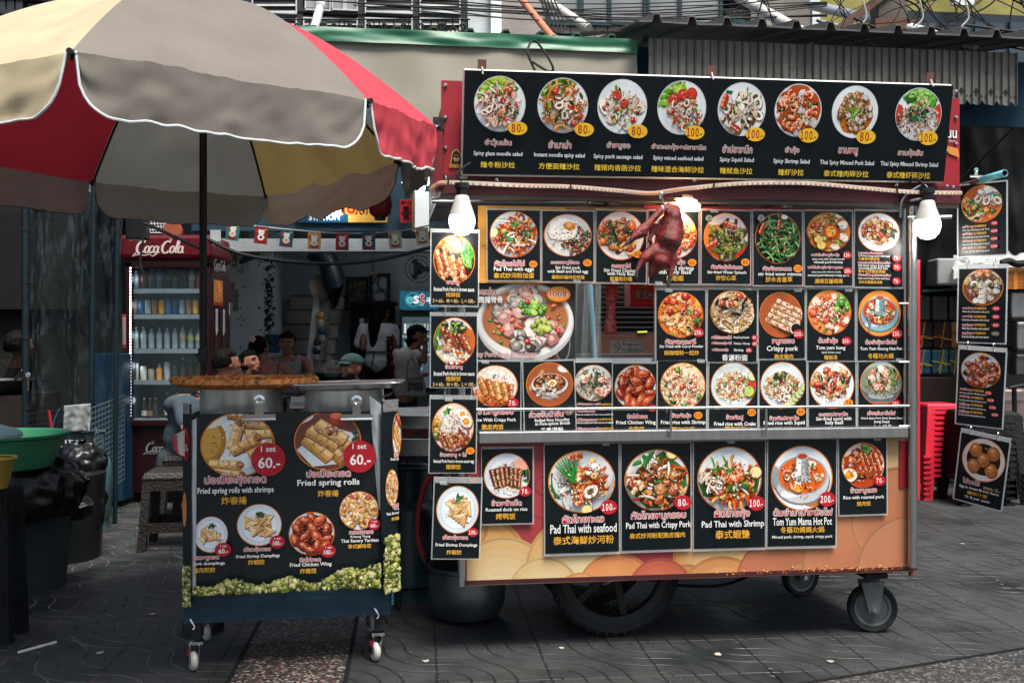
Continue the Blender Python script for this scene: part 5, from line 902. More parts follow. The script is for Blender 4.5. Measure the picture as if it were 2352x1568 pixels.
for i in range(8):
 a, b=rim[i], rim[(i+1)%8];L=(b-a).length;mid=(a+b)/2;outw=(mid-CXY);outw.z=0;outw.normalize()
 def fn(u, v, a=a, b=b, i=i, outw=outw):
  p=a.lerp(b, u);s_=math.sin(math.pi*u);q=dome(p, v)
  k=s_*(1-v);q-=V((0, 0, .035))*s_*(1-v)*(v*3.2+.15)*(1.2 if i!=0 else.5);q+=outw*.02*s_*(1-v)
  q+=V((0, 0, .012))*noise.noise(V((u*4+i*7, v*6, 1.5)))*s_
  q+=V((0, 0, .007))*noise.noise(V((u*20+i*3, v*3.5, 4)))*s_*(1.1-v)+V((0, 0, .006))*noise.noise(V((u*9+v*14, v*9-u*5, i)))*s_
  if i==3:q+=(V((0, 0, .05))+outw*.03)*math.sin(u*22+v*8)*(1-v)*.35*s_
  return q
 mb=MB();mb.grid(fn, 36, 30, pcol[i]);pn=mb.build('canopy_panel', UM, um, smooth=True)
 drop=[.17, .17, .17, .17, .165, .165, .17, .165][i];lean=[.03, .02, -.02, -.10, -.05, -.04, 0, .05][i]
 def edge(u):
  c=.12;k=min(u, 1-u)/c
  return 1 if k>=1 else math.sqrt(max(0, 1-(1-k)**2))*.97+.03
 def vf(u, v, a=a, b=b, i=i):
  e=edge(u);uu=.5+(u-.5)*(1-.025*(1-e));p=fn(uu, 0);h=drop*v*e
  wv=noise.noise(V((u*5.5+i*9, v*1.4, 3)))*.028*v+noise.noise(V((u*15+i*5, v*3+u*6, 8)))*.016*(v**.5)
  return p-V((0, 0, h))+outw*(lean*v*e*.5+wv)
 mb=MB();mb.grid(vf, 44, 12, mul(pcol[i], 1.35 if i==4 else.92)if i not in(3, 5)else('#c4b2a4' if i==3 else '#94857f'));vl=mb.build('valance', UM, pn, smooth=True)  # back valances coloured paler to stand in for ambient light under the canopy
 hem=[vf(0, k/6)+outw*.003 for k in range(7)]+[vf(k/60, 1)+outw*.004 for k in range(1, 60)]+[vf(1, 1-k/6)+outw*.003 for k in range(7)]
 if i in(0, 1, 7, 6):
  mb=MB();mb.tube(hem, .004, '#b5bbbc', 6);mb.build('white_edging', CLOTH, pn, smooth=True)
 elif i!=2:
  mb=MB();mb.tube(hem, .0022, '#2a2624', 4);mb.build('dark_edging', CLOTH, pn, smooth=True)
for i, p in enumerate(rim):
 mb=MB();mb.tube([dome(p, k/14)-V((0, 0, .02))for k in range(14)], .006, '#101314', 6);r_=mb.build('rib', DARKM, um, smooth=True)
 d=p-CXY;d.z=0;d.normalize();mb=MB();mb.tube([p-d*.03, p+d*.018-V((0, 0, .004))], .009, '#1a1d20', 8);mb.build('rib_tip', PLAST, r_)
px_=-1.371
mb=MB();mb.tube([V((px_, 4.42, zat(800, 4.42))), V((px_, 4.42, 2.7))], .0165, '#0e1213', 14);mb.build('pole', mat('black_enamel', None, .45, spec=.3, ns=30, na=.25, bump=.05), um, smooth=True)
mb=MB();mb.tube([V((px_, 4.42, .02)), V((px_, 4.42, zat(800, 4.42)))], .0125, '#15191a', 14);mb.build('lower_pole', DARKM, um, smooth=True)
mb=MB();z=zat(800, 4.42);mb.lathe(V((px_, 4.42, z)), [(.014, -.06), (.022, -.058), (.022, .0), (.0165, .004)], '#0d1011', 16);mb.box(V((px_-.028, 4.42, z-.03)), (.02, .014, .014), '#0d1011');mb.build('clamp_collar', PLAST, um, smooth=True)
mb=MB();mb.lathe(V((px_, 4.42, .001)), [(.09, 0), (.09, .04), (.07, .06), (.03, .07), (.025, .2)], '#2a2d2e', 24);mb.build('base', CONC, um, smooth=True)
# ------- small spring roll cart
bl_, br2=V((-1.27, 3.85, 0)), V((-.489, 3.985, 0));BP=Plane(bl_, br2);nb2=-BP.n
sc_t=thing('snack_cart', (bl_+br2)/2+nb2*.2, 'small dark blue corrugated snack cart on four castors under the parasol', 'snack cart')
BLUE=mat('blue_corrugated', '#0b2a3a', .45, ns=9, na=.3, bump=.1, bs=20, dirt=('#1e4f63', 6, .64));DP=.46
mb=MB();zb0, zb1=zat(1432, 3.85), .985
W2=(br2-bl_).length
n=60
for i in range(n):
 z=zb0+(zb1-zb0)*(i+.5)/n;mb.box((bl_+br2)/2+nb2*.006+V((0, 0, z)), (W2, .012 if i%2 else.008, (zb1-zb0)/n*1.001), '#123', BP.u, nb2)
mb.build('front_sheet', BLUE, sc_t)
for P0 in(bl_, br2):
 mb=MB();s=1 if P0 is bl_ else-1;mb.prism([P0+nb2*.014+V((0, 0, zb0)), P0+nb2*DP+V((0, 0, zb0)), P0+nb2*DP+V((0, 0, zb1)), P0+nb2*.014+V((0, 0, zb1))], BP.u*.01*s, '#123');mb.build('side_sheet', BLUE, sc_t)
mb=MB();mb.box((bl_+br2)/2+nb2*(DP/2+.01)+V((0, 0, zb1-.03)), (W2-.024, DP-.03, .02), '#777', BP.u, nb2);mb.build('top_board', STEEL, sc_t)
mb=MB();mb.box((bl_+br2)/2+nb2*DP+V((0, 0, (zb0+zb1)/2)), (W2, .01, zb1-zb0), '#123', BP.u, nb2);mb.build('rear_sheet', BLUE, sc_t)
for P0, s in((bl_, 1), (br2, -1)):
 for d in(.03, DP-.04):
  c=P0+BP.u*(.045*s)+nb2*d
  mb=MB();mb.box(c+V((0, 0, .26)), (.034, .034, .28), '#121517', BP.u, nb2)
  for k in range(3):mb.box(c-nb2*.019+V((0, 0, .16+k*.03)), (.007, .003, .012), '#5a5f60', BP.u, nb2)
  lg=mb.build('leg', DARKM, sc_t)
  mb=MB();mb.box(c+V((0, 0, .108)), (.05, .04, .012), '#888', BP.u, nb2);ax=(BP.u*.9+nb2*.3).normalized();wq=c+V((-.01, -.012, .038));fr=ax.cross(V((0, 0, 1)))
  for q in(-1, 1):mb.prism([wq+ax*.016*q+fr*-.014+V((0, 0, -.008)), wq+ax*.016*q+fr*.014+V((0, 0, -.008)), wq+ax*.016*q+fr*.03+V((0, 0, .066)), wq+ax*.016*q+fr*-.02+V((0, 0, .066))], ax*.003*q, '#aaa')
  mb.build('castor_fork', CHROME, lg)
  mb=MB();mb.lathe(wq, [(.002, -.013), (.03, -.013), (.037, -.006), (.037, .006), (.03, .013), (.002, .013)], '#a8a6a2', 24, ax);mb.build('castor_wheel', PLAST, lg, smooth=True)
  mb=MB();mb.box(wq+ax*-.021+V((0, 0, .035)), (.018, .004, .018), '#8f1f24', fr, ax);mb.build('red_mark', PLAST, lg)
mb=MB()
for x, y in((443, 1427), (866, 1402)):p=BP.at(x, y, .01);mb.tube(spline([p+V((-.01, 0, .01)), p+V((0, -.01, .0)), p+V((.006, 0, -.02)), p+V((.0, 0, -.03))]), .003, '#ccc', 5)
mb.build('white_tie', PLAST, sc_t)
mb=MB();a=br2+BP.u*.01+nb2*.03;mb.tube([a+V((0, 0, .22)), a+V((.0, 0, .32))], .007, '#2f6f86');mb.build('blue_hook', PLAST, sc_t)
sh=sheet_on(BP, 446, 940, 880, 1356, .012);sh.h=.002
bn=thing('menu_banner', sh.o, 'black vinyl banner of fried snacks clipped to the front of the snack cart', 'banner')
outl=[(446, 955), (450, 944), (600, 941), (848, 941), (862, 1100), (872, 1230), (880, 1345), (700, 1349), (560, 1354), (446, 1357)]
mb=MB();mb.face([sh.w(x, y, 0)for x, y in reversed(outl)], '#0e181c');mb.build('vinyl', mat('vinyl', None, .3, spec=.4, ns=6, na=.2, bump=.4, bs=9), bn, solid=.003)
VP=mat('vinyl_print', None, .36, spec=.35, ns=7, na=.12, bump=.3, bs=9)
sh.clip=(446, 944, 874, 1356)
BAN=[(544, 1016, 84, 75, 'rolls1'), (750, 1010, 78, 70, 'rolls2'), (484, 1222, 38, 42, 'dumpling'), (593, 1203, 51, 49, 'dumpling'), (713, 1227, 53, 51, 'wings'), (823, 1176, 46, 46, 'tartlets')]
for x, y, rx, ry, k in BAN:
 mb=MB();sh.disc(mb, x, y, rx, ry, '#d9861f', 40);sh.disc(mb, x, y, rx*.98, ry*.98, '#c9501a', 40);dish(Food(sh, mb, x, y, rx, ry, k+str(x)), k);mb.build('food_photo', VP, bn)
for x, y, r, p in((614, 1050, 39, '60.-'), (824, 1047, 38, '60.-'), (512, 1256, 17, '60.-'), (634, 1242, 16, '100.-'), (751, 1267, 16.5, '100.-'), (858, 1208, 14, '60.-')):
 mb=MB();sh.h+=5e-4;sh.disc(mb, x, y, r*(1 if r>30 else 1.08), r*(1 if r>30 else.95), '#a51a28', 30);sh.text(mb, '1 set', x+(0 if r>30 else 1), y-r*(.63 if r>30 else.5), r*.85, None, WH);sh.text(mb, p, x+r*.05, y+r*.2, r*1.25, r*.62, WH, None, .03);mb.build('price_badge', VP, bn)
mb=MB();sh.h+=5e-4
for q in(('T', 'ปอเปี๊ยะกุ้งทอด', 540, 1096, 137), ('E', 'Fried spring rolls with shrimps', 541, 1121, 170, 17), ('C', '炸春捲', 537, 1143, 57), ('T', 'ปอเปี๊ยะทอด', 752, 1084, 101), ('E', 'Fried spring rolls', 752, 1108, 143, 18), ('C', '炸春捲', 751, 1132, 48), ('T', 'เกี๊ยวหมูทอด', 472, 1273, 62), ('E', 'Fried pork dumplings', 466, 1287, 100, 9), ('C', '豬肉煎餃', 470, 1301, 50), ('T', 'เกี๊ยวกุ้งทอด', 589, 1258, 60), ('E', 'Fried Shrimp Dumplings', 591, 1274, 98), ('C', '炸蝦餃', 587, 1287, 37), ('T', 'ปีกไก่ทอด', 710, 1285, 48), ('E', 'Fried Chicken Wing', 711, 1298, 95), ('C', '炸雞翅', 705, 1312, 37), ('T', 'กระทงทอง', 828, 1226, 56), ('W', 'Kratong Thong', 826, 1236, 46), ('E', 'Thai Savory Tartlets', 825, 1246, 88), ('C', '泰式鹹味塔', 824, 1258, 54)):put(sh, mb, q)
mb.build('lettering', VP, bn)
mb=MB();f=Food(sh, mb, 660, 1340, 1, 1, 'lettuce')
g=random.Random(4)
LC=['#9a9a4a', '#7f8a3a', '#b8b46a', '#6a7a30', '#cfc98a', '#5a6428']
def lettuce(sh, mb, x0, x1, top, bot, n, g):
 for _ in range(int(n*1.7)):
  x=g.uniform(x0, x1);t=top(x)+6*noise.noise(V((x*.16, 1, 0)));y=g.uniform(t, bot);r=g.choice((3, 4, 5, 8))*g.uniform(.8, 1.2);c=mul(g.choice(LC), g.uniform(.5, 1.25));k=12
  e=[g.uniform(.35, 1.45)for _ in range(k)];pp=[(x+r*e[j]*math.cos(6.283*j/k), y+r*.9*e[j]*math.sin(6.283*j/k))for j in range(k)]
  sh.poly(mb, [(a, b+2.5)for a, b in pp], mul(c, .35));sh.poly(mb, pp, c);sh.poly(mb, [(x+(a-x)*.4, y-r*.25+(b-y)*.35)for a, b in pp], mixc(c, '#f2ecc0', .45))
lettuce(sh, mb, 448, 876, lambda x:1335-8*math.sin(x*.05)-(max(0, x-720)/150)**1.2*42, 1352, 520, g);mb.build('lettuce_print', VP, bn)
WV=mat('white_vinyl', '#a7adb0', .55, ns=12, na=.12, bump=.25, bs=25)
def flap(x0, y0, x1, y1, x2, y2, x3, y3, off, mt, nm, amp=.01):
 mb=MB()
 def fn(u, v):
  xl, yl=x0+(x3-x0)*v, y0+(y3-y0)*v;xr, yr=x1+(x2-x1)*v, y1+(y2-y1)*v
  x=xl+(xr-xl)*u;y=yl+(yr-yl)*u
  return BP.at(x, y, off+.012*math.sin(u*math.pi)+amp*noise.noise(V((u*2, v*6, off*40))))
 mb.grid(fn, 8, 24, '#0e181c');return mb.build(nm, mt, bn, smooth=True)
flap(848, 908, 878, 930, 876, 1180, 868, 1160, .022, WV, 'folded_hem', .008);flap(434, 968, 452, 960, 450, 1362, 437, 1368, .022, WV, 'folded_hem', .006)
def side_banner(x0, x1, y0, y1, yaw, lab, right):
 c=BP.at((x0+x1)/2, (y0+y1)/2, .03);q=Matrix.Rotation(R(yaw), 3, 'Z');u=q@BP.u;n=q@BP.n;kx=1/math.cos(R(yaw));s=c.y/F
 sh=Sheet(c, u, V((0, 0, 1)), n, s, (x0+x1)/2, (y0+y1)/2);w0=sh.w;px=sh.px;sh.w=lambda x, y, h=None:w0(px+(x-px)*kx, y, h)
 t=thing('side_banner', c, lab, 'banner', 'banner strips on the cart sides');mb=MB()
 mb.prism([sh.w(x0, y0, -.002), sh.w(x0, y1, -.002), sh.w(x1, y1-8, -.002), sh.w(x1, y0+3, -.002)], n*.002, '#0e181c');mb.build('vinyl', MATS['vinyl'], t)
 sh.clip=(x0, y0, x1, y1);sh_clip=sh.clip;mb=MB()
 if right:
  sh.clip=None
  f=lambda x, y, rx, ry, k:(sh.disc(mb, x, y, rx, ry, '#d9861f'), dish(Food(sh, mb, x, y, rx*.96, ry*.97, k), k))
  cl=sh.w;
  f(912, 1000, 11, 50, 'rolls2');f(899, 1120, 15, 42, 'tartlets')
  for q in(('T', 'ปอ', 907, 1044, 10, 12), ('E', 'Fried sp', 903, 1055, 19, 8), ('T', 'กระท', 905, 1162, 14, 9), ('W', 'Kratong', 907, 1170, 12, 5), ('E', 'Thai Savory', 898, 1179, 30, 8), ('C', '泰式鹹', 904, 1191, 18, 8)):put(sh, mb, q)
  sh.clip=(x0, y0, x1, y1);lettuce(sh, mb, x0, x1, lambda x:1235-(x-x0)*.3, y1, 160, random.Random(9))
 else:
  sh.disc(mb, 428, 1020, 7, 38, '#a51a28');sh.text(mb, '60.-', 428, 1028, 9, 16, WH);sh.disc(mb, 424, 1170, 5, 40, '#b8743c');lettuce(sh, mb, x0, x1, lambda x:1300, y1, 50, random.Random(2))
 mb.build('print', VP, t)
 mb=MB();mb.grid(lambda a, b:sh.w(x0+1+a*(x1-x0-2), y0-3+b*28, .006)+n*.006*noise.noise(V((a*4, b*3, x0))), 8, 8, '#c9cccc');mb.build('taped_corner', CLEAR, t, smooth=True)
side_banner(876, 914, 920, 1358, 42, 'narrow banner strip wrapped round the right side of the snack cart', True)
side_banner(419, 440, 925, 1394, -35, 'narrow banner strip wrapped round the left side of the snack cart', False)
t=thing('curled_sticker', BP.at(408, 1020, .0), 'curled red and white sticker peeling off the left side of the snack cart', 'sticker');mb=MB()
mb.grid(lambda u, v:BP.at(400+u*26, 985+v*62+14*(1-u)*(1-v*2), .02)+BP.n*.03*math.sin(u*2.6), 8, 10, '#a8a29a');mb.build('paper', MATTE, t, smooth=True)
mb=MB();mb.tube([BP.at(402, 1000, .04), BP.at(401, 1020, .045), BP.at(408, 1040, .045), BP.at(420, 1048, .03)], .006, '#a51a28', 6);mb.build('red_curl', PLAST, t)
for x, lab in((596, 'bulldog clip over the left spring rolls picture'), (819, 'bulldog clip over the right spring rolls picture')):binder_clip(BP.at(x, 962, .018), .125, BP.u, BP.n, lab, 'clips holding the banner')
def steel_pot(c, r, h, label, nm='steel_pot', lid=False):
 t=thing(nm, c, label, 'pot', 'steel pots on the snack cart');mb=MB();mb.lathe(c, [(r*.97, 0), (r, .01), (r, h), (r*1.03, h+.004), (r*.985, h+.004), (r*.97, .02), (.001, .02)], '#aaa', 40, None, (True, False));mb.build('body', POT, t, smooth=True)
 for s in(-1, 1):
  q=c+V((s*r, 0, h*.72));mb=MB();mb.tube(spline([q+V((0, -.04, 0)), q+V((s*.03, -.035, .01)), q+V((s*.03, .035, .01)), q+V((0, .04, 0))]), .005, '#999', 8);mb.build('handle', STEEL, t, smooth=True)
 return t
zt3=zb1-.02
steel_pot(V((xat(556, 4.12), 4.12, zt3)), .168, .122, 'left steel pot carrying the woven basket tray')
steel_pot(V((xat(785, 4.16), 4.16, zt3)), .168, .116, 'right steel pot under the rectangular steel tray')
bc=V((xat(563, 4.1), 4.1, zt3+.126));rb=.288
t=thing('woven_tray', bc, 'round orange brown woven bamboo tray on the left pot', 'basket')
mb=MB();mb.lathe(bc, [(.001, .004), (rb*.7, .004), (rb*.93, .012), (rb, .026)], '#a3562a', 44, None, (False, False));mb.build('weave', mat('bamboo_weave', None, .5, ns=60, na=.5, bump=.5, bs=90), t, smooth=True, solid=.006)
mb=MB();g=random.Random(6);N_=90
for k in range(N_):
 a=2*math.pi*k/N_;a2=2*math.pi*(k+1.02)/N_;c1=g.choice(['#c8743a', '#d07c40', '#bd6630', '#d48a50'])
 p, q=(bc+V((math.cos(x)*rb, math.sin(x)*rb, .032))for x in(a, a2));d=(q-p).normalized();mb.box((p+q)/2, ((q-p).length, .012, .02), c1, d, d.cross(V((0, 0, -1))), V((0, 0, 1)))
mb.build('rim_band', mat('bamboo', None, .4, ns=30, na=.3, bump=.2, bs=60, dirt=('#5a2812', 30, .6)), t)
for turns, c1, r_, nm in((31, '#b8962f', .0022, 'binding'), (17, '#2f3233', .0013, 'wire_binding')):
 mb=MB();N_=turns*8;L=[]
 for k in range(N_):
  b_=2*math.pi*k/N_;a=b_+.05*math.sin(b_*7)+.03*noise.noise(V((k*.3, turns, 0)));t_=2*math.pi*(k%8)/8;o=V((math.cos(a), math.sin(a), 0))
  L.append(bc+o*(rb-.002+.0115*math.cos(t_))+V((0, 0, .031+(.014+.003*math.sin(k*1.3))*math.sin(t_))))
 mb.tube(L, r_, c1, 5, closed=True);mb.build(nm, PLAST, t, smooth=True)
for k in range(6):
 a=g.uniform(3.4, 6.1);o=V((math.cos(a), math.sin(a), 0));p=bc+o*(rb+.01)+V((0, 0, .04));mb=MB();mb.tube(spline([p, p+V((g.uniform(-.03, .03), -.01, g.uniform(-.04, .035))), p+V((g.uniform(-.05, .05), -.015, g.uniform(-.045, .03)))], 4), .0014, g.choice(['#c9a53c', '#2a2d2e']), 4);mb.build('loose_strand', PLAST, t)
tcn=V((xat(797, 4.1), 4.1, zt3+.126));t=thing('steel_tray', tcn, 'rectangular steel tray resting on the right pot', 'tray')
tu=V((1, .06, .02)).normalized();tv=V((-.06, 1, 0)).normalized();tn_=tu.cross(tv)
mb=MB()
def rr(k, wx, wy, r):
 o=[];
 for cx_, cy_, a0 in((1, 1, 0), (-1, 1, 90), (-1, -1, 180), (1, -1, 270)):
  for j in range(6):a=R(a0+j*18);o.append((cx_*(wx/2-r)+r*math.cos(a), cy_*(wy/2-r)+r*math.sin(a)))
 return o
lv=[(rr(0, .40, .26, .03), 0), (rr(0, .42, .28, .04), .018), (rr(0, .47, .32, .05), .022), (rr(0, .475, .325, .05), .017)]
vs=[];
for q, h in lv:vs+=[tcn+tu*x+tv*y+tn_*h for x, y in q]
n=24;fs=[tuple(range(n))]+[(i*n+k, i*n+(k+1)%n, (i+1)*n+(k+1)%n, (i+1)*n+k)for i in range(3)for k in range(n)];mb.add(vs, fs, '#aaa');mb.build('body', STEEL, t, smooth=True, solid=.003)
def lathe_thing(nm, c, prof, col, m, label, cat, group=None, n=14, extra=None):
 mb=MB();mb.lathe(c, prof, col, n);o=mb.build(nm, m, loc=c, smooth=True);tag(o, label, cat, group)
 if extra:
  for en, pr, ec, em in extra:mb=MB();mb.lathe(c, pr, ec, n);mb.build(en, em, o, smooth=True)
 return o
ym=4.2
c=V((xat(667, ym), ym, zt3));lathe_thing('seasoning_jar', c, [(.018, 0), (.02, .005), (.02, .05), (.016, .058)], '#b88a74', PLAST, 'small jar with white lid between the two pots', 'jar', None, 14, [('lid', [(.019, .056), (.019, .085), (.015, .09)], '#c9c9c6', PLAST)])
c=V((xat(676, ym+.05), ym+.05, zt3));lathe_thing('sauce_bottle', c, [(.02, 0), (.022, .04), (.017, .08), (.008, .1), (.008, .115)], '#c9cfd0', CLEAR, 'clear bottle with white cap behind the tissue box', 'bottle', None, 14, [('cap', [(.012, .112), (.012, .135), (.004, .14)], '#d9d9d6', PLAST)])
c=V((xat(690, ym+.06), ym+.06, zt3));t=thing('chopstick_cup', c, 'cup of wooden chopsticks between the pots', 'cup');mb=MB();mb.lathe(c, [(.018, 0), (.022, .07), (.02, .07), (.016, .005)], '#556', 14);mb.build('cup', CLEAR, t, smooth=True);mb=MB()
for k in range(5):mb.tube([c+V((-.01+k*.005, 0, .01)), c+V((-.016+k*.009, 0, .15))], .003, '#c9a87a', 6)
mb.build('chopsticks', PLAST, t)
PLN=Plane((0, 4.06), (1, 4.06));sh=sheet_on(PLN, 662, 921, 706, 938, 0);t=thing('tissue_box', sh.o, 'white paper tissue box with a folded napkin between the pots', 'tissue box')
mb=MB();mb.box(sh.o+V((.0, .04, 0)), (40*sh.s, .07, 17*sh.s), '#b9bcbc');mb.build('box', MATTE, t, bevel=.003);mb=MB();p=sh.w(684, 918);mb.prism([sh.w(668, 922), sh.w(700, 922), sh.w(699, 908), sh.w(683, 911), sh.w(669, 909)], V((0, .03, 0)), '#d3d5d5');mb.build('napkin', MATTE, t)
mb=MB();sh.h=.004;sh.text(mb, 'SINBALEE', 684, 928, 20, 4, '#444');mb.build('lettering', PRINT, t)
# ------- ground
def nodes(m):t=m.node_tree;return t.nodes, t.links
def ground_mat():
 m=bpy.data.materials.new('paving');m.use_nodes=True;N, L=nodes(m);b=N['Principled BSDF']
 def mth(op, a, b_=None, c=None):
  n=N.new('ShaderNodeMath');n.operation=op
  for i, x in enumerate((a, b_, c)):
   if x is None:continue
   if isinstance(x, (int, float)):n.inputs[i].default_value=x
   else:L.new(x, n.inputs[i])
  return n.outputs[0]
 tc=N.new('ShaderNodeTexCoord');mp=N.new('ShaderNodeMapping');mp.inputs['Rotation'].default_value=(0, 0, R(-5.4));mp.inputs['Scale'].default_value=(1/.43, )*3
 mp.inputs['Location'].default_value=(-.17, .3, 0)
 nzw=N.new('ShaderNodeTexNoise');nzw.inputs['Scale'].default_value=5
 L.new(tc.outputs['Object'], mp.inputs[0]);sx=N.new('ShaderNodeSeparateXYZ');L.new(mp.outputs[0], sx.inputs[0])
 L.new(tc.outputs['Object'], nzw.inputs[0]);wob=mth('MULTIPLY', mth('SUBTRACT', nzw.outputs[0], .5), .035)
 u, v=mth('ADD', sx.outputs[0], wob), mth('ADD', sx.outputs[1], wob)
 fu, fv=mth('FRACT', u), mth('FRACT', v)
 par=mth('MODULO', mth('ABSOLUTE', mth('ADD', mth('FLOOR', u), mth('FLOOR', v))), 2)
 cu=fu
 d=mth('SQRT', mth('ADD', mth('POWER', cu, 2), mth('POWER', fv, 2)))
 d2=mth('SQRT', mth('ADD', mth('POWER', mth('SUBTRACT', 1, cu), 2), mth('POWER', mth('SUBTRACT', 1, fv), 2)))
 dd=mth('MINIMUM', d, mth('ADD', d2, .0))
 rf=mth('ABSOLUTE', mth('SUBTRACT', mth('FRACT', mth('MULTIPLY', dd, 5)), .5))
 arc=mth('SUBTRACT', 1, mth('SMOOTHSTEP', 0, 1, 0)if False else mth('MINIMUM', mth('DIVIDE', rf, .085), 1))
 ju=mth('MINIMUM', fu, mth('SUBTRACT', 1, fu));jv=mth('MINIMUM', fv, mth('SUBTRACT', 1, fv))
 jn=mth('SUBTRACT', 1, mth('MINIMUM', mth('DIVIDE', mth('MINIMUM', ju, mth('ADD', jv, .006)), .016), 1))
 arc=mth('MULTIPLY', arc, mth('LESS_THAN', dd, .8));groove=mth('MAXIMUM', arc, jn)
 n1=N.new('ShaderNodeTexNoise');n1.inputs['Scale'].default_value=1.6;n1.inputs['Detail'].default_value=9;n1.inputs['Roughness'].default_value=.7;L.new(tc.outputs['Object'], n1.inputs[0])
 n2=N.new('ShaderNodeTexNoise');n2.inputs['Scale'].default_value=6;n2.inputs['Detail'].default_value=6;L.new(tc.outputs['Object'], n2.inputs[0])
 n3=N.new('ShaderNodeTexVoronoi');n3.inputs['Scale'].default_value=55;L.new(tc.outputs['Object'], n3.inputs[0])
 cr=N.new('ShaderNodeValToRGB');cr.color_ramp.elements[0].position=.3;cr.color_ramp.elements[0].color=lin('#15191b')+(1, );cr.color_ramp.elements[1].position=.75;cr.color_ramp.elements[1].color=lin('#303232')+(1, )
 L.new(n1.outputs[0], cr.inputs[0])
 n4=N.new('ShaderNodeTexNoise');n4.inputs['Scale'].default_value=.55;n4.inputs['Detail'].default_value=3;L.new(tc.outputs['Object'], n4.inputs[0]);br=N.new('ShaderNodeMapRange');br.inputs[1].default_value=.3;br.inputs[2].default_value=.7;br.inputs[3].default_value=.7;br.inputs[4].default_value=1.7;L.new(n4.outputs[0], br.inputs[0])
 so2=N.new('ShaderNodeSeparateXYZ');L.new(tc.outputs['Object'], so2.inputs[0])
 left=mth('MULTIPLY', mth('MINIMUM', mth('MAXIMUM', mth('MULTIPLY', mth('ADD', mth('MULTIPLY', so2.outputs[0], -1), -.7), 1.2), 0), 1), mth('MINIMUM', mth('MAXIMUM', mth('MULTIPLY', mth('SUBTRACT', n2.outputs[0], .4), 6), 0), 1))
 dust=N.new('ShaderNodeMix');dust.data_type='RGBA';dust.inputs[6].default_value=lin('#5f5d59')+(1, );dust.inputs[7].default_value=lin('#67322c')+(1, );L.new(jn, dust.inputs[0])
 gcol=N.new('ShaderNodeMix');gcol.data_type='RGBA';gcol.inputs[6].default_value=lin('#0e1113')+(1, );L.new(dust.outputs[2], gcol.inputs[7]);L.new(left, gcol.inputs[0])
 mx=N.new('ShaderNodeMix');mx.data_type='RGBA';L.new(mth('MULTIPLY', groove, .8), mx.inputs[0]);L.new(cr.outputs[0], mx.inputs[6]);L.new(gcol.outputs[2], mx.inputs[7])
 sp=mth('MULTIPLY', mth('LESS_THAN', n3.outputs['Distance'], .16), mth('GREATER_THAN', n2.outputs[0], .58))
 m3=N.new('ShaderNodeMix');m3.data_type='RGBA';L.new(mth('MULTIPLY', sp, .35), m3.inputs[0]);L.new(mx.outputs[2], m3.inputs[6]);m3.inputs[7].default_value=lin('#8c8a86')+(1, )
 st=N.new('ShaderNodeVectorMath');st.operation='SCALE';L.new(m3.outputs[2], st.inputs[0]);L.new(br.outputs[0], st.inputs['Scale']);L.new(st.outputs[0], b.inputs['Base Color']);rgh=N.new('ShaderNodeMapRange');rgh.inputs[1].default_value=.35;rgh.inputs[2].default_value=.65;rgh.inputs[3].default_value=.36;rgh.inputs[4].default_value=.8;L.new(n1.outputs[0], rgh.inputs[0]);L.new(rgh.outputs[0], b.inputs['Roughness']);b.inputs['Specular IOR Level'].default_value=.4
 hg=mth('ADD', mth('MULTIPLY', groove, -1), mth('MULTIPLY', n2.outputs[0], .5));bp=N.new('ShaderNodeBump');bp.inputs['Distance'].default_value=.008;bp.inputs['Strength'].default_value=.9;L.new(hg, bp.inputs['Height']);L.new(bp.outputs[0], b.inputs['Normal'])
 return m
mb=MB();mb.face([(-60, -8, 0), (60, -8, 0), (60, 90, 0), (-60, 90, 0)], '#333');tag(mb.build('ground', ground_mat()), None, None, None, 'structure')
def pebble_mat(name, c0, cols):
 m=bpy.data.materials.new(name);m.use_nodes=True;N, L=nodes(m);b=N['Principled BSDF'];tc=N.new('ShaderNodeTexCoord')
 vo=N.new('ShaderNodeTexVoronoi');vo.inputs['Scale'].default_value=95;L.new(tc.outputs['Object'], vo.inputs[0])
 cr=N.new('ShaderNodeValToRGB');e=cr.color_ramp.elements;cr.color_ramp.interpolation='CONSTANT';e[0].color=lin(c0)+(1, );e[1].position=.35;e[1].color=lin(cols[0])+(1, )
 for i, c in enumerate(cols[1:]):k=e.new(.55+i*.14);k.color=lin(c)+(1, )
 sp=N.new('ShaderNodeSeparateColor');L.new(vo.outputs['Color'], sp.inputs[0]);L.new(sp.outputs[0], cr.inputs[0])
 n1=N.new('ShaderNodeTexNoise');n1.inputs['Scale'].default_value=3;L.new(tc.outputs['Object'], n1.inputs[0])
 mr=N.new('ShaderNodeMapRange');mr.inputs[3].default_value=.5;mr.inputs[4].default_value=1.4;L.new(n1.outputs[0], mr.inputs[0])
 vm=N.new('ShaderNodeVectorMath');vm.operation='SCALE';L.new(cr.outputs[0], vm.inputs[0]);L.new(mr.outputs[0], vm.inputs['Scale']);L.new(vm.outputs[0], b.inputs['Base Color']);b.inputs['Roughness'].default_value=.7
 bp=N.new('ShaderNodeBump');bp.inputs['Distance'].default_value=.004;bp.inputs['Strength'].default_value=.6;L.new(vo.outputs['Distance'], bp.inputs['Height']);L.new(bp.outputs[0], b.inputs['Normal']);return m
mb=MB();mb.face([(-1.03, 3.4, .004), (-.59, 3.4, .004), (-1.18, 9, .004), (-1.62, 9, .004)]);tag(mb.build('pebble_path', pebble_mat('pebbles', '#131516', ['#201f1f', '#3f3a36', '#45281e', '#756c65'])), None, None, None, 'structure')
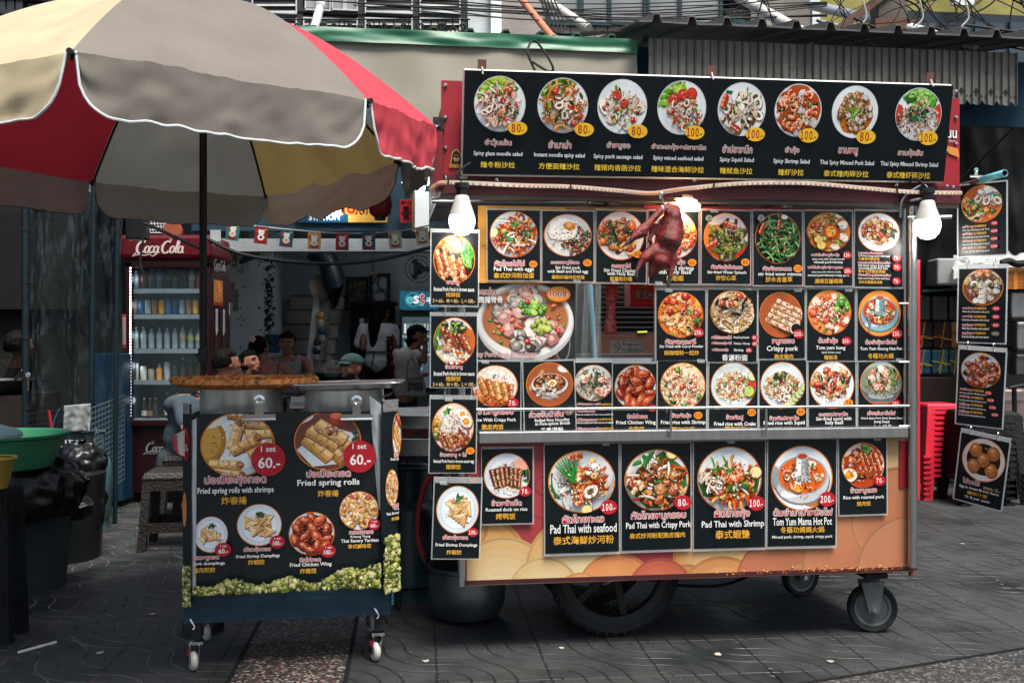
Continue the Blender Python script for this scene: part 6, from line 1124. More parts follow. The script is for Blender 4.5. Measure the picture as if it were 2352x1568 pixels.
mb=MB();mb.face([(.2, 3.36, .004), (.35, 3.07, .004), (4.2, 4.62, .004), (4.08, 4.93, .004)]);tag(mb.build('kerb_path', pebble_mat('pale_pebbles', '#191b1c', ['#202121', '#2a2928', '#363432', '#545250'])), None, None, None, 'structure')
for a, b in(((-1.03, 3.4), (-1.62, 9)), ((-.59, 3.4), (-1.18, 9)), ((.2, 3.36), (4.08, 4.93))):
 mb=MB();d=(V((b[0]-a[0], b[1]-a[1], 0))).normalized();n=V((-d.y, d.x, 0))*.009;A0, B0=V((a[0], a[1], .007)), V((b[0], b[1], .007));mb.face([A0-n, B0-n, B0+n, A0+n]if n.cross(d).z<0 else[A0+n, B0+n, B0-n, A0-n], '#0c0e0f');tag(mb.build('joint_line', MATTE), None, None, None, 'structure')
g=random.Random(77)
for x, y in((352, 1412), (690, 1452), (230, 1500), (1290, 1490), (1905, 1520), (2210, 1250), (980, 1520), (1650, 1505)):
 Y=H*F/(y-CY);c=V((xat(x, Y), Y, .004));mb=MB();k=6;r=g.uniform(.008, .02);pp=[c+V((math.cos(6.28*j/k)*r*g.uniform(.4, 1.3), math.sin(6.28*j/k)*r*g.uniform(.4, 1.3), 0))for j in range(k)];mb.prism(pp, V((0, 0, .003)), g.choice(['#8a8780', '#a09a8c', '#6a4a34']));tag(mb.build('litter_scrap', MATTE, loc=c), 'tiny pale scrap of litter lying on the dark paving', 'litter', 'scraps on the paving')
t=thing('plastic_straw', V((-2.0, 3.95, .004)), 'white paper straw lying on the dark paving at the lower left', 'litter');mb=MB();mb.tube([V((xat(42, 4.08), 4.08, .007)), V((xat(129, 4.22), 4.22, .007))], .006, '#c9c6bb', 8);mb.build('straw', PLAST, t)
# ------- buildings
BU=CP.u;BV=V((-BU.y, BU.x, 0))
def bline(Y):return Plane((0, Y), (BU.x, Y+BU.y))
def thing1(mb, name, m, loc, label, cat, group=None, **k):o=mb.build(name, m, loc=loc, **k);return tag(o, label, cat, group)
A1=bline(6.5)
def corr(a, b, ztop, drop, depth, rise, sp, ribs, col, thk, skew=0):
 L=(b-a).length;u=(b-a).normalized();mb=MB();prof=[];x=0
 while x<L:
  for dx, h in((0, 0), (sp*.36, 0), (sp*.42, ribs), (sp*.56, ribs), (sp*.64, 0)):prof.append((x+dx, h))
  x+=sp
 w=BV*depth+V((0, 0, rise));g=random.Random(2)
 for i in range(len(prof)-1):
  (x0, h0), (x1, h1)=prof[i], prof[i+1];j0=.006*noise.noise(V((x0*4, 0, 0)));j1=.006*noise.noise(V((x1*4, 0, 0)))
  p=[a+u*x0+V((0, 0, h0+j0)), a+u*x1+V((0, 0, h1+j1))];mb.prism([p[0], p[1], p[1]+w, p[0]+w], V((0, 0, -thk)), mul(col, .85+.3*g.random()))
 return mb
a=A1.at(700, 68);b=A1.at(1478, 85);a.z=b.z=3.27
t=thing('green_awning_roof', a, 'green corrugated awning roof with raised ribs above the cream tarpaulin', 'awning')
corr(a, b, 0, 0, 1.9, .32, .235, .045, '#2c4a34', .012).build('roof_sheet', mat('old_green_sheet', None, .55, ns=6, na=.35, bump=.2, dirt=('#3a2f26', 7, .6)), t)
t=thing('cream_tarpaulin', A1.at(1000, 150), 'cream tarpaulin with a green top hem hanging under the green roof', 'tarpaulin')
p0, p1=A1.at(560, 95, .03), A1.at(1462, 95, .03);
def tarp(z0, z1):
 def f(u, v):
  p=p0.lerp(p1, u);p.z=z0+(z1-z0)*v;return p+A1.n*(.02*noise.noise(V((u*9, v*2, z0)))+.12*v*(1 if z1<3 else.1))
 return f
mb=MB();mb.grid(tarp(3.2, 2.42), 50, 16, '#858174');mb.build('sheet', mat('tarp_cream', None, .6, spec=.3, ns=2.5, na=.1, bump=.15, bs=5, dirt=('#7f9aa0', 1.6, .66), transl=.15, stretch=(1.6, 1.6, .35)), t, smooth=True)
mb=MB();mb.grid(tarp(3.27, 3.175), 50, 8, '#1f5a42');o=mb.build('green_hem', mat('tarp_green', None, .45, spec=.4, ns=4, na=.2, bump=.2, bs=6), t, smooth=True);
for v_ in o.data.vertices:v_.co+=A1.n*.02
a=A1.at(1468, 62, .25);b=A1.at(2460, 110, .25);a.z=3.33;b.z=3.33
t=thing('grey_awning_roof', a, 'rusty grey corrugated awning roof at the right with a fretted metal valance', 'awning')
corr(a, b, 0, 0, 2.2, .45, .235, .05, '#4b4a48', .012).build('roof_sheet', mat('old_grey_sheet', None, .6, ns=5, na=.3, bump=.2, dirt=('#5a3526', 5, .6)), t)
mb=MB();a=A1.at(1490, 150, .12);b=A1.at(2338, 150, .12);u=(b-a).normalized();L=(b-a).length;n=48;zt_, zb_=3.26, 2.93;g=random.Random(1)
for i in range(n):
 x0, x1=L*i/n, L*(i+1)/n;c=mul('#66645e', .75+.4*g.random());zz=zb_
 q=a+u*x0;w=a+u*(x0+(x1-x0)*.62);e=a+u*x1
 lo=[0, -.02, -.045, -.03]
 k=i%2
 mb.face([V((q.x, q.y, zt_)), V((q.x, q.y, zb_+(0 if k else-.03))), V((w.x, w.y, zb_-.035)), V((w.x, w.y, zt_))], c)
 d=A1.n*.018;mb.face([V((w.x, w.y, zt_)), V((w.x, w.y, zb_-.035)), V((w.x, w.y, zb_-.03))+d+u*.004, V((w.x, w.y, zt_))+d+u*.004], mul(c, .9))
 mb.face([V((w.x, w.y, zt_))+d+u*.004, V((w.x, w.y, zb_-.03))+d+u*.004, V((e.x, e.y, zb_+(-.03 if k else 0))), V((e.x, e.y, zt_))], mul(c, 1.1))
 if i%2==0:
  s_=q+u*(x1-x0)*.3+A1.n*.002;z=zb_+.055
  for dx, dz, r in((0, .015, .010), (0, 0, .013), (0, -.02, .006), (-.018, -.0, .008), (.018, 0, .008)):mb.lathe(V((s_.x, s_.y, z+dz))+u*dx, [(r, 0), (r, .001)], '#0e1a1f', 6, A1.n)
 else:
  for sg_ in(-1, 1):s_=q+u*((x1-x0)*.3+sg_*.018)+A1.n*.002;mb.lathe(V((s_.x, s_.y, zb_+.025)), [(.011, 0), (.011, .001)], '#0e1a1f', 7, A1.n)
mb.build('valance', mat('galvanised', None, .6, .15, ns=8, na=.25, bump=.15, dirt=('#3d332c', 8, .62)), t)
mb=MB();a=A1.at(1450, 215, -.1);b=A1.at(2420, 215, -.1);mb.box(V(((a.x+b.x)/2, (a.y+b.y)/2, 3.03)), ((b-a).length, .04, .46), '#123140', BU, BV);mb.build('blue_beam', MATTE, t)
FB=bline(8.8)
t=thing('louvred_house', FB.at(900, 40), 'upper floor of dark framed louvre windows with iron scroll grilles', 'building')
def fbox(mb, x0, y0, x1, y1, off, dep, col):FB.box(mb, x0, y0, x1, y1, off, dep, col)
mb=MB();fbox(mb, -700, -420, 1074, 115, -.25, .1, '#14171a');mb.build('inner_wall', MATTE, t)
mb=MB()
for x in(-300, -60, 4, 24, 44, 130, 240, 340, 440, 570, 688, 830, 956, 1066):fbox(mb, x-8, -60, x+8, 115, 0, .12, '#33363a')
for y in(36, 2, -60):fbox(mb, -700, y-5, 1074, y+5, .01, .1, '#2f3235')
mb.build('frame', MATTE, t)
def window(x0, y0, x1, y1, rows, frost):
 mb=MB()
 for p in((x0, y0, x1, y0+3), (x0, y1-3, x1, y1), (x0, y0, x0+3, y1), (x1-3, y0, x1, y1)):fbox(mb, *p, .03, .03, '#b9bbbc')
 w=mb.build('window', PLAST, t);mb=MB()
 if frost:fbox(mb, x0+3, y0, x1-3, y1-3, .0, .02, '#8f8f94');fbox(mb, (x0+x1)/2-5, y0, (x0+x1)/2+5, y1, .02, .02, '#b0b0b2')
 else:
  for i in range(rows):
   y=y0+(y1-y0)*(i+.5)/rows;p, q=FB.at(x0+3, y, .0), FB.at(x1-3, y, .0);mb.box((p+q)/2, ((q-p).length, .003, .085), '#8f918f', (q-p).normalized(), BV, (V((0, 0, .8))+BV*.6).normalized())
 mb.build('louvre' if not frost else 'pane', mat('frosted', None, .35, ns=3, na=.3), w)
for a_, b_ in((700, 760), (762, 822)):window(a_, -45, b_, 24, 4, True)
for a_, b_ in((578, 682), (838, 948), (964, 1058)):window(a_, -45, b_, 30, 5, False)
for a_, b_ in((450, 562), (578, 682), (696, 822), (838, 948), (964, 1058)):window(a_, 42, b_, 112, 4, False)
for x in(600, 660, 745, 825, 905, 990, 1040):
 mb=MB();S=lambda a_, b_:FB.at(x+a_, 62+b_, .1)
 for sg_ in(-1, 1):
  mb.tube(spline([S(0, -2), S(8*sg_, 6), S(20*sg_, 10), S(28*sg_, 2), S(24*sg_, -7), S(17*sg_, -3), S(21*sg_, 3)]), .008, '#3a3f42', 5);mb.tube(spline([S(0, 22), S(6*sg_, 14), S(14*sg_, 14), S(10*sg_, 22), S(0, 24)]), .007, '#3a3f42', 5)
  mb.tube([S(34*sg_, -18), S(34*sg_, 45)], .006, '#3a3f42', 4)
 mb.tube([S(0, -18), S(0, -2)], .006, '#3a3f42', 4);mb.tube([S(0+7*math.cos(k), 14+7*math.sin(k))for k in[i*.7 for i in range(10)]], .006, '#3a3f42', 4);mb.tube([S(-40, -17), S(40, -17)], .007, '#3a3f42', 4)
 mb.build('scroll_grille', DARKM, t, smooth=True)
t=thing('white_house', FB.at(1110, 50), 'plain white wall with a brighter corner pillar above the awning', 'building');mb=MB();fbox(mb, 1074, -420, 1132, 130, .0, .3, '#b4bcbc');mb.build('wall', CONC, t);mb=MB();fbox(mb, 1128, -420, 1152, 130, .08, .3, '#dfe3e3');mb.build('pillar', CONC, t)
t=thing('pink_grey_house', FB.at(1450, 40), 'pinkish grey house with teal framed frosted windows above the awning', 'building')
mb=MB();fbox(mb, 1152, -420, 1256, 130, -.05, .3, '#8f8884');fbox(mb, 1250, 60, 1700, 130, -.06, .3, '#8f8480');fbox(mb, 1250, -420, 1700, -60, -.06, .3, '#8f8480');mb.build('wall', CONC, t)
mb=MB()
for i in range(7):fbox(mb, 1256+i*28, 56, 1282+i*28, 92, -.03, .03, '#8f837e')
mb.build('plank_band', MATTE, t)
mb=MB();fbox(mb, 1252, -60, 1700, 64, -.3, .05, '#131a1d');mb.build('dark_room', MATTE, t)
for x0, x1 in((1262, 1330), (1340, 1398), (1404, 1480), (1492, 1560), (1566, 1655)):
 mb=MB()
 for p in((x0-5, -60, x0+1, 60), (x1-1, -60, x1+5, 60), (x0, 50, x1, 58)):fbox(mb, *p, .0, .05, '#2c4248')
 w=mb.build('window', MATTE, t);mb=MB();fbox(mb, x0, -60, x1, 51, -.03, .01, '#7c8082');mb.build('pane', MATS['frosted'], w)
t=thing('wall_fan', FB.at(1685, 48, -.1), 'dark box fan set in the wall above the grey roof', 'fan');mb=MB();fbox(mb, 1668, 22, 1720, 78, -.06, .1, '#0f1416');mb.build('box', DARKM, t);mb=MB();c=FB.at(1694, 50, .0)
for k in range(5):a_=k*1.257;mb.box(c+FB.u*math.cos(a_)*.04+V((0, 0, math.sin(a_)*.04)), (.07, .008, .04), '#1f4048', FB.u*math.cos(a_)+V((0, 0, math.sin(a_))), FB.n)
mb.lathe(c, [(.09, 0), (.1, .01), (.09, .02)], '#222', 20, FB.n, (False, False));mb.build('blades', PLAST, t)
t=thing('concrete_pillar', FB.at(1820, 40), 'weathered grey concrete pillar with a white edge between two houses', 'pillar');mb=MB();fbox(mb, 1725, -420, 1862, 160, .0, .4, '#77726d');fbox(mb, 1760, -420, 1800, 160, .05, .1, '#8a847e');mb.build('shaft', CONC, t);mb=MB();fbox(mb, 1866, -420, 1884, 160, .02, .3, '#c9cdcd');mb.build('white_edge', CONC, t)
t=thing('yellow_house', FB.at(2200, 30), 'pale olive yellow house with dark blue windows behind the cables', 'building');mb=MB();fbox(mb, 1884, -420, 2600, 180, -.05, .3, '#857f4a');mb.build('wall', CONC, t)
mb=MB();fbox(mb, 2072, 36, 2600, 160, -.02, .06, '#1c2830');w=mb.build('window', PLAST, t)
for i in range(6):mb=MB();fbox(mb, 2084+i*78, 52, 2150+i*78, 150, .0, .02, '#2c3a44');mb.build('pane', mat('dark_glass', None, .12, spec=.6, ns=3, na=.2), w)
t=thing('white_house_sign', FB.at(2208, 0, .1), 'small blank white sign fixed to the yellow wall', 'sign');mb=MB();fbox(mb, 2188, -30, 2238, 12, .1, .04, '#c9cbca');mb.build('plate', PLAST, t)
UP=V((xat(2040, 7.7), 7.7, 0));mb=MB();mb.box(UP+V((0, 0, 3)), (.22, .2, 6), '#5f5a54');t=thing('utility_pole', UP, 'square concrete utility pole tangled in cables above the grey roof', 'utility pole');mb.build('shaft', CONC, t);mb=MB();mb.box(UP+V((0, -.12, zat(62, 7.6))), (.3, .05, .1), '#5a3a2c');mb.box(UP+V((-.25, -.1, zat(30, 7.6))), (.6, .05, .06), '#5a3f34', V((.8, 0, .6)), V((0, 1, 0)));mb.build('bracket', RUST, t)
def pipe(x0, y0, x1, y1, Y0, Y1, r, col, label):p, q=P(x0, y0, Y0), P(x1, y1, Y1);mb=MB();mb.tube([p, q], r, col, 10);return thing1(mb, 'pipe', mat('painted_pipe', None, .5, ns=14, na=.15, dirt=('#7a4a34', 9, .64)), q, label, 'pipe', 'pipes above the awnings', smooth=True)
pipe(756, -60, 722, 66, 8.4, 7.9, .036, '#b9bdbf', 'white vertical pipe in front of the louvre windows')
pipe(1222, -20, 1352, 66, 8.2, 7.6, .035, '#b5b0ab', 'white slanting pipe above the green roof end');pipe(1190, -10, 1270, 88, 8.0, 7.4, .028, '#b06a50', 'orange rusty slanting pipe above the green roof')
pipe(1672, -20, 1870, 90, 8.2, 7.4, .042, '#b5b5b2', 'thick white pipe slanting down to the grey roof');pipe(1862, 12, 2245, 102, 8.2, 7.2, .04, '#a9b0b4', 'long grey white pipe crossing in front of the utility pole');pipe(1884, 52, 2010, 82, 8.6, 8.4, .025, '#66727a', 'thin grey pipe on the yellow wall')
g=random.Random(12)
def cable(pts, r, col, label, m=None):mb=MB();pp=spline(pts, 7);mb.tube(pp, r, col, 5);return thing1(mb, 'cable', m or RUBBER, pp[0], label, 'cable', 'overhead cables', smooth=True)
for i in range(9):y=2+i*4.5+g.uniform(-3, 3);Y=7.6+g.uniform(-.3, .5);cable([P(880+g.uniform(-200, 160), y-22, Y), P(1200, y+8+g.uniform(-6, 6), Y), P(1500, y+16+g.uniform(-10, 6), Y), P(1900, y-14+g.uniform(-10, 20), Y)], g.uniform(.004, .008), '#141819', 'black cable sagging across the left and middle of the upper storeys')
for i in range(36):
 x=g.uniform(1730, 2340);Y=7.3+g.uniform(0, .5);x2=x+g.uniform(-260, 300);cable([P(x, -12-g.random()*20, Y), P((x+x2)/2+g.uniform(-60, 60), g.uniform(10, 80), Y), P(x2, g.uniform(40, 125), Y)], g.uniform(.003, .0075), g.choice(['#121516', '#16191a', '#1f2324', '#2c3133']), 'thin dark cable in the tangle around the utility pole')
for i in range(7):x=1790+i*85;cable([P(x, 60+g.uniform(-30, 30), 7.35), P(x+120, 80+g.uniform(-20, 20), 7.3), P(x+330, 100+g.uniform(-20, 20), 7.3)], .011, '#101314', 'thick black cable running right behind the grey roof')
for x in(1980, 2110, 2215):cable([P(x, -5, 7.2), P(x+10, 40, 7.2), P(x-8, 70, 7.2), P(x+30, 105, 7.2)], .006, '#a9a8a2', 'white hanging wire among the black cables', PLAST)
cable([P(1230, 165, 6.2), P(1212, 118, 6.2), P(1230, 95, 6.3), P(1268, 150, 6.2), P(1262, 165, 6.2), P(1222, 142, 6.2)], .008, '#15191b', 'looped black cable hanging over the header sign')
for i in range(5):cable([P(1240+i*7, -10, 7.0), P(1262+i*9, 60, 6.9), P(1290, 78+i*2, 6.7), P(1350+i*20, 72, 6.7)], .006, '#171b1c', 'dark cable bunch dropping to the green roof end')
cable([P(470, 545, 6.9), P(560, 585, 6.9), P(720, 605, 6.9), P(860, 598, 6.9), P(990, 568, 6.9)], .014, '#14181a', 'black power cable drooping across the shop opening')
cable([P(330, 512, 6.6), P(350, 520, 6.6), P(470, 575, 6.9)], .012, '#0f1213', 'black cable from the black box to the umbrella pole')
cable([P(330, 520, 7.0), P(328, 560, 7.0), P(322, 600, 7.0), P(326, 622, 7.0)], .008, '#0d1011', 'black plug lead hanging in front of the fridge')
# ------- the open shop
def wall(name, x0, x1, y0, y1, z0, z1, col, label, m=CONC, cat='wall'):mb=MB();mb.box(V(((x0+x1)/2, (y0+y1)/2, (z0+z1)/2)), (x1-x0, y1-y0, z1-z0), col);return thing1(mb, name, m, V(((x0+x1)/2, (y0+y1)/2, z0)), label, cat)
TILE=mat('wall_tile', None, .3, spec=.5, ns=5, na=.12, bump=.05)
wall('rear_wall', -3.6, 1.6, 14.0, 14.2, 0, 3.2, '#8d9aa2', 'blue grey tiled rear wall of the shop', TILE)
wall('shop_ceiling', -8, 3.5, 8.95, 14.2, 2.62, 2.75, '#a3abae', 'dim ceiling of the shop', cat='ceiling')
wall('right_shop_wall', 1.5, 1.7, 7.5, 14.0, 0, 3.2, '#8a9296', 'grey side wall hidden behind the cart');
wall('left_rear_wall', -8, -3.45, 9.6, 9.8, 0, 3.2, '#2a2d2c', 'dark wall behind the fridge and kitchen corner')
wall('front_beam', xat(505, 8.9), 2.2, 8.85, 9.05, zat(577, 8.85), zat(548, 8.85), '#8f9496', 'white beam over the shop opening', cat='beam')
wall('blue_fascia', xat(440, 8.9), 2.6, 8.9, 9.0, zat(530, 8.9), 3.4, '#2c4350', 'dark blue fascia above the white beam', MATTE, 'fascia')
wall('upper_slab', -9, 5, 8.95, 10.5, 3.0, 3.3, '#333', 'slab carrying the upper storeys', CONC, 'slab')
t=thing('white_pillar', V((-3.1, 11.4, 0)), 'white tiled pillar between the fridge and the staircase', 'pillar')
mb=MB();YP=11.4;x0, x1, x2=xat(505, YP), xat(572, YP), xat(606, YP);mb.prism([V((x0, YP+.3, 0)), V((x1, YP, 0)), V((x2, YP+.05, 0)), V((x2, YP+.9, 0)), V((x0, YP+.9, 0))], V((0, 0, 2.7)), '#b3bdc4');mb.build('shaft', TILE, t)
PLN=Plane((x0, YP+.3), (x1, YP));sh=sheet_on(PLN, 516, 690, 570, 800, .006);mb=MB();sh.h=.001
for x, y, w_, h_, c in((521, 625, 10, 44, '#5a3a22'), (538, 627, 9, 44, '#6a4424'), (526, 690, 20, 26, '#6f7a80'), (540, 700, 10, 28, '#1c2226')):
 sh.rect(mb, x-w_/2, y, x+w_/2, y+h_, c)
 for k in range(4):sh.rect(mb, x-w_/2+1, y+3+k*h_/4, x+w_/2-1, y+7+k*h_/4, g.choice(['#b8863a', '#8a2f22', '#c9b08a'])if c!='#1c2226' else '#555')
for k in range(26):x, y=g.uniform(545, 560), g.uniform(600, 850);sh.rect(mb, x, y, x+2, y+3, '#2a2422')
mb.build('posters', PRINT, t);mb=MB();sh.text(mb, 'hey', 533, 598, 14, 10, '#23282b', None, .02, .05, .3);sh.text(mb, 'Oui', 550, 608, 16, 12, '#23282b');mb.build('lettering', PRINT, t)
t=thing('added_tube_lamp', V((-1.2, 11, 2.55)), 'unseen fluorescent tube added to brighten the shop, guessed from glints on a framed picture', 'lamp');mb=MB();mb.tube([V((-1.8, 11, 2.54)), V((-.6, 11, 2.54))], .018, '#fff', 10);mb.build('tube', mat('tube_white', '#eef4ff', .4, emit=17, na=0), t);mb=MB();mb.box(V((-1.2, 11, 2.59)), (1.3, .06, .05), '#ccc');mb.build('batten', PLAST, t)  # tube added out of view to brighten the shop; only a reflection hints at it
t=thing('staircase', V((xat(670, 12.6), 12.6, 0)), 'dark staircase rising inside the shop with a white stringer', 'staircase')
ys, xs0, xs1=12.2, xat(600, 12.2), xat(738, 12.2)
mb=MB()
for i in range(9):z=.12+i*.2;mb.box(V(((xs0+xs1)/2, ys+i*.2, z+.09)), (xs1-xs0, .03, .175), '#a39c94');mb.box(V(((xs0+xs1)/2, ys+.1+i*.2, z+.19)), (xs1-xs0, .24, .03), '#6a645e')
mb.build('steps', MATTE, t)
mb=MB();a, b, c, d=P(700, 868, 12.1), P(716, 868, 12.1), P(742, 600, 12.1), P(727, 625, 12.1);mb.prism([a, b, c, P(728, 640, 12.1), d], V((0, .06, 0)), '#ccd6da');mb.build('stringer', CONC, t)
mb=MB()
for i in range(8):x, y=722+i*3.4, 842-i*31;mb.box(P(x+8, y, 12.3), (.14, .25, .17), '#8f8a82')
mb.build('stepped_ledge', CONC, t)
g=random.Random(7)
for i, (x, y, c)in enumerate(((746, 650, '#2a5a7a'), (740, 770, '#31566a'), (736, 735, '#b88a2c'), (729, 795, '#3a2a24'), (727, 815, '#23272a'))):
 mb=MB();p=P(x, y, 12.05);mb.ell(p+V((0, 0, .05)), (.05, .05, .055), c, 12);mb.ell(p+V((0, 0, -.03)), (.04, .04, .06), mixc(c, '#dddddd', .4), 12);thing1(mb, 'ornament', PLAST, p-V((0, 0, .09)), ['blue and pale figurine on the stair ledge beside the duct', 'small blue figurine on the stair ledge', 'small yellow figurine on the stair ledge', 'dark brown figurine low on the stair ledge', 'black figurine lowest on the stair ledge'][i], 'figurine', 'ornaments on the stair ledge', smooth=True)
mb=MB();p=P(735, 660, 12.0);mb.lathe(p, [(.16, 0), (.1, .06), (.012, .12)], '#b3ab9c', 20, V((.75, -.6, .1)));thing1(mb, 'straw_hat', CLOTH, p, 'pale conical straw hat hanging on the stair stringer', 'hat', smooth=True)
mb=MB();mb.tube([P(720, 575, 11.8), P(752, 600, 11.8), P(768, 640, 11.8), P(757, 690, 12.6)], [.13, .13, .13, .12], '#16262f', 14);thing1(mb, 'air_duct', PLAST, P(757, 690, 12.6), 'dark blue plastic duct above the staircase', 'duct', smooth=True)
mb=MB();g=random.Random(3)
for i in range(260):
 p=P(617+g.gauss(0, 7), g.uniform(575, 790), 10.6+g.uniform(-.1, .1));s=.05;d=V((g.uniform(-1, 1), g.uniform(-1, .2), g.uniform(-1, .2))).normalized();x, y=frame(d);mb.face([p-x*s*.4, p+d*s, p+x*s*.4, p-d*s*.5], mul('#26382c', g.uniform(.6, 1.5)))
thing1(mb, 'hanging_plant', MATTE, P(617, 575, 10.6), 'dark green trailing plant hanging beside the white pillar', 'plant')
t=thing('blue_basket', P(628, 790, 10.9), 'blue plastic basket on the lower stairs', 'basket');mb=MB();mb.lathe(P(628, 810, 10.9), [(.07, 0), (.1, .2)], '#1f5a7a', 18);mb.build('body', PLAST, t, solid=.004)
for x0, y0, x1, y1, col, lab in((795, 636, 845, 712, '#5a4632', 'brownish framed picture leaning left of the black and white photograph'), (849, 628, 896, 708, '#6a7074', 'framed black and white photograph on the tiled wall')):
 PLN=Plane((0, 13.8), (1, 13.8));sh=sheet_on(PLN, x0, y0, x1, y1, 0);t=thing('picture_frame', sh.o, lab, 'picture');mb=MB();mb.box(sh.o, ((x1-x0)*sh.s, .04, (y1-y0)*sh.s), '#14110f');mb.build('frame', MATTE, t);mb=MB();sh.h=.022;sh.rect(mb, x0+4, y0+4, x1-4, y1-4, '#23282a')
 for k in range(60):x, y=g.uniform(x0+7, x1-7), g.uniform(y0+7, y1-7);r=g.uniform(2, 6);sh.disc(mb, x, y, min(r, x-x0-4, x1-4-x), r*.8, mul(col, g.uniform(.3, 1.6)), 8)
 if x0>840:
  for x, y, rx, ry in((880, 650, 9, 14), (872, 682, 14, 9), (862, 660, 6, 9)):sh.disc(mb, x, y, rx, ry, '#a9adb0', 14)
 mb.build('image', PRINT, t)
t=thing('black_sideboard', P(850, 870, 13.2), 'black sideboard under the framed pictures', 'cabinet');mb=MB();p, q=P(805, 700, 13.2), P(900, 880, 13.2);mb.box((p+q)/2+V((0, .2, 0)), (q.x-p.x, .4, p.z-q.z), '#101213');mb.box(V(((p.x+q.x)/2, 13.3, p.z+.02)), (q.x-p.x+.08, .6, .04), '#1c1f20');mb.build('body', MATTE, t)
for x, y, w_, h_, c, lab in((831, 738, 10, 14, '#9aa0a2', 'small white card on the sideboard'), (848, 735, 14, 12, '#1f2426', 'dark framed note on the sideboard'), (826, 770, 6, 22, '#30363a', 'dark jar on the sideboard'), (838, 775, 6, 18, '#7f8a8c', 'pale jar on the sideboard')):
 mb=MB();mb.box(P(x, y, 12.9), (w_/F*12.9, .05, h_/F*12.9), c);thing1(mb, 'small_item', PLAST, P(x, y, 12.9), lab, 'item', 'small things on the sideboard', bevel=.008)
def wall_fan(c, r, lab):
 t=thing('wall_fan', c, lab, 'fan');mb=MB()
 for k in(1, .7, .4):mb.tube([c+V((math.cos(a)*r*k, -.03*(1-k), math.sin(a)*r*k))for a in[i*.3 for i in range(21)]], .005, '#101314', 4, closed=True)
 for k in range(18):a=k*.349;mb.tube([c+V((0, -.05, 0)), c+V((math.cos(a)*r, 0, math.sin(a)*r))], .002, '#101314', 3)
 mb.build('guard', DARKM, t);mb=MB()
 for k in range(3):a=k*2.09;mb.box(c+V((math.cos(a)*r*.45, .03, math.sin(a)*r*.45)), (r*.75, .01, r*.4), '#20282b', V((math.cos(a), .2, math.sin(a))).normalized(), V((0, 1, 0)))
 mb.build('blades', PLAST, t);mb=MB();mb.lathe(c+V((0, .12, 0)), [(.05, 0), (.06, .08), (.02, .12)], '#101314', 14, (0, -1, 0));mb.build('motor', PLAST, t)
wall_fan(P(962, 618, 12.5), .17, 'dark wall fan at the right of the shop');
t=thing('strip_lamp', P(575, 585, 9.8), 'dark slatted fitting under the beam by the white pillar', 'lamp');mb=MB()
for k in range(8):mb.box(P(562+k*5, 590-k*2, 9.6), (.012, .12, .16), '#3f474a', V((.8, 0, -.5)), V((0, 1, 0)))
mb.build('slats', DARKM, t)
t=thing('wind_chime', P(857, 620, 9.0), 'small brass wind chime hanging under the white beam', 'wind chime');mb=MB();mb.tube([P(857, 580, 9.0), P(857, 628, 9.0)], .003, '#333', 4);mb.build('cord', RUBBER, t)
for x in(850, 857, 864):mb=MB();mb.lathe(P(x, 632, 9.0), [(.014, 0), (.012, .02), (.004, .03)], '#6a5230', 10);mb.build('bell', PLAST, t)
def simple_box(mb, x0, y0, x1, y1, Y, d, c):p, q=P(x0, y0, Y), P(x1, y1, Y);mb.box(V(((p.x+q.x)/2, Y+d/2, (p.z+q.z)/2)), (q.x-p.x, d, p.z-q.z), c)
t=thing('blue_cola_fridge', P(955, 870, 11.6), 'dark fridge with a lit blue cola header behind the shop women', 'fridge');mb=MB();simple_box(mb, 918, 712, 996, 900, 11.8, .5, '#0f1517');mb.build('body', PLAST, t)
mb=MB();simple_box(mb, 918, 668, 1000, 709, 11.75, .5, '#123a4a');mb.build('header', mat('lit_header', None, .4, emit=.9, na=.2, ns=14), t)
PLN=Plane((0, 11.75), (1, 11.75));sh=sheet_on(PLN, 918, 668, 1000, 709, .004);mb=MB();sh.disc(mb, 950, 688, 20, 17, '#2f7f8a');sh.disc(mb, 950, 688, 16, 13, '#123a4a');sh.text(mb, 'e', 941, 689, 15, 16, '#5fb0b8', None, .05);sh.text(mb, 's', 956, 688, 12, 17, '#d9e0e0', None, .05);sh.text(mb, 't', 970, 685, 9, 21, '#b3242e', '#d9e0e0', .05, .08);sh.text(mb, 'สุ', 984, 690, 10, 14, '#d9e0e0', None, .03);sh.text(mb, 'COLA', 968, 700, 10, 4, '#d9e0e0');mb.build('logo', mat('lit_print', None, .5, emit=.4, na=.05), t)
mb=MB();simple_box(mb, 924, 728, 990, 890, 11.79, .008, '#3a4a50');
for i in range(22):x, y=928+(i%8)*7.5, 735+(i//8)*42;simple_box(mb, x, y+8, x+5, y+30, 11.78, .008, g.choice(['#7a8a8c', '#a9937a', '#5f7f8a', '#c9ccc9']))
for y in(770, 812):simple_box(mb, 924, y, 990, y+4, 11.775, .01, '#8a9698')
mb.build('stocked_door', mat('lit_stock', None, .3, emit=.5, na=.3, ns=20), t)
PLN=Plane((0, 8.85), (1, 8.85));sh=sheet_on(PLN, 680, 440, 890, 511, 0);t=thing('shop_banner', sh.o, 'blue and yellow shop banner half hidden by the parasol', 'banner');mb=MB();mb.box(sh.o, (210*sh.s, .01, 71*sh.s), '#123a52');mb.build('cloth', CLOTH, t);mb=MB();sh.h=.007;sh.rect(mb, 800, 440, 890, 511, '#c79a45');sh.text(mb, 'บลิก', 832, 478, 44, 30, '#6a2a1c', None, .03);sh.text(mb, 'เลย', 790, 478, 50, 24, '#8a1f1a', '#d97a24', .04, .16);sh.text(mb, 'STATION', 745, 498, 70, 16, '#c9d2d4', None, .03);mb.build('lettering', PRINT, t)
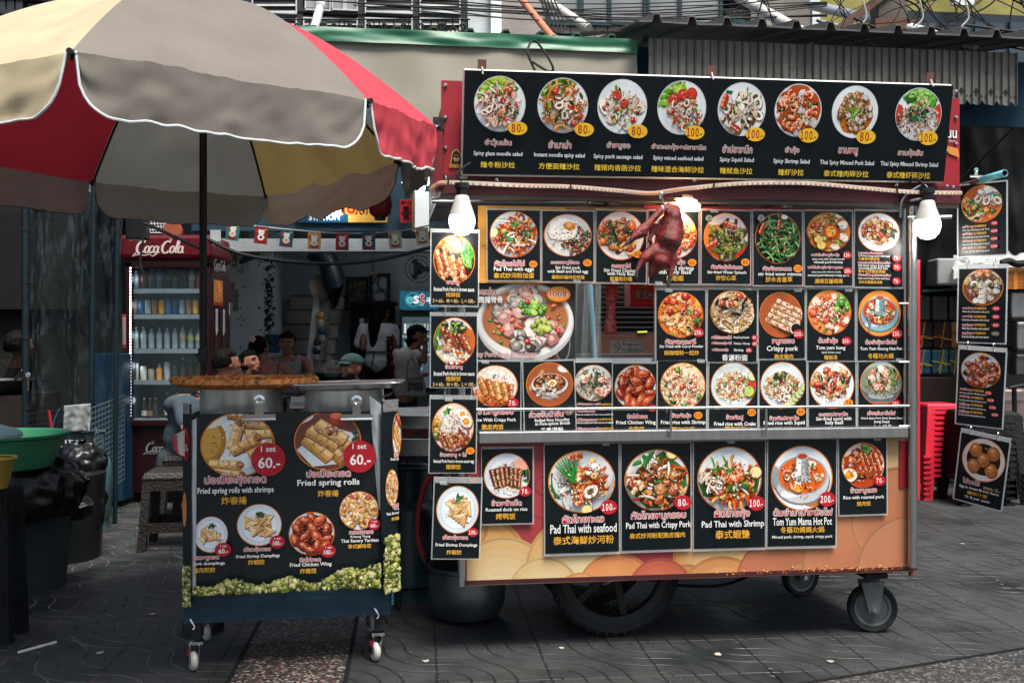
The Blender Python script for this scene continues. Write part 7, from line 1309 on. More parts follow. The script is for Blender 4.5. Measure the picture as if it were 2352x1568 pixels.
PLN=Plane((0, 8.84), (1, 8.84));sh=sheet_on(PLN, 919, 459, 948, 511, 0);t=thing('red_paper_charm', sh.o, 'red paper charm with black brush characters above the beam', 'poster');mb=MB();mb.box(sh.o, (29*sh.s, .006, 52*sh.s), '#a5242c');mb.build('paper', MATTE, t);mb=MB();sh.h=.005;sh.text(mb, '鍾古堂', 933, 465, 23, 7, '#1a1010');sh.text(mb, '樂\n業', 933, 489, 14, 34, '#1a1010', None, .03);sh.text(mb, '安', 925, 490, 5, 8, '#1a1010');sh.text(mb, '宅', 942, 490, 5, 8, '#1a1010');mb.build('lettering', PRINT, t)
c=P(873, 470, 8.0);mb=MB();mb.lathe(c, [(.05, -.1), (.085, -.07), (.1, 0), (.085, .07), (.05, .1)], '#7a1420', 20);o=thing1(mb, 'red_lantern', mat('lantern_silk', None, .5, ns=30, na=.1, transl=.3), c, 'dark red silk lantern under the edge of the parasol', 'lantern', smooth=True);mb=MB();mb.lathe(c, [(.045, -.125), (.045, -.1)], '#14110f', 16);mb.build('base_ring', DARKM, o)
t=thing('gilded_window', P(960, 470, 9.3), 'bright narrow window with a gilt frame beside the cart', 'window');mb=MB();mb.tube([P(949, 440, 8.8), P(949, 532, 8.8)], .012, '#8a6a3a', 6);mb.build('gilt_frame', MATTE, t);mb=MB();simple_box(mb, 953, 440, 985, 532, 8.86, .02, '#dfe8ea');mb.build('pane', mat('bright_pane', None, .4, emit=.2, na=.05), t)
bc2=P(964, 428, 6.0);t=thing('led_bulb', bc2, 'lit bulb under a pale shade at the left rear of the cart', 'light bulb');mb=MB();mb.ell(bc2, (.035, .035, .05), '#fff', 14);mb.build('diffuser', GLOW, t, smooth=True);mb=MB();mb.lathe(bc2+V((0, 0, .02)), [(.11, 0), (.04, .05), (.02, .07)], '#b9bdbd', 20);mb.build('shade', PLAST, t, smooth=True, solid=.003)
l=bpy.data.lights.new('bulb_light', 'POINT');l.energy=3;l.shadow_soft_size=.05;lo=bpy.data.objects.new('bulb_light', l);COL.objects.link(lo);lo.parent=t;lo.location=(0, -.02, -.09)
c=P(765, 494, 8.75);t=thing('ceiling_lamp', c, 'small round lamp lighting the blue fascia behind the parasol', 'lamp');mb=MB();mb.lathe(c, [(.025, 0), (.025, .015)], '#fff', 14);mb.build('diffuser', GLOW, t);l=bpy.data.lights.new('fascia_light', 'POINT');l.energy=3;l.shadow_soft_size=.04;lo=bpy.data.objects.new('fascia_light', l);COL.objects.link(lo);lo.parent=t;lo.location=(0, -.02, .05)
fx=[(535, 532, '#2c6a66'), (600, 540, '#7a2224'), (658, 547, '#1f4a5c'), (722, 553, '#b98a5c'), (786, 555, '#8a2228'), (847, 554, '#1f3f52'), (908, 551, '#9a9686'), (970, 543, '#b9a48c')]
t=thing('flag_bunting', P(750, 530, 8.0), 'string of eight little lucky cat flags across the shop front', 'bunting');mb=MB();mb.tube(spline([P(480, 508, 8.0), P(540, 514, 8.0), P(660, 527, 8.0), P(790, 536, 8.0), P(910, 531, 8.0), P(1000, 515, 8.0)]), .006, '#8f9698', 5);mb.build('string', PLAST, t)
PLN=Plane((0, 8.0), (1, 8.0))
for i, (x, y, c)in enumerate(fx):
 sh=sheet_on(PLN, x-15, y-20, x+15, y+20, .01, roll=[10, 7, 6, 2, 1, -1, -5, -5][i]);mb=MB();mb.box(sh.o, (30*sh.s, .004, 40*sh.s), c, sh.u, sh.n, sh.v)
 sh.h=.004;sh.disc(mb, x, y+13, 11, 3.5, '#8a1f20', 14);sh.disc(mb, x, y+5, 8, 7, '#cfc9c0', 14);sh.disc(mb, x, y-6, 7, 6, '#d9d4cc', 14)
 for sg_ in(-1, 1):sh.poly(mb, [(x+sg_*2, y-11), (x+sg_*6, y-14), (x+sg_*7, y-8)], '#d9d4cc');sh.disc(mb, x+sg_*3, y-6, .8, .8, '#222', 6)
 sh.disc(mb, x, y+5, 3.5, 3, ['#c98a3a', '#22282a', '#c98a3a', '#c9a03a', '#a8282c', '#a8282c', '#4f6a6c', '#3a6a8a'][i], 10);sh.rect(mb, x-13, y-12, x-8, y-4, '#a8322c');sh.disc(mb, x+10, y-14, 2, 2, '#c99a3a', 8);mb.build('flag', PRINT, t)
mb=MB();p=P(495, 541, 7.85);mb.box(p, (24/F*7.85, .006, 26/F*7.85), '#9aa0a0');thing1(mb, 'white_card', MATTE, p, 'blank white card standing on the drinks fridge', 'card')
# ------- red drinks fridge
def script(sh, mb, x, y, h, col, wd=.13, n=8):
 st=[]
 def arc(cx, cy, rx, ry, a0, a1, k=12):return[(cx+rx*math.cos(R(a0+(a1-a0)*i/k)), cy+ry*math.sin(R(a0+(a1-a0)*i/k)))for i in range(k+1)]
 def cap(o):st.append((arc(o+.38, .5, .36, .5, 55, 318, 16), 1.25));st.append(([(o+.58, .9), (o+.62, 1.15), (o+.4, 1.2)], .6))
 def oo(o):st.append((arc(o+.2, .3, .18, .28, 0, 360, 14), 1))
 def c_(o):st.append((arc(o+.2, .3, .18, .28, 50, 320, 10), 1))
 def a_(o):oo(o);st.append(([(o+.38, .56), (o+.38, .15), (o+.46, .02), (o+.56, .1)], 1))
 def l_(o):st.append(([(o+.02, .1), (o+.22, .8), (o+.2, 1.15), (o+.08, 1.1), (o+.06, .3), (o+.14, .02), (o+.26, .1)], .9))
 cap(0);oo(.72);c_(1.12);a_(1.5);st.append(([(2.08, .55), (2.24, .6)], 1.3));cap(2.2);oo(2.92);l_(3.36);a_(3.62)
 st.append(([(.05, .02), (-.2, -.25), (.3, -.12), (.8, -.2), (1.3, -.1), (1.55, -.28), (1.9, -.06)], .8))
 f=Food(sh, mb, 0, 0, 1, 1, 'x')
 for pts, k in st:
  q=[(x+(a+b*.28)*h*.98, y-b*h)for a, b in pts];w=wd*h*.5*k
  L=[];Rr=[]
  for i, (a, b)in enumerate(q):
   p, r=q[max(i-1, 0)], q[min(i+1, len(q)-1)];dx, dy=r[0]-p[0], r[1]-p[1];d=math.hypot(dx, dy)or 1;ww=w*(.6+.7*abs(dy/d));L.append((a-dy/d*ww, b+dx/d*ww));Rr.append((a+dy/d*ww, b-dx/d*ww))
  for i in range(len(q)-1):sh.poly(mb, [Rr[i], Rr[i+1], L[i+1], L[i]], col)if n else None
FY=7.9;PLN=Plane((0, FY), (1, FY));fx0, fx1=xat(288, FY), xat(482, FY);FD=.52
t=thing('drinks_fridge', V(((fx0+fx1)/2, FY+.25, 0)), 'tall red glass door cola fridge full of bottles beside the umbrella pole', 'fridge')
zz=lambda y:zat(y, FY)
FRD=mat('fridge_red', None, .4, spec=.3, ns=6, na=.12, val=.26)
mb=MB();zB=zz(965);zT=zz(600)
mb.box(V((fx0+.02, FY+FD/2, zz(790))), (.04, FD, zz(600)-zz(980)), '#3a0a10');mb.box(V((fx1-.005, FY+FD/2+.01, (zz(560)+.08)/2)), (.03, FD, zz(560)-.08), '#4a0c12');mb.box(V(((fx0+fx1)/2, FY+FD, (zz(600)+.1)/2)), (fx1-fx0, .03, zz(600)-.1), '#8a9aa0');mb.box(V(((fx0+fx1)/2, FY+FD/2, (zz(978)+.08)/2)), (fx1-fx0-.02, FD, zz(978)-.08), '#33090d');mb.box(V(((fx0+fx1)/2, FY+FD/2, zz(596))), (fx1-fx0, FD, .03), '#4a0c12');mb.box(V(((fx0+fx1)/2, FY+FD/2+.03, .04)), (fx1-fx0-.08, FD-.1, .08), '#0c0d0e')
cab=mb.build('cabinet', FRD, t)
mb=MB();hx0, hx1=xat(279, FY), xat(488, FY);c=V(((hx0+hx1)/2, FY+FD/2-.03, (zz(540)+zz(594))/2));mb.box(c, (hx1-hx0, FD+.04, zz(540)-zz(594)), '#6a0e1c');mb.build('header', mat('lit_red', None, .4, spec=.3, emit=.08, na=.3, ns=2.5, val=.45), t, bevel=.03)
sh=sheet_on(Plane((0, FY-.052), (1, FY-.052)), 279, 540, 488, 594, .002);mb=MB();script(sh, mb, 311, 581, 27, '#b0a29e');mb.build('header_script', mat('lit_white_script', None, .5, emit=.12, na=.03), t)
mb=MB();script(sh_:=sheet_on(PLN, 288, 980, 482, 1110, .004), mb, 334, 1038, 21, '#6f7678');mb.build('lower_script', PRINT, t)
mb=MB()
for a, b, c_, d in((288, 601, 482, 614), (288, 965, 482, 978), (288, 601, 303, 978), (474, 601, 482, 978)):simple_box(mb, a, b, c_, d, FY-.03, .04, '#3f0c12')
mb.build('door_frame', FRD, t, bevel=.004)
mb=MB();mb.box(V((xat(395, FY), FY-.012, zz(790))), (xat(474, FY)-xat(303, FY), .006, zz(614)-zz(965)), '#abc');mb.build('door_glass', GLASS, t)
mb=MB();simple_box(mb, 279, 722, 287, 800, FY-.07, .03, '#7a1018');simple_box(mb, 281, 728, 287, 792, FY-.075, .02, '#6f7476');mb.build('door_handle', PLAST, t, bevel=.005)
SHELF=[663, 722, 801, 873, 962]
for y in SHELF:mb=MB();simple_box(mb, 304, y, 474, y+10, FY+.02, .42, '#66767e');mb.build('shelf', PLAST, t)
for y in SHELF:
 pass
mb=MB()
for k in range(48):y=616+k*7.2;mb.ell(P(299.5, y, FY-.032), (.007, .006, .0075), '#fff', 6)
mb.build('light_strip', mat('led_dots', '#eef6ff', .4, emit=6, na=0), t)
for z_, e in((zz(640), 1.2), (zz(700), 1.2), (zz(770), 1.2), (zz(840), 1), (zz(920), 1)):
 l=bpy.data.lights.new('fridge_light', 'POINT');l.energy=.09;l.shadow_soft_size=.03;l.color=(.8, .93, 1);lo=bpy.data.objects.new('fridge_light', l);COL.objects.link(lo);lo.parent=t;lo.location=V((fx0+.07, FY+.06, z_))-wl(t)
SP2=Plane((fx1+.01, FY+.52), (fx1+.0101, FY));
class SideSheet(Sheet):pass
so2=V((fx1+.011, FY+.27, zz(760)));sh=Sheet(so2, (0, 1, 0), (0, 0, 1), (1, 0, 0), FY/F, 0, 760)
mb=MB();sh.h=.002;script(sh, mb, -58, 615, 22, '#8f9698', .14);sh.rect(mb, -62, 640, 10, 700, '#b5763a');sh.disc(mb, -25, 665, 26, 24, '#d08a3c');f=Food(sh, mb, -25, 665, 26, 24, 'bowl');f.bits(20, 0, 0, .7, .7, .18, ORG);sh.rect(mb, -60, 692, 8, 700, '#8a2418')
for bx in(-40, 18):sh.poly(mb, [(bx-8, 712), (bx+8, 712), (bx+9, 760), (bx+16, 790), (bx+16, 850), (bx-16, 850), (bx-16, 790), (bx-9, 760)], '#2a120f');sh.rect(mb, bx-9, 708, bx+9, 716, '#a9acac');sh.poly(mb, [(bx-8, 716), (bx+8, 716), (bx+10, 760), (bx-4, 772), (bx-9, 756)], '#9aa4a8')
sh.rect(mb, 62, 690, 66, 720, '#ccc');script(sh, mb, 20, 852, 14, '#b9bdbd', .14);mb.build('side_print', PRINT, cab)
g=random.Random(31)
def bottle(x, base, h, r, kind, label, group, col, cap, lab=None, Y=FY+.1):
 s=FY/F;c=V((xat(x, Y), Y, zat(base, Y)));H_=h*s;r*=s
 if kind=='can':prof=[(r*.85, 0), (r, .01), (r, H_*.9), (r*.82, H_*.97), (r*.8, H_)]
 elif kind=='beer':prof=[(r, 0), (r, H_*.5), (r*.85, H_*.58), (r*.38, H_*.72), (r*.34, H_*.97)]
 else:prof=[(r*.9, 0), (r, H_*.08), (r*.9, H_*.35), (r, H_*.5), (r, H_*.66), (r*.75, H_*.78), (r*.34, H_*.88), (r*.34, H_*.96)]
 mb=MB();mb.lathe(c, prof, col, 12);o=mb.build('drink_can' if kind=='can' else 'bottle', GLOSSP if kind!='water' else mat('clear_bottle', None, .1, spec=.6, alpha=.45, na=.1), loc=c, smooth=True);tag(o, label, 'can' if kind=='can' else 'bottle', group)
 mb=MB()
 if kind=='can':mb.lathe(c+V((0, 0, H_)), [(r*.8, 0), (r*.3, .001)], '#aaa', 10);mb.build('lid', CHROME, o)
 else:
  mb.lathe(c+V((0, 0, H_*.95)), [(r*.42, 0), (r*.42, H_*.05), (r*.1, H_*.055)], cap, 10);mb.build('cap', PLAST, o)
  if lab:mb=MB();mb.lathe(c, [(r*1.03, H_*.42), (r*1.03, H_*.64)]if kind!='beer' else[(r*1.03, H_*.15), (r*1.03, H_*.4)], lab, 12, None, (False, False));mb.build('label', PRINT, o)
r1=[('#a9b8bc', '#9aa', None, 'water'), ('#4a2418', '#222', '#7a2a1c', 'pet'), ('#3a4046', '#2b6', '#556', 'pet'), ('#3a5a72', '#38c', '#4f7f9a', 'pet'), ('#141819', '#1a1a1a', '#2a3a3a', 'pet'), ('#2c3436', '#b98', '#5a5a4a', 'pet'), ('#1a2022', '#333', None, 'pet'), ('#7f7a6a', '#a98', '#b5ad96', 'pet'), ('#b5462c', '#3a7ab0', '#d9602c', 'pet')]
nm=['clear bottle at the left end', 'brown soda bottle', 'dark bottle with grey label', 'blue bottle', 'black tea bottle', 'dark bottle with olive label', 'plain black bottle', 'pale tea bottle', 'orange soda bottle with blue cap']
for i, (c, cp, lb, k)in enumerate(r1):bottle(312+i*18.4, 662, g.uniform(40, 48), 7, k, nm[i]+' on the top fridge shelf', 'bottles on the top fridge shelf', c, cp, lb)
cc2=[('#6a5a4a', 'bronze'), ('#27507a', 'blue'), ('#8a979c', 'silver'), ('#7a5a32', 'brown gold'), ('#b98a2c', 'yellow'), ('#2f5f8a', 'blue'), ('#24486a', 'blue'), ('#7f98a6', 'silver'), ('#8a6a52', 'bronze'), ('#c99a3c', 'yellow'), ('#2f5f8a', 'blue')]
for i, (c, n_)in enumerate(cc2):bottle(309+i*15.6, 721, 33, 7.2, 'can', n_+' drink can on the second fridge shelf', 'cans on the second fridge shelf', c, '#aaa')
for i in range(9):bottle(312+i*18, 800, g.uniform(44, 52), 7, 'water', 'clear water bottle on the third fridge shelf' if i<6 else 'clear bottle with a coloured label on the third fridge shelf', 'water bottles on the third fridge shelf', '#9fb4ba', '#9fb4ba' if i<6 else '#5f8a9a', None if i<6 else['#a98a7a', '#7faa5a', '#b9a58a'][i-6])
r4=[('#a9a294', 'can', 40), ('#c9ccc9', 'can', 32), ('#8f8a7c', 'can', 26), ('#c98a4a', 'pet', 36), ('#9aa4a8', 'can', 42), ('#2a3a34', 'can', 34), ('#2c3230', 'beer', 50), ('#2c1a14', 'beer', 46), ('#2c1a14', 'beer', 46)]
for i, (c, k, h)in enumerate(r4):bottle(312+i*18, 872, h, 7.4, k, ['large cream beer can', 'white beer can', 'small beige can', 'white and orange bottle', 'tall silver can', 'dark green can', 'dark bottle', 'brown bottle with red cap', 'second brown bottle with red cap'][i]+' on the fourth fridge shelf', 'drinks on the fourth fridge shelf', c, '#a33' if i>6 else '#ccc', None)
for i in range(7):bottle([332, 346, 358, 384, 398, 408, 430][i], 961, 48 if i not in(3, 5)else 60, 6.6, 'beer', 'dark beer bottle on the bottom fridge shelf', 'beer bottles on the bottom fridge shelf', ['#1c1512', '#2a1a14', '#24302a'][i%3], '#9a9488', ['#a9a9a4', '#7a6a4a', None][i%3])
p=P(316, 520, 7.3);mb=MB();mb.box(p, (.15, .1, .2), '#0c0f10');thing1(mb, 'black_speaker', PLAST, p-V((0, 0, .1)), 'small black speaker hanging above the fridge', 'speaker', bevel=.012)
t=thing('white_wire_basket', P(365, 540, 8.1), 'white wire basket tilted on top of the fridge', 'basket');mb=MB()
for k in range(9):mb.tube([P(338+k*7, 498, 8.1), P(346+k*6.5, 536, 8.1)], .004, '#aab0b0', 4)
for k in range(6):mb.tube([P(338+k*1.5, 500+k*7, 8.1), P(398+k*.5, 500+k*7, 8.1)], .004, '#aab0b0', 4)
mb.build('wires', PLAST, t)
p=P(397, 530, 8.0);mb=MB();mb.lathe(p, [(.075, -.02), (.075, .02)], '#8a4a30', 20, (0, -1, 0));thing1(mb, 'clay_plate', PLAST, p, 'round terracotta lid standing on the fridge', 'lid')
# ------- kitchen corner at the left
Yc=7.2
t=thing('clear_curtain', P(170, 700, Yc), 'large crinkled clear plastic curtain hanging at the left', 'curtain')
def cur(x0, x1, y0, y1, Y, k):
 def f(u, v):
  x=x0+(x1-x0)*u;p=P(x, y0+(y1-y0)*v, Y);return p+V((0, .09*math.sin(u*17+1.5*math.sin(v*2.2+k))*(.4+v*.6)+.05*noise.noise(V((u*14, v*5, k)))+.018*noise.noise(V((u*45, v*18, k))), 0))
 return f
CRINK=mat('crinkled_plastic', '#20282b', .16, spec=.9, ns=14, na=.3, alpha=.45, bump=.6, bs=26, stretch=(1.5, 1.5, .5))
mb=MB();mb.grid(cur(62, 285, 440, 1000, Yc, 0), 70, 50, '#889');mb.build('sheet', CRINK, t, smooth=True)
TEAL=mat('teal_pipe', None, .4, ns=8, na=.3, bump=.1, dirt=('#3a5a60', 14, .66), val=.6)
for x, xb, r, lab in((58, 60, .026, 'teal blue pole at the far left carrying the plastic curtain'), (217, 207, .02, 'slim teal pole in front of the curtain, left of the fridge'), (272, 264, .016, 'thin blue pole next to the fridge')):
 mb=MB();mb.tube([P(x, 300, 7.0), V((P(xb, 1000, 7.0).x, 7.0, 0))], r, '#0c232b', 12);o=thing1(mb, 'teal_pole', TEAL, V((P(xb, 1000, 7.0).x, 7.0, 0)), lab, 'pole', 'teal poles at the left', smooth=True)
 for y in(528, 648, 775, 937, 866):mb=MB();mb.lathe(P(x+(xb-x)*(y-300)/700, y, 7.0), [(r*1.15, -.01), (r*1.15, .01)], '#0d1214', 10);mb.build('tie', RUBBER, o)
binder_clip(P(66, 880, 6.93), .1, (0, 0, 1), (0, -1, 0), 'white spring clip holding the curtain to the far left pole', None)
mb=MB();simple_box(mb, 203, 812, 282, 1150, 7.7, .35, '#0c2a40');simple_box(mb, 203, 812, 240, 1150, 7.69, .01, '#0f3350');thing1(mb, 'blue_cabinet', PLAST, V((P(243, 1000, 7.85).x, 7.85, 0)), 'dark blue plastic cupboard left of the fridge', 'cupboard', bevel=.01)
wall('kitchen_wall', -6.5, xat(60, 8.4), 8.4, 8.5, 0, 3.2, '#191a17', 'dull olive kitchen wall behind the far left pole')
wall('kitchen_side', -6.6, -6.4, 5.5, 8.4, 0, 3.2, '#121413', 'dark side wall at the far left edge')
mb=MB();mb.box(P(20, 600, 8.3), (1.2, .05, .8), '#101211');thing1(mb, 'wall_panel', MATTE, P(20, 600, 8.3), 'grey panel on the kitchen wall', 'panel')
def mesh_panel(p0, p1, z0, z1, nx, nz, col, label, skew=0):
 t=thing('wire_mesh_panel', V((p0.x, p0.y, z0)), label, 'mesh panel', 'wire mesh panels');mb=MB()
 for i in range(nx+1):a=p0.lerp(p1, i/nx);o=skew*i/nx;mb.tube([V((a.x, a.y, z0+o)), V((a.x, a.y, z1+o))], .0035, col, 4)
 for k in range(nz+1):z=z0+(z1-z0)*k/nz;mb.tube([V((p0.x, p0.y, z)), V((p1.x, p1.y, z+skew))], .0035, col, 4)
 mb.build('wires', PLAST, t)
a, b=P(200, 1000, 6.5), P(279, 1000, 7.3);mesh_panel(V((a.x, 6.4, 0)), V((b.x, 7.35, 0)), zat(1140, 6.9), zat(935, 6.9), 13, 17, '#454f53', 'pale wire mesh panel leaning in front of the blue cupboard', .06)
a, b=P(66, 1000, 6.6), P(160, 1000, 6.5);mesh_panel(V((a.x, 6.6, 0)), V((b.x, 6.5, 0)), zat(1005, 6.6), zat(950, 6.6), 10, 4, '#14181a', 'black wire mesh rail in front of the curtain', .04)
def towel(x0, x1, y0, y1, Y, lab):
 t=thing('towel', P((x0+x1)/2, y0, Y), lab, 'towel');mb=MB();mb.grid(lambda u, v:P(x0+(x1-x0)*u+4*v*(1-2*u)*(1-v), y0+(y1-y0)*v-5*u*(1-v), Y)+V((0, -.02-.018*math.sin(u*11+v*3)*v+.008*noise.noise(V((u*5, v*5, 0))), 0)), 18, 18, '#7c8080');mb.build('cloth', CLOTH, t, smooth=True, solid=.006)
towel(150, 211, 931, 990, 6.35, 'white towel hung over the wire mesh')
t=thing('red_string', P(117, 960, 6.4), 'red and blue strings tied to the black mesh rail', 'string');mb=MB();mb.tube(spline([P(112, 942, 6.4), P(116, 965, 6.4), P(119, 990, 6.4)]), .009, '#8a2024', 6);mb.tube(spline([P(136, 940, 6.4), P(124, 968, 6.4), P(120, 992, 6.4)]), .006, '#274a66', 5);mb.build('strands', CLOTH, t)
def gas(c, r, h, label, txt=None, mirror=False, col='#3a5458'):
 t=thing('gas_cylinder', c, label, 'gas cylinder', 'gas cylinders');mb=MB();b=h*.76;mb.lathe(c, [(r*.86, .0), (r*.86, h*.1), (r, h*.13), (r, b*.82), (r*.93, b*.92), (r*.7, b*.985), (r*.25, b)], col, 28);mb.build('body', mat('gas_paint', None, .35, spec=.5, ns=6, na=.2, bump=.05, dirt=('#1b2426', 5, .64)), t, smooth=True)
 mb=MB();rc=r*.62
 for k in range(40):
  a0, a1=2*math.pi*k/40, 2*math.pi*(k+1)/40;lo=b*.97;
  if k%20 in(0, 1, 2, 3):segs=((lo, lo+(h-lo)*.25), (h-(h-lo)*.2, h))
  else:segs=((lo, h), )
  for z0, z1 in segs:
   p=[c+V((math.cos(x)*rc, math.sin(x)*rc, z))for x, z in((a0, z0), (a1, z0), (a1, z1), (a0, z1))];o=V((math.cos(a0), math.sin(a0), 0))*.006;mb.prism(p, -o, col)
 mb.tube([c+V((math.cos(k*.2094)*rc, math.sin(k*.2094)*rc, h))for k in range(30)], .008, col, 6, closed=True);mb.build('collar', MATS['gas_paint'], t)
 mb=MB();mb.lathe(c+V((0, 0, b)), [(.02, 0), (.02, .05), (.03, .055), (.03, .08)], '#8a7a4a', 12);mb.build('valve', CHROME, t)
 if txt:
  sh=Sheet(c+V((0, -rc-.008, b*.97+(h-b*.97)*.62)), (1, 0, 0)if not mirror else(-1, 0, 0), (0, 0, 1), (0, -1, 0), .001, 0, 0);mb=MB();sh.text(mb, txt, 0, 0, r*900, None, '#c9cfcf');mb.build('lettering', PRINT, t)
gas(V((xat(181, 6.45), 6.45, 0)), .15, zat(990, 6.45), 'dark gas cylinder marked 1571 half buried in black bags', '1571.', True, '#23353a');gas(V((xat(214, 6.85), 6.85, 0)), .12, zat(990, 6.85), 'grey green gas cylinder marked 16.4 in front of the blue cupboard', '16.4')
gas(V((xat(938, 5.0), 5.0, 0)), .17, zat(1072, 5.0), 'dark teal gas cylinder between the two carts', None, False, '#1d3a40')
BAG=mat('black_bag', '#07090a', .36, spec=.4, ns=5, na=.3)
def bag(c, r, label, seed):
 mb=MB();c=V(c)
 def f(u, v):
  a=2*math.pi*u;t=math.pi*(.06+.94*v);d=V((math.cos(a)*math.sin(t), math.sin(a)*math.sin(t), math.cos(t)));n=1+.17*noise.noise(d*2.2+V((seed, 0, 0)))-.16*abs(noise.noise(V((a*2.2, v*2.5, seed))))-.12*abs(noise.noise(V((a*5.5, v*5, seed+5))))-.07*abs(noise.noise(V((a*11, v*12, seed+9))))
  return c+V((d.x*r[0]*n, d.y*r[1]*n, d.z*r[2]*n))
 mb.grid(f, 64, 40, '#0c0f11');o=thing1(mb, 'rubbish_bag', BAG, c-V((0, 0, r[2])), label, 'rubbish bag', 'black rubbish bags');o.data.shade_smooth()
bag(P(188, 1060, 6.1), (.16, .16, .13), 'crumpled black rubbish bag leaning on the 1571 gas cylinder', 1);bag(P(178, 1165, 5.95), (.17, .17, .24), 'low black rubbish bag on the floor by the gas cylinders', 7);bag(P(88, 1120, 4.95), (.24, .16, .17), 'shiny black rubbish bag hanging over the dark bin under the green basin', 3);bag(P(158, 1165, 5.3), (.14, .12, .08), 'flap of black rubbish bag beside the dark bin', 13)
mb=MB();mb.lathe(V((xat(70, 5.2), 5.2, 0)), [(.17, 0), (.21, .42), (.22, .42), (.205, .38), (.16, .02)], '#2a3234', 24, None, (True, True));thing1(mb, 'dark_bin', CONC, V((xat(70, 5.2), 5.2, 0)), 'scuffed dark grey bin under the green basin', 'bin', smooth=True)
mb=MB();mb.lathe(V((xat(140, 5.9), 5.9, 0)), [(.22, 0), (.25, .5), (.24, .5)], '#0b0e0f', 20);thing1(mb, 'black_bin', PLAST, V((xat(140, 5.9), 5.9, 0)), 'black bin in the deep shade behind the grey bin', 'bin', smooth=True)
bc=V((xat(2, 4.85), 4.85, zat(1000, 4.85)));mb=MB();mb.lathe(bc, [(.02, -.158), (.2, -.16), (.23, -.15), (.285, -.01), (.31, .0), (.312, .012), (.28, .008), (.225, -.14), (.02, -.15)], '#357a58', 44, None, (True, True));o=thing1(mb, 'green_basin', mat('green_plastic', None, .4, ns=3, na=.15, transl=.15), bc-V((0, 0, .16)), 'large green plastic wash basin at the left edge', 'basin', smooth=True)
mb=MB()
for k in range(3):mb.lathe(bc+V((-.02-k*.05, .02, .01+k*.012)), [(.11, 0), (.1, .015), (.02, .03)], '#33464c', 20, V((.2, -.1, 1)))
thing1(mb, 'bowls', PLAST, bc, 'grey plastic plates inside the green basin', 'plates', smooth=True)
mb=MB();mb.box(V((xat(-60, 4.95), 4.95, (bc.z-.16)/2)), (.24, .2, bc.z-.165), '#14181a');thing1(mb, 'basin_stand', MATTE, V((xat(0, 4.95), 4.95, 0)), 'dark crate carrying the green basin', 'crate')
yc=V((xat(-12, 4.2), 4.2, zat(1050, 4.2)));mb=MB();pr=[(.04, -.135), (.055, -.135), (.075, -.01)]
mb.lathe(yc, [(.03, -.13), (.045, -.13), (.072, -.01), (.07, -.01), (.042, -.125)], '#a88c3c', 30, None, (True, True));o=thing1(mb, 'yellow_colander', PLAST, yc-V((0, 0, .13)), 'yellow plastic colander at the left edge', 'colander', smooth=True);mb=MB();mb.lathe(yc, [(.072, -.012), (.088, -.006), (.088, .002), (.072, 0)], '#b59a48', 30, None, (False, False));mb.build('rim', PLAST, o, smooth=True);mb=MB()
for k in range(40):a=k*.157;d=V((math.cos(a), math.sin(a), 0));mb.tube([yc+d*.048+V((0, 0, -.125)), yc+d*.0745+V((0, 0, -.015))], .0018, '#8a7230', 4)
for k in range(9):z=-.12+k*.012;mb.tube([yc+V((math.cos(a)*(.0475+(z+.12)*.245), math.sin(a)*(.0475+(z+.12)*.245), z))for a in[i*.21 for i in range(30)]], .0016, '#8a7230', 4, closed=True)
mb.build('weave', PLAST, o)
def stool(c, w, h, ang, col, label, group, panel=False, mt=None, nm='stool'):
 t=thing(nm, c, label, 'stool', group);q=Matrix.Rotation(R(ang), 3, 'Z');X, Y_=q@V((1, 0, 0)), q@V((0, 1, 0));m=mt or mat('rattan', None, .55, ns=70, na=.5, bump=.8, bs=70)
 mb=MB();mb.box(c+V((0, 0, h-.02)), (w, w, .04), col, X, Y_, V((0, 0, 1)), (.9, .9));mb.build('seat', m, t, bevel=.008)
 k=w*.47;kb=w*.56
 for i, j in((-1, -1), (1, -1), (1, 1), (-1, 1)):
  a, b=c+X*kb*i+Y_*kb*j, c+X*k*i+Y_*k*j+V((0, 0, h-.04));mb=MB();s=.05;d=(b-a)
  mb.prism([a-X*s*i, a, a-Y_*s*j, a-X*s*i-Y_*s*j], d, col);mb.build('leg', m, t)
 for(d0, d1)in((X, Y_), (Y_, X)):
  for s in(-1, 1):
   mb=MB()
   for z, hh, kk in(((h-.075, .07, k), (h*.3, .06, kb*.95))if panel else((h-.08, .08, k), )):mb.box(c+d1*kk*s*.98+V((0, 0, z)), (kk*2-.03, .012, hh), col, d0, d1)
   mb.build('apron', m, t)
 return t
stool(V((xat(402, 6.25), 6.25, 0)), .34, zat(1085, 6.1), 8, '#1c1614', 'dark brown rattan look stool behind the snack cart', None, True);stool(V((xat(-14, 4.3), 4.3, 0)), .19, yc.z-.136, 5, '#0f1213', 'black stool under the yellow colander at the left edge', None, True, MATTE);stool(V((xat(440, 7.3), 7.3, 0)), .34, .46, 0, '#1a1716', 'very dark stool in front of the fridge', None)
t=thing('wok', P(15, 880, 7.6), 'dark wok with a ladle on the stove at the far left', 'wok');c=P(10, 880, 7.6);mb=MB();mb.lathe(c, [(.05, -.12), (.2, -.06), (.27, .03), (.28, .03), (.2, -.05)], '#1a1c1d', 28);mb.build('pan', DARKM, t, smooth=True);mb=MB();mb.tube([P(35, 872, 7.5), P(52, 850, 7.4)], .012, '#aaa');mb.build('ladle', CHROME, t)
t=thing('stove', P(15, 960, 7.6), 'rusty dark stove box under the wok', 'stove');mb=MB();simple_box(mb, -60, 908, 55, 1180, 7.4, .6, '#1f1512');mb.build('body', RUST, t)
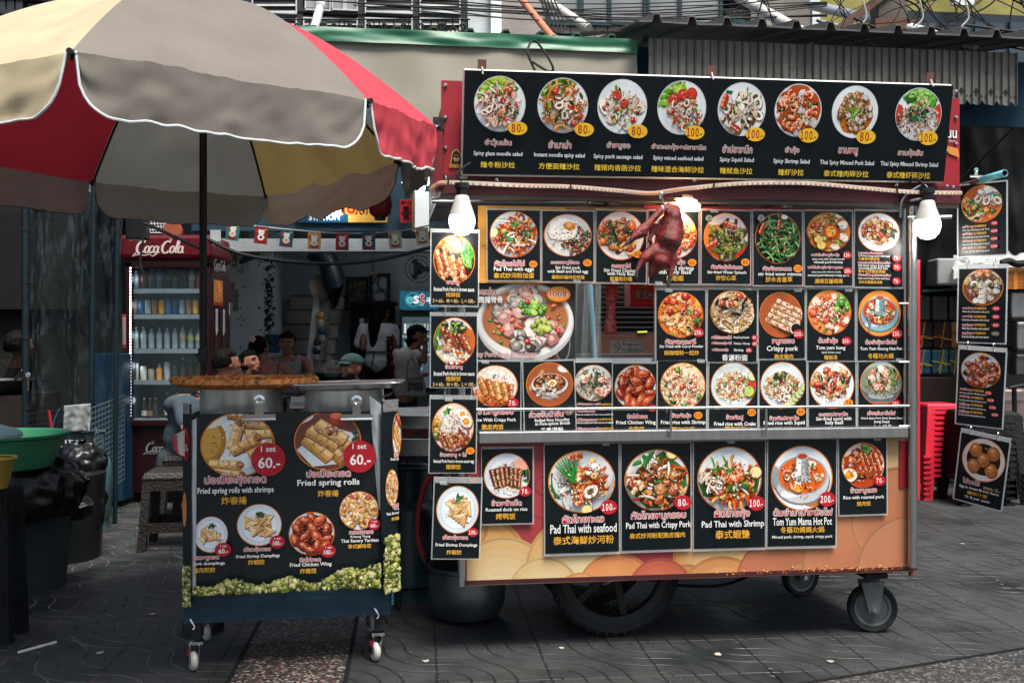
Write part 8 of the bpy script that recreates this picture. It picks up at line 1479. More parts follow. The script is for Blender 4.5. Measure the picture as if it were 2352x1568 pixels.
# ------- between the carts
Yt=4.85
t=thing('side_table', V((xat(945, Yt), Yt, 0)), 'steel topped side table with a worn red edge between the carts', 'table');mb=MB();p, q=P(903, 985, 4.7), P(1000, 985, 4.7);mb.box(V(((p.x+q.x)/2, 4.95, p.z-.0)), (q.x-p.x, .5, .012), '#888');mb.build('top', STEEL, t);mb=MB();mb.box(V(((p.x+q.x)/2, 4.695, zat(992, 4.7))), (q.x-p.x, .02, .03), '#4a1216');mb.build('edge', mat('worn_red_edge', None, .5, ns=8, na=.2, dirt=('#14110f', 12, .5)), t)
mb=MB()
for x in(910, 995):
 for y_ in(4.75, 5.15):mb.tube([V((xat(x, 4.7), y_, 0)), V((xat(x, 4.7), y_, p.z-.01))], .012, '#222')
for i, y_ in enumerate(((xat(912, 4.7), 4.75), (xat(996, 4.7), 4.75), (xat(912, 4.7), 5.15), (xat(996, 4.7), 5.15))):m2=MB();m2.tube([V((y_[0], y_[1], 0)), V((y_[0], y_[1], p.z-.01))], .012, '#1a1c1d');m2.build('leg', DARKM, t)
def pan(c, wx, wy, h, col, m, label, nm='baking_pan'):
 t=thing(nm, c, label, 'pan', 'pans between the carts');mb=MB();vs=[]
 for q, z in((rr(0, wx*.9, wy*.9, .02), 0), (rr(0, wx, wy, .025), h), (rr(0, wx*1.05, wy*1.05, .03), h+.003)):vs+=[c+V((x, y, z))for x, y in q]
 n=24;mb.add(vs, [tuple(range(n))[::-1]]+[(i*n+k, i*n+(k+1)%n, (i+1)*n+(k+1)%n, (i+1)*n+k)for i in range(2)for k in range(n)], col);mb.build('body', m, t, smooth=True, solid=.003);return t
c=V((xat(965, 4.8), 4.82, p.z+.008));pp_=pan(c, .22, .3, .055, '#aaa', STEEL, 'steel pan with a printed cover on the side table')
mb=MB();sh=Sheet(c+V((0, 0, .062)), (1, 0, .03), (-.15, 1, .12), (0, -.1, 1), .001, 0, 0);sh.rect(mb, -105, -140, 105, 140, '#1c262a');sh.text(mb, 'MENUHOME', 0, -60, 120, 26, '#c98a3a');sh.text(mb, 'BBQ   Family Size', 0, -10, 110, 16, '#9aa');sh.text(mb, 'Combo Platter', 0, 40, 110, 16, '#9aa');mb.build('printed_cover', PRINT, pp_)
pan(V((xat(945, 4.75), 4.78, zat(1040, 4.75))), .36, .3, .075, '#8a7a66', STEEL, 'tilted deep pan hanging under the side table')
t=thing('stock_pot', V((xat(1072, 4.55), 4.66, 0)), 'large round bellied steel stock pot under the left end of the cart', 'pot');c=V((xat(1072, 4.62), 4.62, 0));mb=MB();mb.lathe(c, [(.1, .004), (.15, .02), (.178, .08), (.18, .14), (.176, .23), (.182, .235), (.182, .25), (.172, .25), (.17, .2), (.165, .06), (.1, .02)], '#999', 40, None, (True, True));mb.build('body', mat('dull_steel', '#6a7074', .38, .9, ns=8, na=.3, bump=.1), t, smooth=True)
for s in(-1, 1):mb=MB();q=c+V((s*.17, -.03, .25));mb.tube(spline([q+V((0, -.04, -.03)), q+V((s*.02, -.05, .03)), q+V((s*.02, .03, .04)), q+V((0, .05, -.02))]), .007, '#222', 8);mb.build('handle', DARKM, t, smooth=True)
cable([P(1005, 1085, 4.6), P(978, 1110, 4.6), P(962, 1170, 4.6), P(960, 1235, 4.6), P(975, 1285, 4.6)], .014, '#6a1418', 'dark red gas hose looping down beside the stock pot', PLAST)
# ------- goods at the right
t=thing('black_tarpaulin', P(2260, 420, 8.9), 'black wrinkled tarpaulin hanging at the right behind the hanging cards', 'tarpaulin')
mb=MB();mb.grid(lambda u, v:P(1960+u*640, 222+v*470, 8.6+v*.5)+V((0, .12*noise.noise(V((u*6, v*1.5, 2)))+.06*noise.noise(V((u*22, v*4, 5)))+.04*abs(noise.noise(V((u*9+v*5, v*2, 9)))), 0)), 70, 40, '#0d1114');mb.build('sheet', mat('black_tarp', None, .55, spec=.3, ns=3, na=.3, bump=.3, bs=14, stretch=(2, 2, .5)), t, smooth=True)
mb=MB();mb.tube([P(2195, 425, 8.4), P(2352, 268, 8.0), P(2400, 220, 8.0)], .012, '#0d1012', 6);thing1(mb, 'rope', RUBBER, P(2195, 425, 8.4), 'dark rope running diagonally across the black tarpaulin', 'rope')
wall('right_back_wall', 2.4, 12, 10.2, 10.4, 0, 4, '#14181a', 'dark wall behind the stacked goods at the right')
def crate_box(x0, y0, x1, y1, Y, d, col, label, group, tie=None, m=PLAST, nm='storage_box'):
 p, q=P(x0, y0, Y), P(x1, y1, Y);c=V(((p.x+q.x)/2, Y+d/2, q.z));t=thing(nm, c, label, 'box', group);mb=MB();mb.box(c+V((0, 0, (p.z-q.z)/2)), ((q.x-p.x)*.97, d, (p.z-q.z)*.97), col);mb.build('body', m, t, bevel=.018)
 if tie:
  mb=MB();g=random.Random(x0);o=V((0, -.006, 0));cx, cz=(p.x+q.x)/2+g.uniform(-.03, .03), (p.z+q.z)/2+g.uniform(-.03, .03)
  mb.tube(spline([V((cx+.02, Y, p.z))+o, V((cx, Y, cz))+o, V((cx-.015, Y, q.z+.01))+o]), .007, tie, 5);mb.tube(spline([V((p.x, Y, cz+.015))+o, V((cx, Y, cz))+o, V((q.x, Y, cz-.015))+o]), .007, tie, 5)
  for k in range(4):mb.tube([V((cx, Y-.012, cz)), V((cx+g.uniform(-.06, .06), Y-.02, cz+g.uniform(-.08, .06)))], .004, tie, 4)
  mb.build('tie_string', CLOTH, t)
 return t
Yb=9.0
for i, (a, b)in enumerate(((2104, 2140), (2140, 2180), (2180, 2216))):crate_box(a, 676, b, 737, Yb, .4, '#15191b', ['left black case in the row above the string tied boxes', 'middle black case in the row above the string tied boxes', 'right black case in the row above the string tied boxes'][i], 'black cases')
for i, (a, b, c, n_)in enumerate(((2104, 2143, '#1c1a19', 'black brown'), (2143, 2185, '#2a1c1d', 'dark maroon'), (2185, 2216, '#7a5a3c', 'tan cardboard'))):crate_box(a, 738, b, 801, Yb, .4, c, n_+' box tied with straw string', 'boxes tied with string', '#8a6030' if i<2 else '#7a4a20', MATTE)
for i, (a, b, c)in enumerate(((2104, 2140, '#0f3d5a'), (2140, 2181, '#12404a'), (2181, 2218, '#153c40'))):crate_box(a, 802, b, 861, Yb, .4, c, ['bright blue box tied with yellow string, left of the teal ones', 'teal box tied with a yellow bow, in the middle of the row', 'dark teal box tied with yellow string, half behind the hanging cards'][i], 'boxes tied with string', '#8a7a3a', PLAST)
crate_box(2100, 862, 2220, 1085, 8.95, .5, '#221814', 'large dark brown carton under the blue boxes', None, None, MATTE, 'carton')
mb=MB();mb.face([P(2118, 668, 8.9), P(2215, 664, 8.9), P(2215, 672, 9.3), P(2130, 674, 9.3)], '#123036');mb.prism([P(2118, 671, 8.9), P(2215, 666, 8.9), P(2215, 664, 9.3), P(2150, 660, 9.3)], V((0, 0, .02)), '#13282c');thing1(mb, 'folded_board', PLAST, P(2170, 670, 9), 'dark teal folded board lying on the black cases', 'board')
crate_box(2152, 592, 2222, 655, 8.8, .4, '#8f9494', 'grey white foam box under the plastic sheet', None, None, MATTE, 'foam_box')
t=thing('plastic_cover', P(2290, 590, 8.7), 'pale translucent plastic sheet draped over the goods', 'plastic sheet');mb=MB();mb.grid(lambda u, v:P(2190+u*230, 572+v*55+14*(1-u)-6*math.sin(u*6), 8.6+.3*(1-v))+V((0, .05*noise.noise(V((u*9, v*5, 1))), .03*noise.noise(V((u*12, v*3, 4))))), 40, 12, '#a9acac');mb.build('sheet', mat('milky_plastic', None, .35, spec=.5, ns=8, na=.2, alpha=.8, bump=.3), t, smooth=True)
crate_box(2216, 640, 2300, 760, 8.9, .4, '#101416', 'black box behind the hanging cards', None);
for i, (x0, y0, x1, y1)in enumerate(((2297, 672, 2330, 735), (2292, 735, 2340, 800), (2285, 802, 2338, 862))):crate_box(x0, y0, x1, y1, 8.6, .4, '#14181a', ['upper dark box beside the metal tins', 'middle dark box beside the metal tins', 'lower dark box beside the metal tins'][i], 'dark boxes by the tins')
TIN=mat('tin', None, .35, .85, ns=7, na=.3, bump=.15, bs=20, dirt=('#3a3634', 6, .58))
for i, (x0, y0, x1, y1, c)in enumerate(((2322, 668, 2390, 732, '#9a9c9c'), (2335, 737, 2400, 806, '#8f9292'), (2333, 812, 2400, 862, '#6a6664'), (2304, 890, 2380, 1120, '#9a8a86'))):
 t=crate_box(x0, y0, x1, y1, 8.5 if i<3 else 8.3, .3, c, ['top square metal tin at the right edge', 'second square metal tin at the right edge', 'third dull metal tin at the right edge', 'tall stained metal tin behind the dark stool stack'][i], 'metal tins at the right edge', None, TIN, 'metal_tin');mb=MB();Yq=8.5 if i<3 else 8.3
 for k in(.12, .88):simple_box(mb, x0+3, y0+(y1-y0)*k-2, x1, y0+(y1-y0)*k+2, Yq-.012, .02, c)
 mb.build('raised_band', TIN, t)
t=thing('orange_basket', P(2340, 665, 8.4), 'orange plastic basket with square holes on the metal tins', 'basket');mb=MB();simple_box(mb, 2298, 622, 2400, 664, 8.45, .28, '#7a4416');mb.build('inner', PLAST, t);mb=MB()
for k in range(9):simple_box(mb, 2298, 618+k*5.2, 2400, 621+k*5.2, 8.42, .02, '#b8702a')
for x in range(2298, 2400, 5):
 if x%35<14 or True:simple_box(mb, x, 618, x+2.4, 664, 8.425, .012, '#b8702a')
for x0 in(2298, 2328, 2352):simple_box(mb, x0, 618, x0+9, 664, 8.415, .012, '#c07a30')
simple_box(mb, 2295, 614, 2404, 620, 8.40, .04, '#c98436');mb.build('lattice', PLAST, t)
mb=MB();mb.tube(spline([P(2300, 605, 8.4), P(2318, 600, 8.4), P(2335, 606, 8.4), P(2360, 604, 8.4)]), .03, '#0d0f10', 8);thing1(mb, 'black_strap', RUBBER, P(2300, 612, 8.4), 'rolled black strap lying on the orange basket', 'strap')
RED=mat('red_stool_plastic', '#d42a3e', .32, spec=.5, ns=6, na=.1)
def stack_stool(c, w, h, col, m, label, group, ang=0, slots=True):
 t=thing('stacked_stool', c, label, 'stool', group);q=Matrix.Rotation(R(ang), 3, 'Z');X, Y_=q@V((1, 0, 0)), q@V((0, 1, 0));wb=w*1.3
 mb=MB();mb.box(c+V((0, 0, h-.012)), (w, w, .024), col, X, Y_, V((0, 0, 1)), (.93, .93));mb.build('seat', m, t, bevel=.008)
 for i, j in((-1, -1), (1, -1), (1, 1), (-1, 1)):
  mb=MB();a=c+X*wb/2*i+Y_*wb/2*j;b=c+X*w/2*i+Y_*w/2*j+V((0, 0, h-.02));s, s2=w*.23, w*.26
  for(d, k)in((X, i), (Y_, j)):mb.prism([a, a-d*k*s, b-d*k*s2, b], (Y_ if d is X else X)*(-(j if d is X else i))*.006, col)
  mb.box(a+V((0, 0, .008))-X*i*(s*.4-.012)+Y_*j*.006, (s*1.1, .03, .016), col, X, Y_)
  mb.build('leg', m, t)
 for d, e in((X, Y_), (Y_, X)):
  for s in(-1, 1):
   mb=MB()
   for k in range(6):
    z0, z1=h-.02-k*h*.095, h-.02-(k+.62)*h*.095;f0, f1=1+(h-z0)/h*.3, 1+(h-z1)/h*.3
    o=c+e*s*w/2;hw=w*.36;mb.prism([c+e*s*w/2*f0-d*hw+V((0, 0, z0)), c+e*s*w/2*f0+d*hw+V((0, 0, z0)), c+e*s*w/2*f1+d*hw+V((0, 0, z1)), c+e*s*w/2*f1-d*hw+V((0, 0, z1))], e*-s*.005, col)
   for k in range(4):
    z0=h-.075-k*h*.1;f0=1+(h-z0)/h*.3;hw=w*.3;mb.box(c+e*s*(w/2*f0+.002)+V((0, 0, z0)), (hw*2, .004, .012), mul(col, .25), d, e)  # bars take a darkened colour for the gloom inside the slots
   if not slots:mb.prism([c+e*s*w/2*1.02-d*hw+V((0, 0, h-.02)), c+e*s*w/2*1.02+d*hw+V((0, 0, h-.02)), c+e*s*w/2*1.14+d*hw+V((0, 0, h*.55)), c+e*s*w/2*1.14-d*hw+V((0, 0, h*.55))], e*-s*.006, col)
   mb.build('slotted_side', m, t)
 return t
def dup(root, loc, label):
 r=root.copy();COL.objects.link(r);r.location=loc;r['label']=label
 for ch in root.children:
  c=ch.copy();COL.objects.link(c);c.parent=r
 return r
c=V((xat(2153, 8.2), 8.25, 0));hs=.43;top=zat(926, 8.2);N_=9;st=(top-hs)/(N_-1)
s0=stack_stool(c, .285, hs, '#b01626', RED, 'bottom red plastic stool of the tall red stack', 'red stools in one stack', 6)
for i in range(1, N_):dup(s0, c+V((0, 0, st*i)), 'top red plastic stool of the tall red stack' if i==N_-1 else 'red plastic stool inside the tall red stack, between its top and bottom')
c=V((xat(2243, 7.9), 7.95, 0));top=zat(942, 7.9);N_=7;st=(top-.44)/(N_-1);RT=mat('dark_rattan', '#0a0c0c', .7, spec=.2, ns=80, na=.5, bump=.9, bs=60)
s0=stack_stool(c, .30, .44, '#15181a', RT, 'bottom black stool of the dark stack behind the hanging cards', 'black stools in the nearer stack', 4, False)
for i in range(1, N_):dup(s0, c+V((0, 0, st*i)), 'top black stool of the dark stack behind the hanging cards' if i==N_-1 else 'black stool inside the dark stack behind the hanging cards')
c=V((xat(2292, 8.0), 8.0, 0));top=zat(945, 8.0);N_=6;st=(top-.48)/(N_-1)
s0=stack_stool(c, .28, .48, '#3a3c3b', mat('grey_rattan', '#191b1a', .7, spec=.25, ns=80, na=.5, bump=.9, bs=60), 'bottom grey rattan look stool of the stack at the right edge', 'grey rattan stools at the right edge', -12, False)
for i in range(1, N_):dup(s0, c+V((0, 0, st*i)), 'top grey rattan look stool of the stack at the right edge' if i==N_-1 else 'grey rattan look stool inside the stack at the right edge')
mb=MB();mb.tube([P(2332, 1000, 8.15), P(2329, 880, 8.15)], .02, '#14181b', 8);mb.tube([P(2318, 890, 8.1), P(2352, 884, 8.1)], .015, '#333', 8);thing1(mb, 'folded_trolley', DARKM, P(2330, 1000, 8.15), 'dark metal trolley frame behind the grey stools', 'trolley')
# ------- people
def person(name, label, parts, colf, extra=(), vox=.011, sm=5, base=None):
 t=thing(name, base or V(parts[0][1]), label, 'person')
 organic('body', parts, vox, SKIN, t, None, colf, sm);return t
def head(c, s, yaw, pitch=0, tilt=0):
 """skull, jaw, nose, ears, neck; c is the middle of the head, s half its height, yaw 0 faces the camera, + turns to its left (picture right)"""
 q=Matrix.Rotation(R(yaw), 3, 'Z')@Matrix.Rotation(R(tilt), 3, 'Y')@Matrix.Rotation(R(-pitch), 3, 'X');c=V(c)
 T=lambda x, y, z:c+q@V((x*s, y*s, z*s))
 e=lambda x, y, z, a, b, d:('e', T(x, y, z), (a*s, b*s, d*s), q)
 L=[e(0, .12, .22, .68, .8, .74), e(0, -.18, -.05, .56, .58, .7), e(0, -.38, -.55, .40, .36, .36), e(0, -.5, -.78, .22, .2, .18), e(0, -.76, -.12, .10, .16, .24), e(0, -.84, -.26, .12, .12, .10), e(0, -.70, -.50, .2, .12, .06), e(0, -.68, -.58, .18, .11, .06), e(.3, -.56, -.22, .2, .16, .16), e(-.3, -.56, -.22, .2, .16, .16), e(0, -.62, .2, .46, .16, .12)]
 for sx in(-1, 1):L+=[e(sx*.70, .1, -.05, .08, .2, .27), e(sx*.25, -.66, .02, .11, .06, .06)]
 return L, T, q
def face(T, s, q, parent, brow='#1c1512', eye=True, lips='#6a3a34', c=None, beard=None, closed=False):
 mb=MB()
 for sx in(-1, 1):
  mb.ell(T(sx*.27, -.70, .03), (s*.13, s*.05, s*(.03 if closed else.06)), '#b5a89c' if not closed else '#5a3a30', 10, q)
  if not closed:mb.ell(T(sx*.27, -.735, .03), (s*.06, s*.03, s*.06), '#1a1210', 8, q)
 mb.build('eyes', SKIN, parent, smooth=True);mb=MB()
 for sx in(-1, 1):mb.tube([T(sx*.13, -.78, .16), T(sx*.28, -.77, .22), T(sx*.42, -.66, .17)], s*.045, brow, 6)
 mb.build('eyebrows', HAIR, parent);mb=MB();mb.tube([T(-.19, -.74, -.53), T(0, -.82, -.53), T(.19, -.74, -.53)], [s*.03, s*.055, s*.03], lips, 6);mb.build('lips', SKIN, parent, smooth=True)
def hair(T, s, q, parent, col, kind, seed=1):
 g=random.Random(seed);mb=MB()
 def f(u, v):
  a=2*math.pi*u;t=v*math.pi*(.80 if kind!='short' else.62);
  d=V((math.sin(a)*math.sin(t), math.cos(a)*math.sin(t), math.cos(t)))
  if d.y<-.25 and d.z<.36:d=V((d.x, d.y, d.z));k=.80
  else:k=1
  n=1+.09*noise.noise(d*4+V((seed, 0, 0)))+.06*noise.noise(d*11+V((0, seed, 0)))
  return T(d.x*.76*k*n, .12+d.y*.9*k*n, .22+d.z*.86*n*k+(.06 if kind=='quiff' and d.y<0 and d.z>.6 else 0))
 mb.grid(f, 40, 22, col);o=mb.build('hair', HAIR, parent, smooth=True);return o
SK1, SK2='#8f5f4c', '#6f4836'
def lump(a):return noise.noise(a*8)*.5
def torso(sh, w, hip, d=.11):
 sh, hip=V(sh), V(hip);m=sh.lerp(hip, .5);return[('e', sh.lerp(hip, .18), (w, d, .16)), ('e', m, (w*.88, d, .2)), ('e', sh.lerp(hip, .85), (w*.9, d*1.05, .16)), ('c', sh+V((-w*.75, 0, .0)), sh+V((w*.75, 0, .0)), .06, .06)]
def shirt(parent, pieces, col, vox=.013, m=CLOTH, nm='shirt'):return organic(nm, pieces, vox, m, parent, None, col, 5, lambda p:p+V((0, 1, 0))*.006*noise.noise(p*14)+V((1, 0, 0))*.005*noise.noise(p*11+V((3, 0, 0))))
def fingers(w, d, n, s, curl):
 w, d, n=V(w), V(d).normalized(), V(n).normalized();x=d.cross(n).normalized();L=[('c', w, w+d*.05*s, .02*s, .026*s), ('e', w+d*.06*s, (.034*s, .034*s, .026*s))]
 for i, l in enumerate((.068, .078, .074, .058)):
  a=w+d*.085*s+x*(.027-i*.018)*s;b=a+(d+n*curl*.5).normalized()*l*.5*s;c=b+(d+n*curl*1.5).normalized()*l*.5*s;L+=[('c', a, b, .0095*s, .009*s), ('c', b, c, .009*s, .007*s)]
 a=w+d*.03*s+x*.03*s;b=a+(d*.6+x+n*.3).normalized()*.04*s;L+=[('c', a, b, .012*s, .01*s), ('c', b, b+(d+x*.3+n*curl).normalized()*.032*s, .01*s, .008*s)];return L
def mk(px, py, Y):return P(px, py, Y)
Y1=7.3;s1=.112
c=mk(523, 836, Y1);L, T, q=head(c, s1, 128, 12);n0=T(0, .1, -.6);sh_=c+V((-.25, .05, -.28));hip=c+V((-.42, .1, -.82))
L+=[('c', n0, sh_+V((.06, 0, .03)), .055, .065)]+torso(sh_, .17, hip, .13)
el=mk(412, 930, Y1-.05);wr=mk(425, 985, Y1-.25);L+=[('c', sh_+V((-.15, -.05, -.02)), el, .058, .045), ('c', el, wr, .042, .03)]+fingers(wr, V((.8, -.3, -.2)), V((0, 0, -1)), 1, .6)
t=person('person', 'man in a grey shirt with short brown hair, seen from behind beside the left pot', L, SK1, base=V((c.x, Y1, 0)))
hair(T, s1, q, t, '#1a1512', 'short', 2);face(T, s1, q, t)
shirt(t, torso(sh_, .185, hip, .145)+[('c', sh_+V((-.15, -.05, -.02)), el, .073, .06), ('c', el, el.lerp(wr, .8), .06, .05), ('c', sh_+V((.1, 0, -.01)), sh_+V((.2, -.1, -.2)), .07, .06)], '#3c464d')
Y2=9.2;s2=.117;c=mk(575, 834, Y2);L, T, q=head(c, s2, 62, 18);sh_=c+V((-.1, .06, -.3));hip=sh_+V((-.05, .1, -.5));L+=[('c', T(0, .15, -.6), sh_+V((.02, 0, .03)), .06, .065)]+torso(sh_, .18, hip, .12)
for sx in(-1, 1):a=sh_+V((sx*.19, 0, -.02));b=a+V((sx*.04, -.12, -.24));L+=[('c', a, b, .05, .042), ('c', b, b+V((-sx*.1, -.2, .02)), .04, .03)]+fingers(b+V((-sx*.1, -.2, .02)), V((-sx*.6, -.6, 0)), V((0, 0, -1)), 1, .7)
zc_=c.z
t=person('person', 'young man with a dark quiff looking down, behind the woven tray', L, lambda p:mixc(SK1, '#4a3a34', .35)if p.z<zc_-.055 and p.z>zc_-.16 else SK1, base=V((c.x, Y2, 0)));hair(T, s2, q, t, '#14110f', 'quiff', 4);face(T, s2, q, t, '#120e0c', closed=True);shirt(t, torso(sh_, .195, hip, .135)+[('c', sh_+V((.19*k, 0, -.02)), sh_+V((.21*k, -.06, -.15)), .062, .056)for k in(-1, 1)], '#15181a')
Y3=10.0;s3=.12;c=mk(597, 800, Y3);L, T, q=head(c, s3, 150, 0);sh_=mk(622, 846, Y3-.1);hip=sh_+V((.0, .05, -.5));L+=[('c', T(0, .1, -.6), sh_+V((-.03, 0, .05)), .05, .055)]+torso(sh_, .17, hip, .1)
el=mk(685, 872, Y3-.2);L+=[('c', sh_+V((.16, 0, -.02)), el, .045, .038), ('c', el, el+V((-.1, -.22, .02)), .036, .027)]+fingers(el+V((-.1, -.22, .02)), V((-.8, -.4, 0)), V((0, 0, -1)), .9, .5);a=sh_+V((-.16, 0, -.02));L+=[('c', a, a+V((-.06, -.1, -.22)), .045, .038), ('c', a+V((-.06, -.1, -.22)), a+V((.1, -.25, -.2)), .036, .027)]
t=person('person', 'woman with dark hair and a flower clip, seen from behind in a strappy top', L, SK1, base=V((c.x, Y3, 0)));hair(T, s3, q, t, '#1a1412', 'long', 6)
mb=MB();mb.tube(spline([T(-.1, .8, .0), T(-.1, 1.0, -.5), T(.15, .9, -1.1), T(.4, .7, -1.6)]), [s3*.5 if i<12 else s3*.5*max(.1, (18-i)/7)for i in range(19)], '#1a1412', 10);mb.build('ponytail', HAIR, t, smooth=True)
p=mk(575, 780, Y3-.1);p=T(-.0, .75, .35)if False else mk(668*0+580, 778, Y3-.14);mb=MB()
for k in range(5):a=k*1.257;mb.ell(p+V((math.cos(a)*.02, 0, math.sin(a)*.02)), (.015, .006, .015), '#c9b0ac', 8)
mb.ell(p, (.009, .01, .009), '#a8282c', 8);mb.build('flower_clip', PLAST, t)
shirt(t, [('e', sh_.lerp(hip, .75), (.17, .115, .2))], '#33454c', nm='top');mb=MB()
for k in(-1, 1):mb.tube([sh_+V((.09*k, -.05, .055)), sh_+V((.1*k, -.112, -.08)), sh_+V((.08*k, -.125, -.22))], .006, '#33454c', 5)
mb.build('straps', CLOTH, t)
Y4=10.7;s4=.125;c=mk(659, 790, Y4);L, T, q=head(c, s4, 6, 2);sh_=mk(661, 830, Y4);sh_.y=Y4+.02;hip=sh_+V((0, .1, -.5));L+=[('c', T(0, .12, -.6), sh_+V((0, 0, .02)), .05, .058)]+torso(sh_, .18, hip, .1)
e1=mk(715, 862, Y4-.25);e2=mk(610, 858, Y4-.2);L+=[('c', sh_+V((.19, 0, -.01)), e1, .05, .04), ('c', e1, mk(672, 873, Y4-.45), .038, .027)]+fingers(mk(672, 873, Y4-.45), V((-1, -.2, 0)), V((0, 0, -1)), .95, .4)+[('c', sh_+V((-.19, 0, -.01)), e2, .05, .04), ('c', e2, mk(640, 875, Y4-.4), .038, .027)]+fingers(mk(640, 875, Y4-.4), V((1, -.2, 0)), V((0, 0, -1)), .95, .4)
t=person('person', 'woman facing us with hair tied back in a grey sleeveless top', L, SK1, base=V((c.x, Y4, 0)));hair(T, s4, q, t, '#1f1815', 'short', 9);face(T, s4, q, t, '#1f1815', lips='#7a4640')
shirt(t, [('e', sh_.lerp(hip, .22), (.165, .13, .15)), ('e', sh_.lerp(hip, .75), (.19, .135, .24)), ('c', sh_+V((-.11, 0, .03)), sh_+V((-.1, -.06, -.12)), .05, .075), ('c', sh_+V((.11, 0, .03)), sh_+V((.1, -.06, -.12)), .05, .075)], '#7f8587', nm='top')
Y5=9.0;s5=.128;c=mk(806, 846, Y5);L, T, q=head(c, s5, -34, 4);sh_=mk(812, 890, Y5+.06);hip=sh_+V((0, .1, -.5));L+=[('c', T(0, .12, -.6), sh_+V((0, 0, .03)), .06, .07)]+torso(sh_, .2, hip, .12)
for k in(-1, 1):a=sh_+V((.2*k, 0, -.03));b=a+V((.05*k, -.08, -.27));L+=[('c', a, b, .055, .045), ('c', b, b+V((-.12*k, -.22, .03)), .042, .03)]+fingers(b+V((-.12*k, -.22, .03)), V((-.7*k, -.5, 0)), V((0, 0, -1)), 1, .6)
qi=q.inverted()
def bcol(p):
 l=qi@(p-c)/s5
 if l.z<-.42+.3*abs(l.x)**2 and l.y<.0 and l.z>-1.02 and not(abs(l.x)<.2 and-.62<l.z<-.46 and l.y<-.6):return '#1f1714'
 return '#94624f'
t=person('person', 'bearded man in a faded green cap and white shirt, looking left', L, bcol, base=V((c.x, Y5, 0)), vox=.0095);face(T, s5, q, t, '#1a1310', lips='#7a4a40')
mb=MB()
def capf(u, v):a=2*math.pi*u;th=v*math.pi*.52;return T(math.sin(a)*math.sin(th)*.78, .1+math.cos(a)*math.sin(th)*.92, .44+math.cos(th)*.64)
mb.grid(capf, 32, 12, '#46615f');cp_=mb.build('cap', CLOTH, t, smooth=True, solid=.004);mb=MB();mb.grid(lambda u, v:T((u-.5)*1.35*(1-.25*v*v), -.70-v*.72*(1-(2*u-1)**2*.55), .46-.1*v-.12*(2*u-1)**2), 14, 8, '#4f6a66');mb.build('peak', CLOTH, cp_, smooth=True, solid=.005);mb=MB();mb.prism([T(-.1, -.84, .62), T(.12, -.86, .6), T(.16, -.8, .74), T(.02, -.78, .72)], q@V((0, -.006, 0)), '#b58a72');mb.build('emblem', PRINT, cp_)
shirt(t, torso(sh_, .215, hip, .135)+[('c', sh_+V((.2*k, 0, -.03)), sh_+V((.23*k, -.04, -.18)), .075, .066)for k in(-1, 1)]+[('e', T(0, .15, -.95), (.085, .085, .03))], '#b9b5ae')
Y6=12.4;s6=.125;fz=0;c=mk(876, 720, Y6);L, T, q=head(c, s6, 145, 5);sh_=mk(869, 752, Y6);hip=mk(868, 842, Y6);L+=[('c', T(0, .1, -.6), sh_+V((0, 0, .03)), .05, .06)]+torso(sh_, .18, hip, .11)
for k in(-1, 1):
 a=sh_+V((.19*k, 0, -.02));b=mk(905 if k>0 else 832, 800, Y6-.1);L+=[('c', a, b, .046, .038), ('c', b, b+V((-.05*k, .25, -.05)), .036, .026)]+fingers(b+V((-.05*k, .25, -.05)), V((-.3*k, .8, 0)), V((0, 0, -1)), .9, .5);f_=hip+V((.09*k, 0, -.05));kn=V((f_.x, f_.y, .48));an=V((f_.x, f_.y+.03, .07));L+=[('c', f_, kn, .085, .06), ('c', kn, an, .055, .04), ('c', an+V((0, .04, -.03)), an+V((0, -.16, -.04)), .04, .03)]
t=person('person', 'waitress with long dark hair and a white shirt, seen from behind', L, lambda p:'#131516' if p.z<hip.z-.06 else SK2, base=V((c.x, Y6, 0)));hair(T, s6, q, t, '#15110f', 'long', 11)
mb=MB();mb.tube(spline([T(-.0, .7, .2), T(.0, 1.05, -.8), T(.1, 1.15, -2.2), T(.25, 1.2, -3.6), T(.4, 1.2, -5)]), [s6*(.62 if i<8 else.62-(i-8)*.03)for i in range(25)], '#15110f', 10);mb.tube(spline([T(-.4, .5, -.2), T(.2, .9, -1.5), T(1.1, .9, -2.6), T(1.8, .8, -3.5)]), [s6*max(.05, .4-i*.018)for i in range(19)], '#15110f', 8);mb.build('long_hair', HAIR, t, smooth=True)
shirt(t, torso(sh_, .195, hip, .13)+[('c', sh_+V((.19*k, 0, -.02)), sh_+V((.24*k, -.02, -.2)), .07, .068)for k in(-1, 1)], '#b5b8ba');shirt(t, [('c', hip+V((.09*k, 0, -.02)), V((hip.x+.09*k, hip.y, .5)), .1, .075)for k in(-1, 1)]+[('c', V((hip.x+.09*k, hip.y, .5)), V((hip.x+.09*k, hip.y+.02, .1)), .075, .06)for k in(-1, 1)], '#121415', nm='trousers')
mb=MB();a=hip+V((.15, -.13, 0));g=random.Random(2)
mb.grid(lambda u, v:a+V((-.03+u*.09+.02*v, -.005-.01*math.sin(u*3), .38-v*.95)), 5, 24, '#3a1216')
for k in range(50):p=a+V((-.03+g.random()*.09, -.016, .38-g.random()*.95));mb.ell(p, (.01, .003, .01), g.choice(['#8a2428', '#b5a89c', '#7a1c22']), 6)
mb.build('apron', CLOTH, t);mb=MB();w0=sh_.lerp(hip, .62);mb.tube([w0+V((.17*math.cos(x), -.005+.14*math.sin(x), 0))for x in[i*.35 for i in range(18)]], .008, '#14171a', 5, closed=True);mb.tube([w0+V((-.03, -.15, 0)), w0+V((-.06, -.16, -.2))], .007, '#14171a', 5);mb.build('apron_string', CLOTH, t)
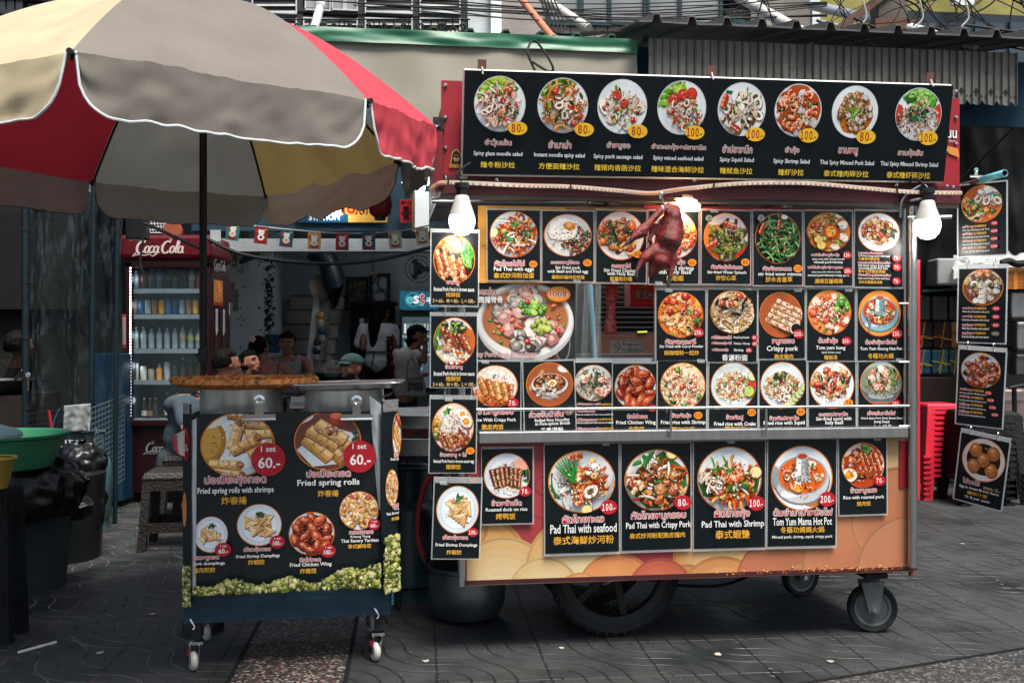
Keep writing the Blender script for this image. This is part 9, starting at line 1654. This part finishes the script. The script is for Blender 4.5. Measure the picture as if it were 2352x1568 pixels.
Y7=11.0;s7=.122;c=mk(960, 772, Y7);L, T, q=head(c, s7, 70, 8);sh_=mk(938, 812, Y7);hip=mk(932, 905, Y7+.1);L+=[('c', T(0, .12, -.6), sh_+V((.04, 0, .02)), .05, .06)]+torso(sh_, .15, hip, .13)
e7=mk(974, 828, Y7-.12);h7=mk(978, 792, Y7-.15);L+=[('c', sh_+V((.1, -.1, -.02)), e7, .05, .04), ('c', e7, h7, .037, .027)]+fingers(h7, V((0, -.1, 1)), V((-.5, 0, .3)), .9, .5);a=sh_+V((-.1, .1, -.03));L+=[('c', a, a+V((.1, .1, -.25)), .045, .036), ('c', a+V((.1, .1, -.25)), a+V((.3, .05, -.2)), .035, .026)]
for k in(-1, 1):f_=hip+V((.0, .09*k, -.06));L+=[('c', f_, V((f_.x, f_.y, .47)), .085, .06), ('c', V((f_.x, f_.y, .47)), V((f_.x-.03, f_.y, .07)), .055, .04), ('c', V((f_.x-.03, f_.y, .05)), V((f_.x+.14, f_.y, .035)), .038, .03)]
t=person('person', 'woman in a black cap and white tee, one hand raised to her cap', L, lambda p:'#141617' if p.z<hip.z-.08 else SK1, base=V((c.x, Y7, 0)));face(T, s7, q, t);hair(T, s7, q, t, '#14100e', 'long', 14)
mb=MB();mb.grid(capf, 32, 12, '#0f1213');cp_=mb.build('cap', CLOTH, t, smooth=True, solid=.004);mb=MB();mb.grid(lambda u, v:T((u-.5)*1.3*(1-.25*v*v), -.70-v*.8*(1-(2*u-1)**2*.55), .44-.2*v-.12*(2*u-1)**2), 14, 8, '#0f1213');mb.build('peak', CLOTH, cp_, smooth=True, solid=.005)
mb=MB();mb.tube(spline([T(-.1, .8, -.1), T(.1, .75, -1.0), T(.1, .5, -1.6)]), [s7*max(.15, .5-i*.03)for i in range(13)], '#14100e', 9);mb.build('hair_fall', HAIR, t, smooth=True)
shirt(t, torso(sh_, .165, hip, .15)+[('c', sh_+V((.1, -.1, -.02)), e7.lerp(sh_, .45), .072, .062)], '#b3b1ac')
PLN=Plane((0, 10.72), (1, 10.72));sh=sheet_on(PLN, 927, 856, 980, 912, 0);tb=thing('tote_bag', sh.o, 'cream cotton tote bag with a red lettered print hanging from a shoulder', 'bag');mb=MB();mb.prism([sh.w(931, 864, 0), sh.w(927, 908, 0), sh.w(980, 910, 0), sh.w(972, 862, 0)], V((0, .06, 0)), '#8a857a');mb.build('bag_body', CLOTH, tb, bevel=.01);mb=MB();mb.tube(spline([sh.w(934, 866, 0), sh.w(938, 830, .03), sh.w(944, 812, .0)+V((0, .1, 0))]), .012, '#8a857a', 6);mb.tube(spline([sh.w(966, 866, 0), sh.w(958, 836, .03), sh.w(946, 812, 0)+V((0, .1, 0))]), .012, '#8a857a', 6);mb.build('handle', CLOTH, tb);mb=MB();sh.h=.004;sh.text(mb, 'HALLOWEENTOWN', 952, 871, 36, 8, '#6a2424');sh.rect(mb, 936, 878, 972, 898, '#3a3c3e')
g=random.Random(4)
for k in range(30):x, y=g.uniform(938, 968), g.uniform(880, 896);sh.rect(mb, x, y, x+3, y+2, g.choice(['#6a3a34', '#556066', '#8a8a84', '#22282a']))
mb.build('print', PRINT, tb)
Y8=12.9;c=mk(925, 768, Y8);L, T, q=head(c, .12, 40, 10);sh_=c+V((.02, .05, -.3));hip=sh_+V((0, 0, -.55));L+=[('c', T(0, .1, -.6), sh_, .05, .06)]+torso(sh_, .17, hip)
for k in(-1, 1):a=sh_+V((.18*k, 0, -.02));L+=[('c', a, a+V((.03*k, -.1, -.26)), .05, .04), ('c', a+V((.03*k, -.1, -.26)), a+V((-.03*k, -.3, -.22)), .038, .027)]+fingers(a+V((-.03*k, -.3, -.22)), V((-.3*k, -1, 0)), V((0, 0, -1)), .9, .5);L+=[('c', hip+V((.09*k, 0, 0)), V((hip.x+.09*k, hip.y, .05)), .08, .05)]
t=person('person', 'helper in dark clothes in the shade between the two standing women', L, lambda p:'#5a4032' if p.z>c.z-.15 else '#15181a', base=V((c.x, Y8, 0)));hair(T, .12, q, t, '#100d0c', 'short', 3);face(T, .12, q, t)
Y9=7.9;c=mk(47, 795, Y9);L, T, q=head(c, .125, 150, 15);sh_=c+V((-.16, .05, -.3));hip=sh_+V((-.05, 0, -.55));L+=[('c', T(0, .1, -.6), sh_+V((.05, 0, 0)), .055, .065)]+torso(sh_, .18, hip)
for k in(-1, 1):a=sh_+V((.18*k, 0, -.02));L+=[('c', a, a+V((.03*k, -.06, -.28)), .05, .04), ('c', a+V((.03*k, -.06, -.28)), a+V((.1, -.25, -.25)), .038, .027)]+fingers(a+V((.1, -.25, -.25)), V((.4, -1, 0)), V((0, 0, -1)), .9, .6);L+=[('c', hip+V((.09*k, 0, 0)), V((hip.x+.09*k, hip.y, .05)), .08, .05)]
t=person('person', 'cook with short black hair in the dark kitchen at the far left', L, lambda p:'#4a3428' if p.z>c.z-.17 else '#15181a', base=V((c.x, Y9, 0)));hair(T, .125, q, t, '#0d0b0a', 'short', 8)
t=thing('dining_table', V((xat(640, 9.6), 9.8, 0)), 'dark dining table between the seated guests', 'table');mb=MB();mb.box(V((xat(640, 9.6), 9.8, .74)), (1.3, .7, .04), '#1a1d1f');mb.build('top', MATTE, t)
for i, j in((-1, -1), (1, -1), (1, 1), (-1, 1)):mb=MB();mb.tube([V((xat(640, 9.6)+i*.55, 9.8+j*.28, 0)), V((xat(640, 9.6)+i*.55, 9.8+j*.28, .72))], .02, '#15181a');mb.build('leg', DARKM, t)
t=thing('serving_counter', V((xat(770, 11), 11.2, 0)), 'low dark counter with a bag of bread rolls inside the shop', 'counter');mb=MB();mb.box(V((xat(770, 11), 11.2, zat(858, 11)/2)), (.55, .4, zat(858, 11)), '#121516');mb.build('body', MATTE, t)
t=thing('food_bag', P(765, 850, 10.95), 'clear bag of food with red and white wrappers on the counter', 'bag');mb=MB();mb.ell(P(765, 848, 11.05), (.13, .1, .11), '#9aa', 14);mb.build('clear_bag', CLEAR, t, smooth=True);mb=MB()
for k in range(6):mb.box(P(752+k*5, 852-(k%2)*4, 11.05), (.06, .05, .03), ['#b9b5ae', '#8a2a24'][k%2], V((.9, .3, .2)).normalized(), V((-.3, .9, 0)).normalized())
mb.build('wrappers', MATTE, t)
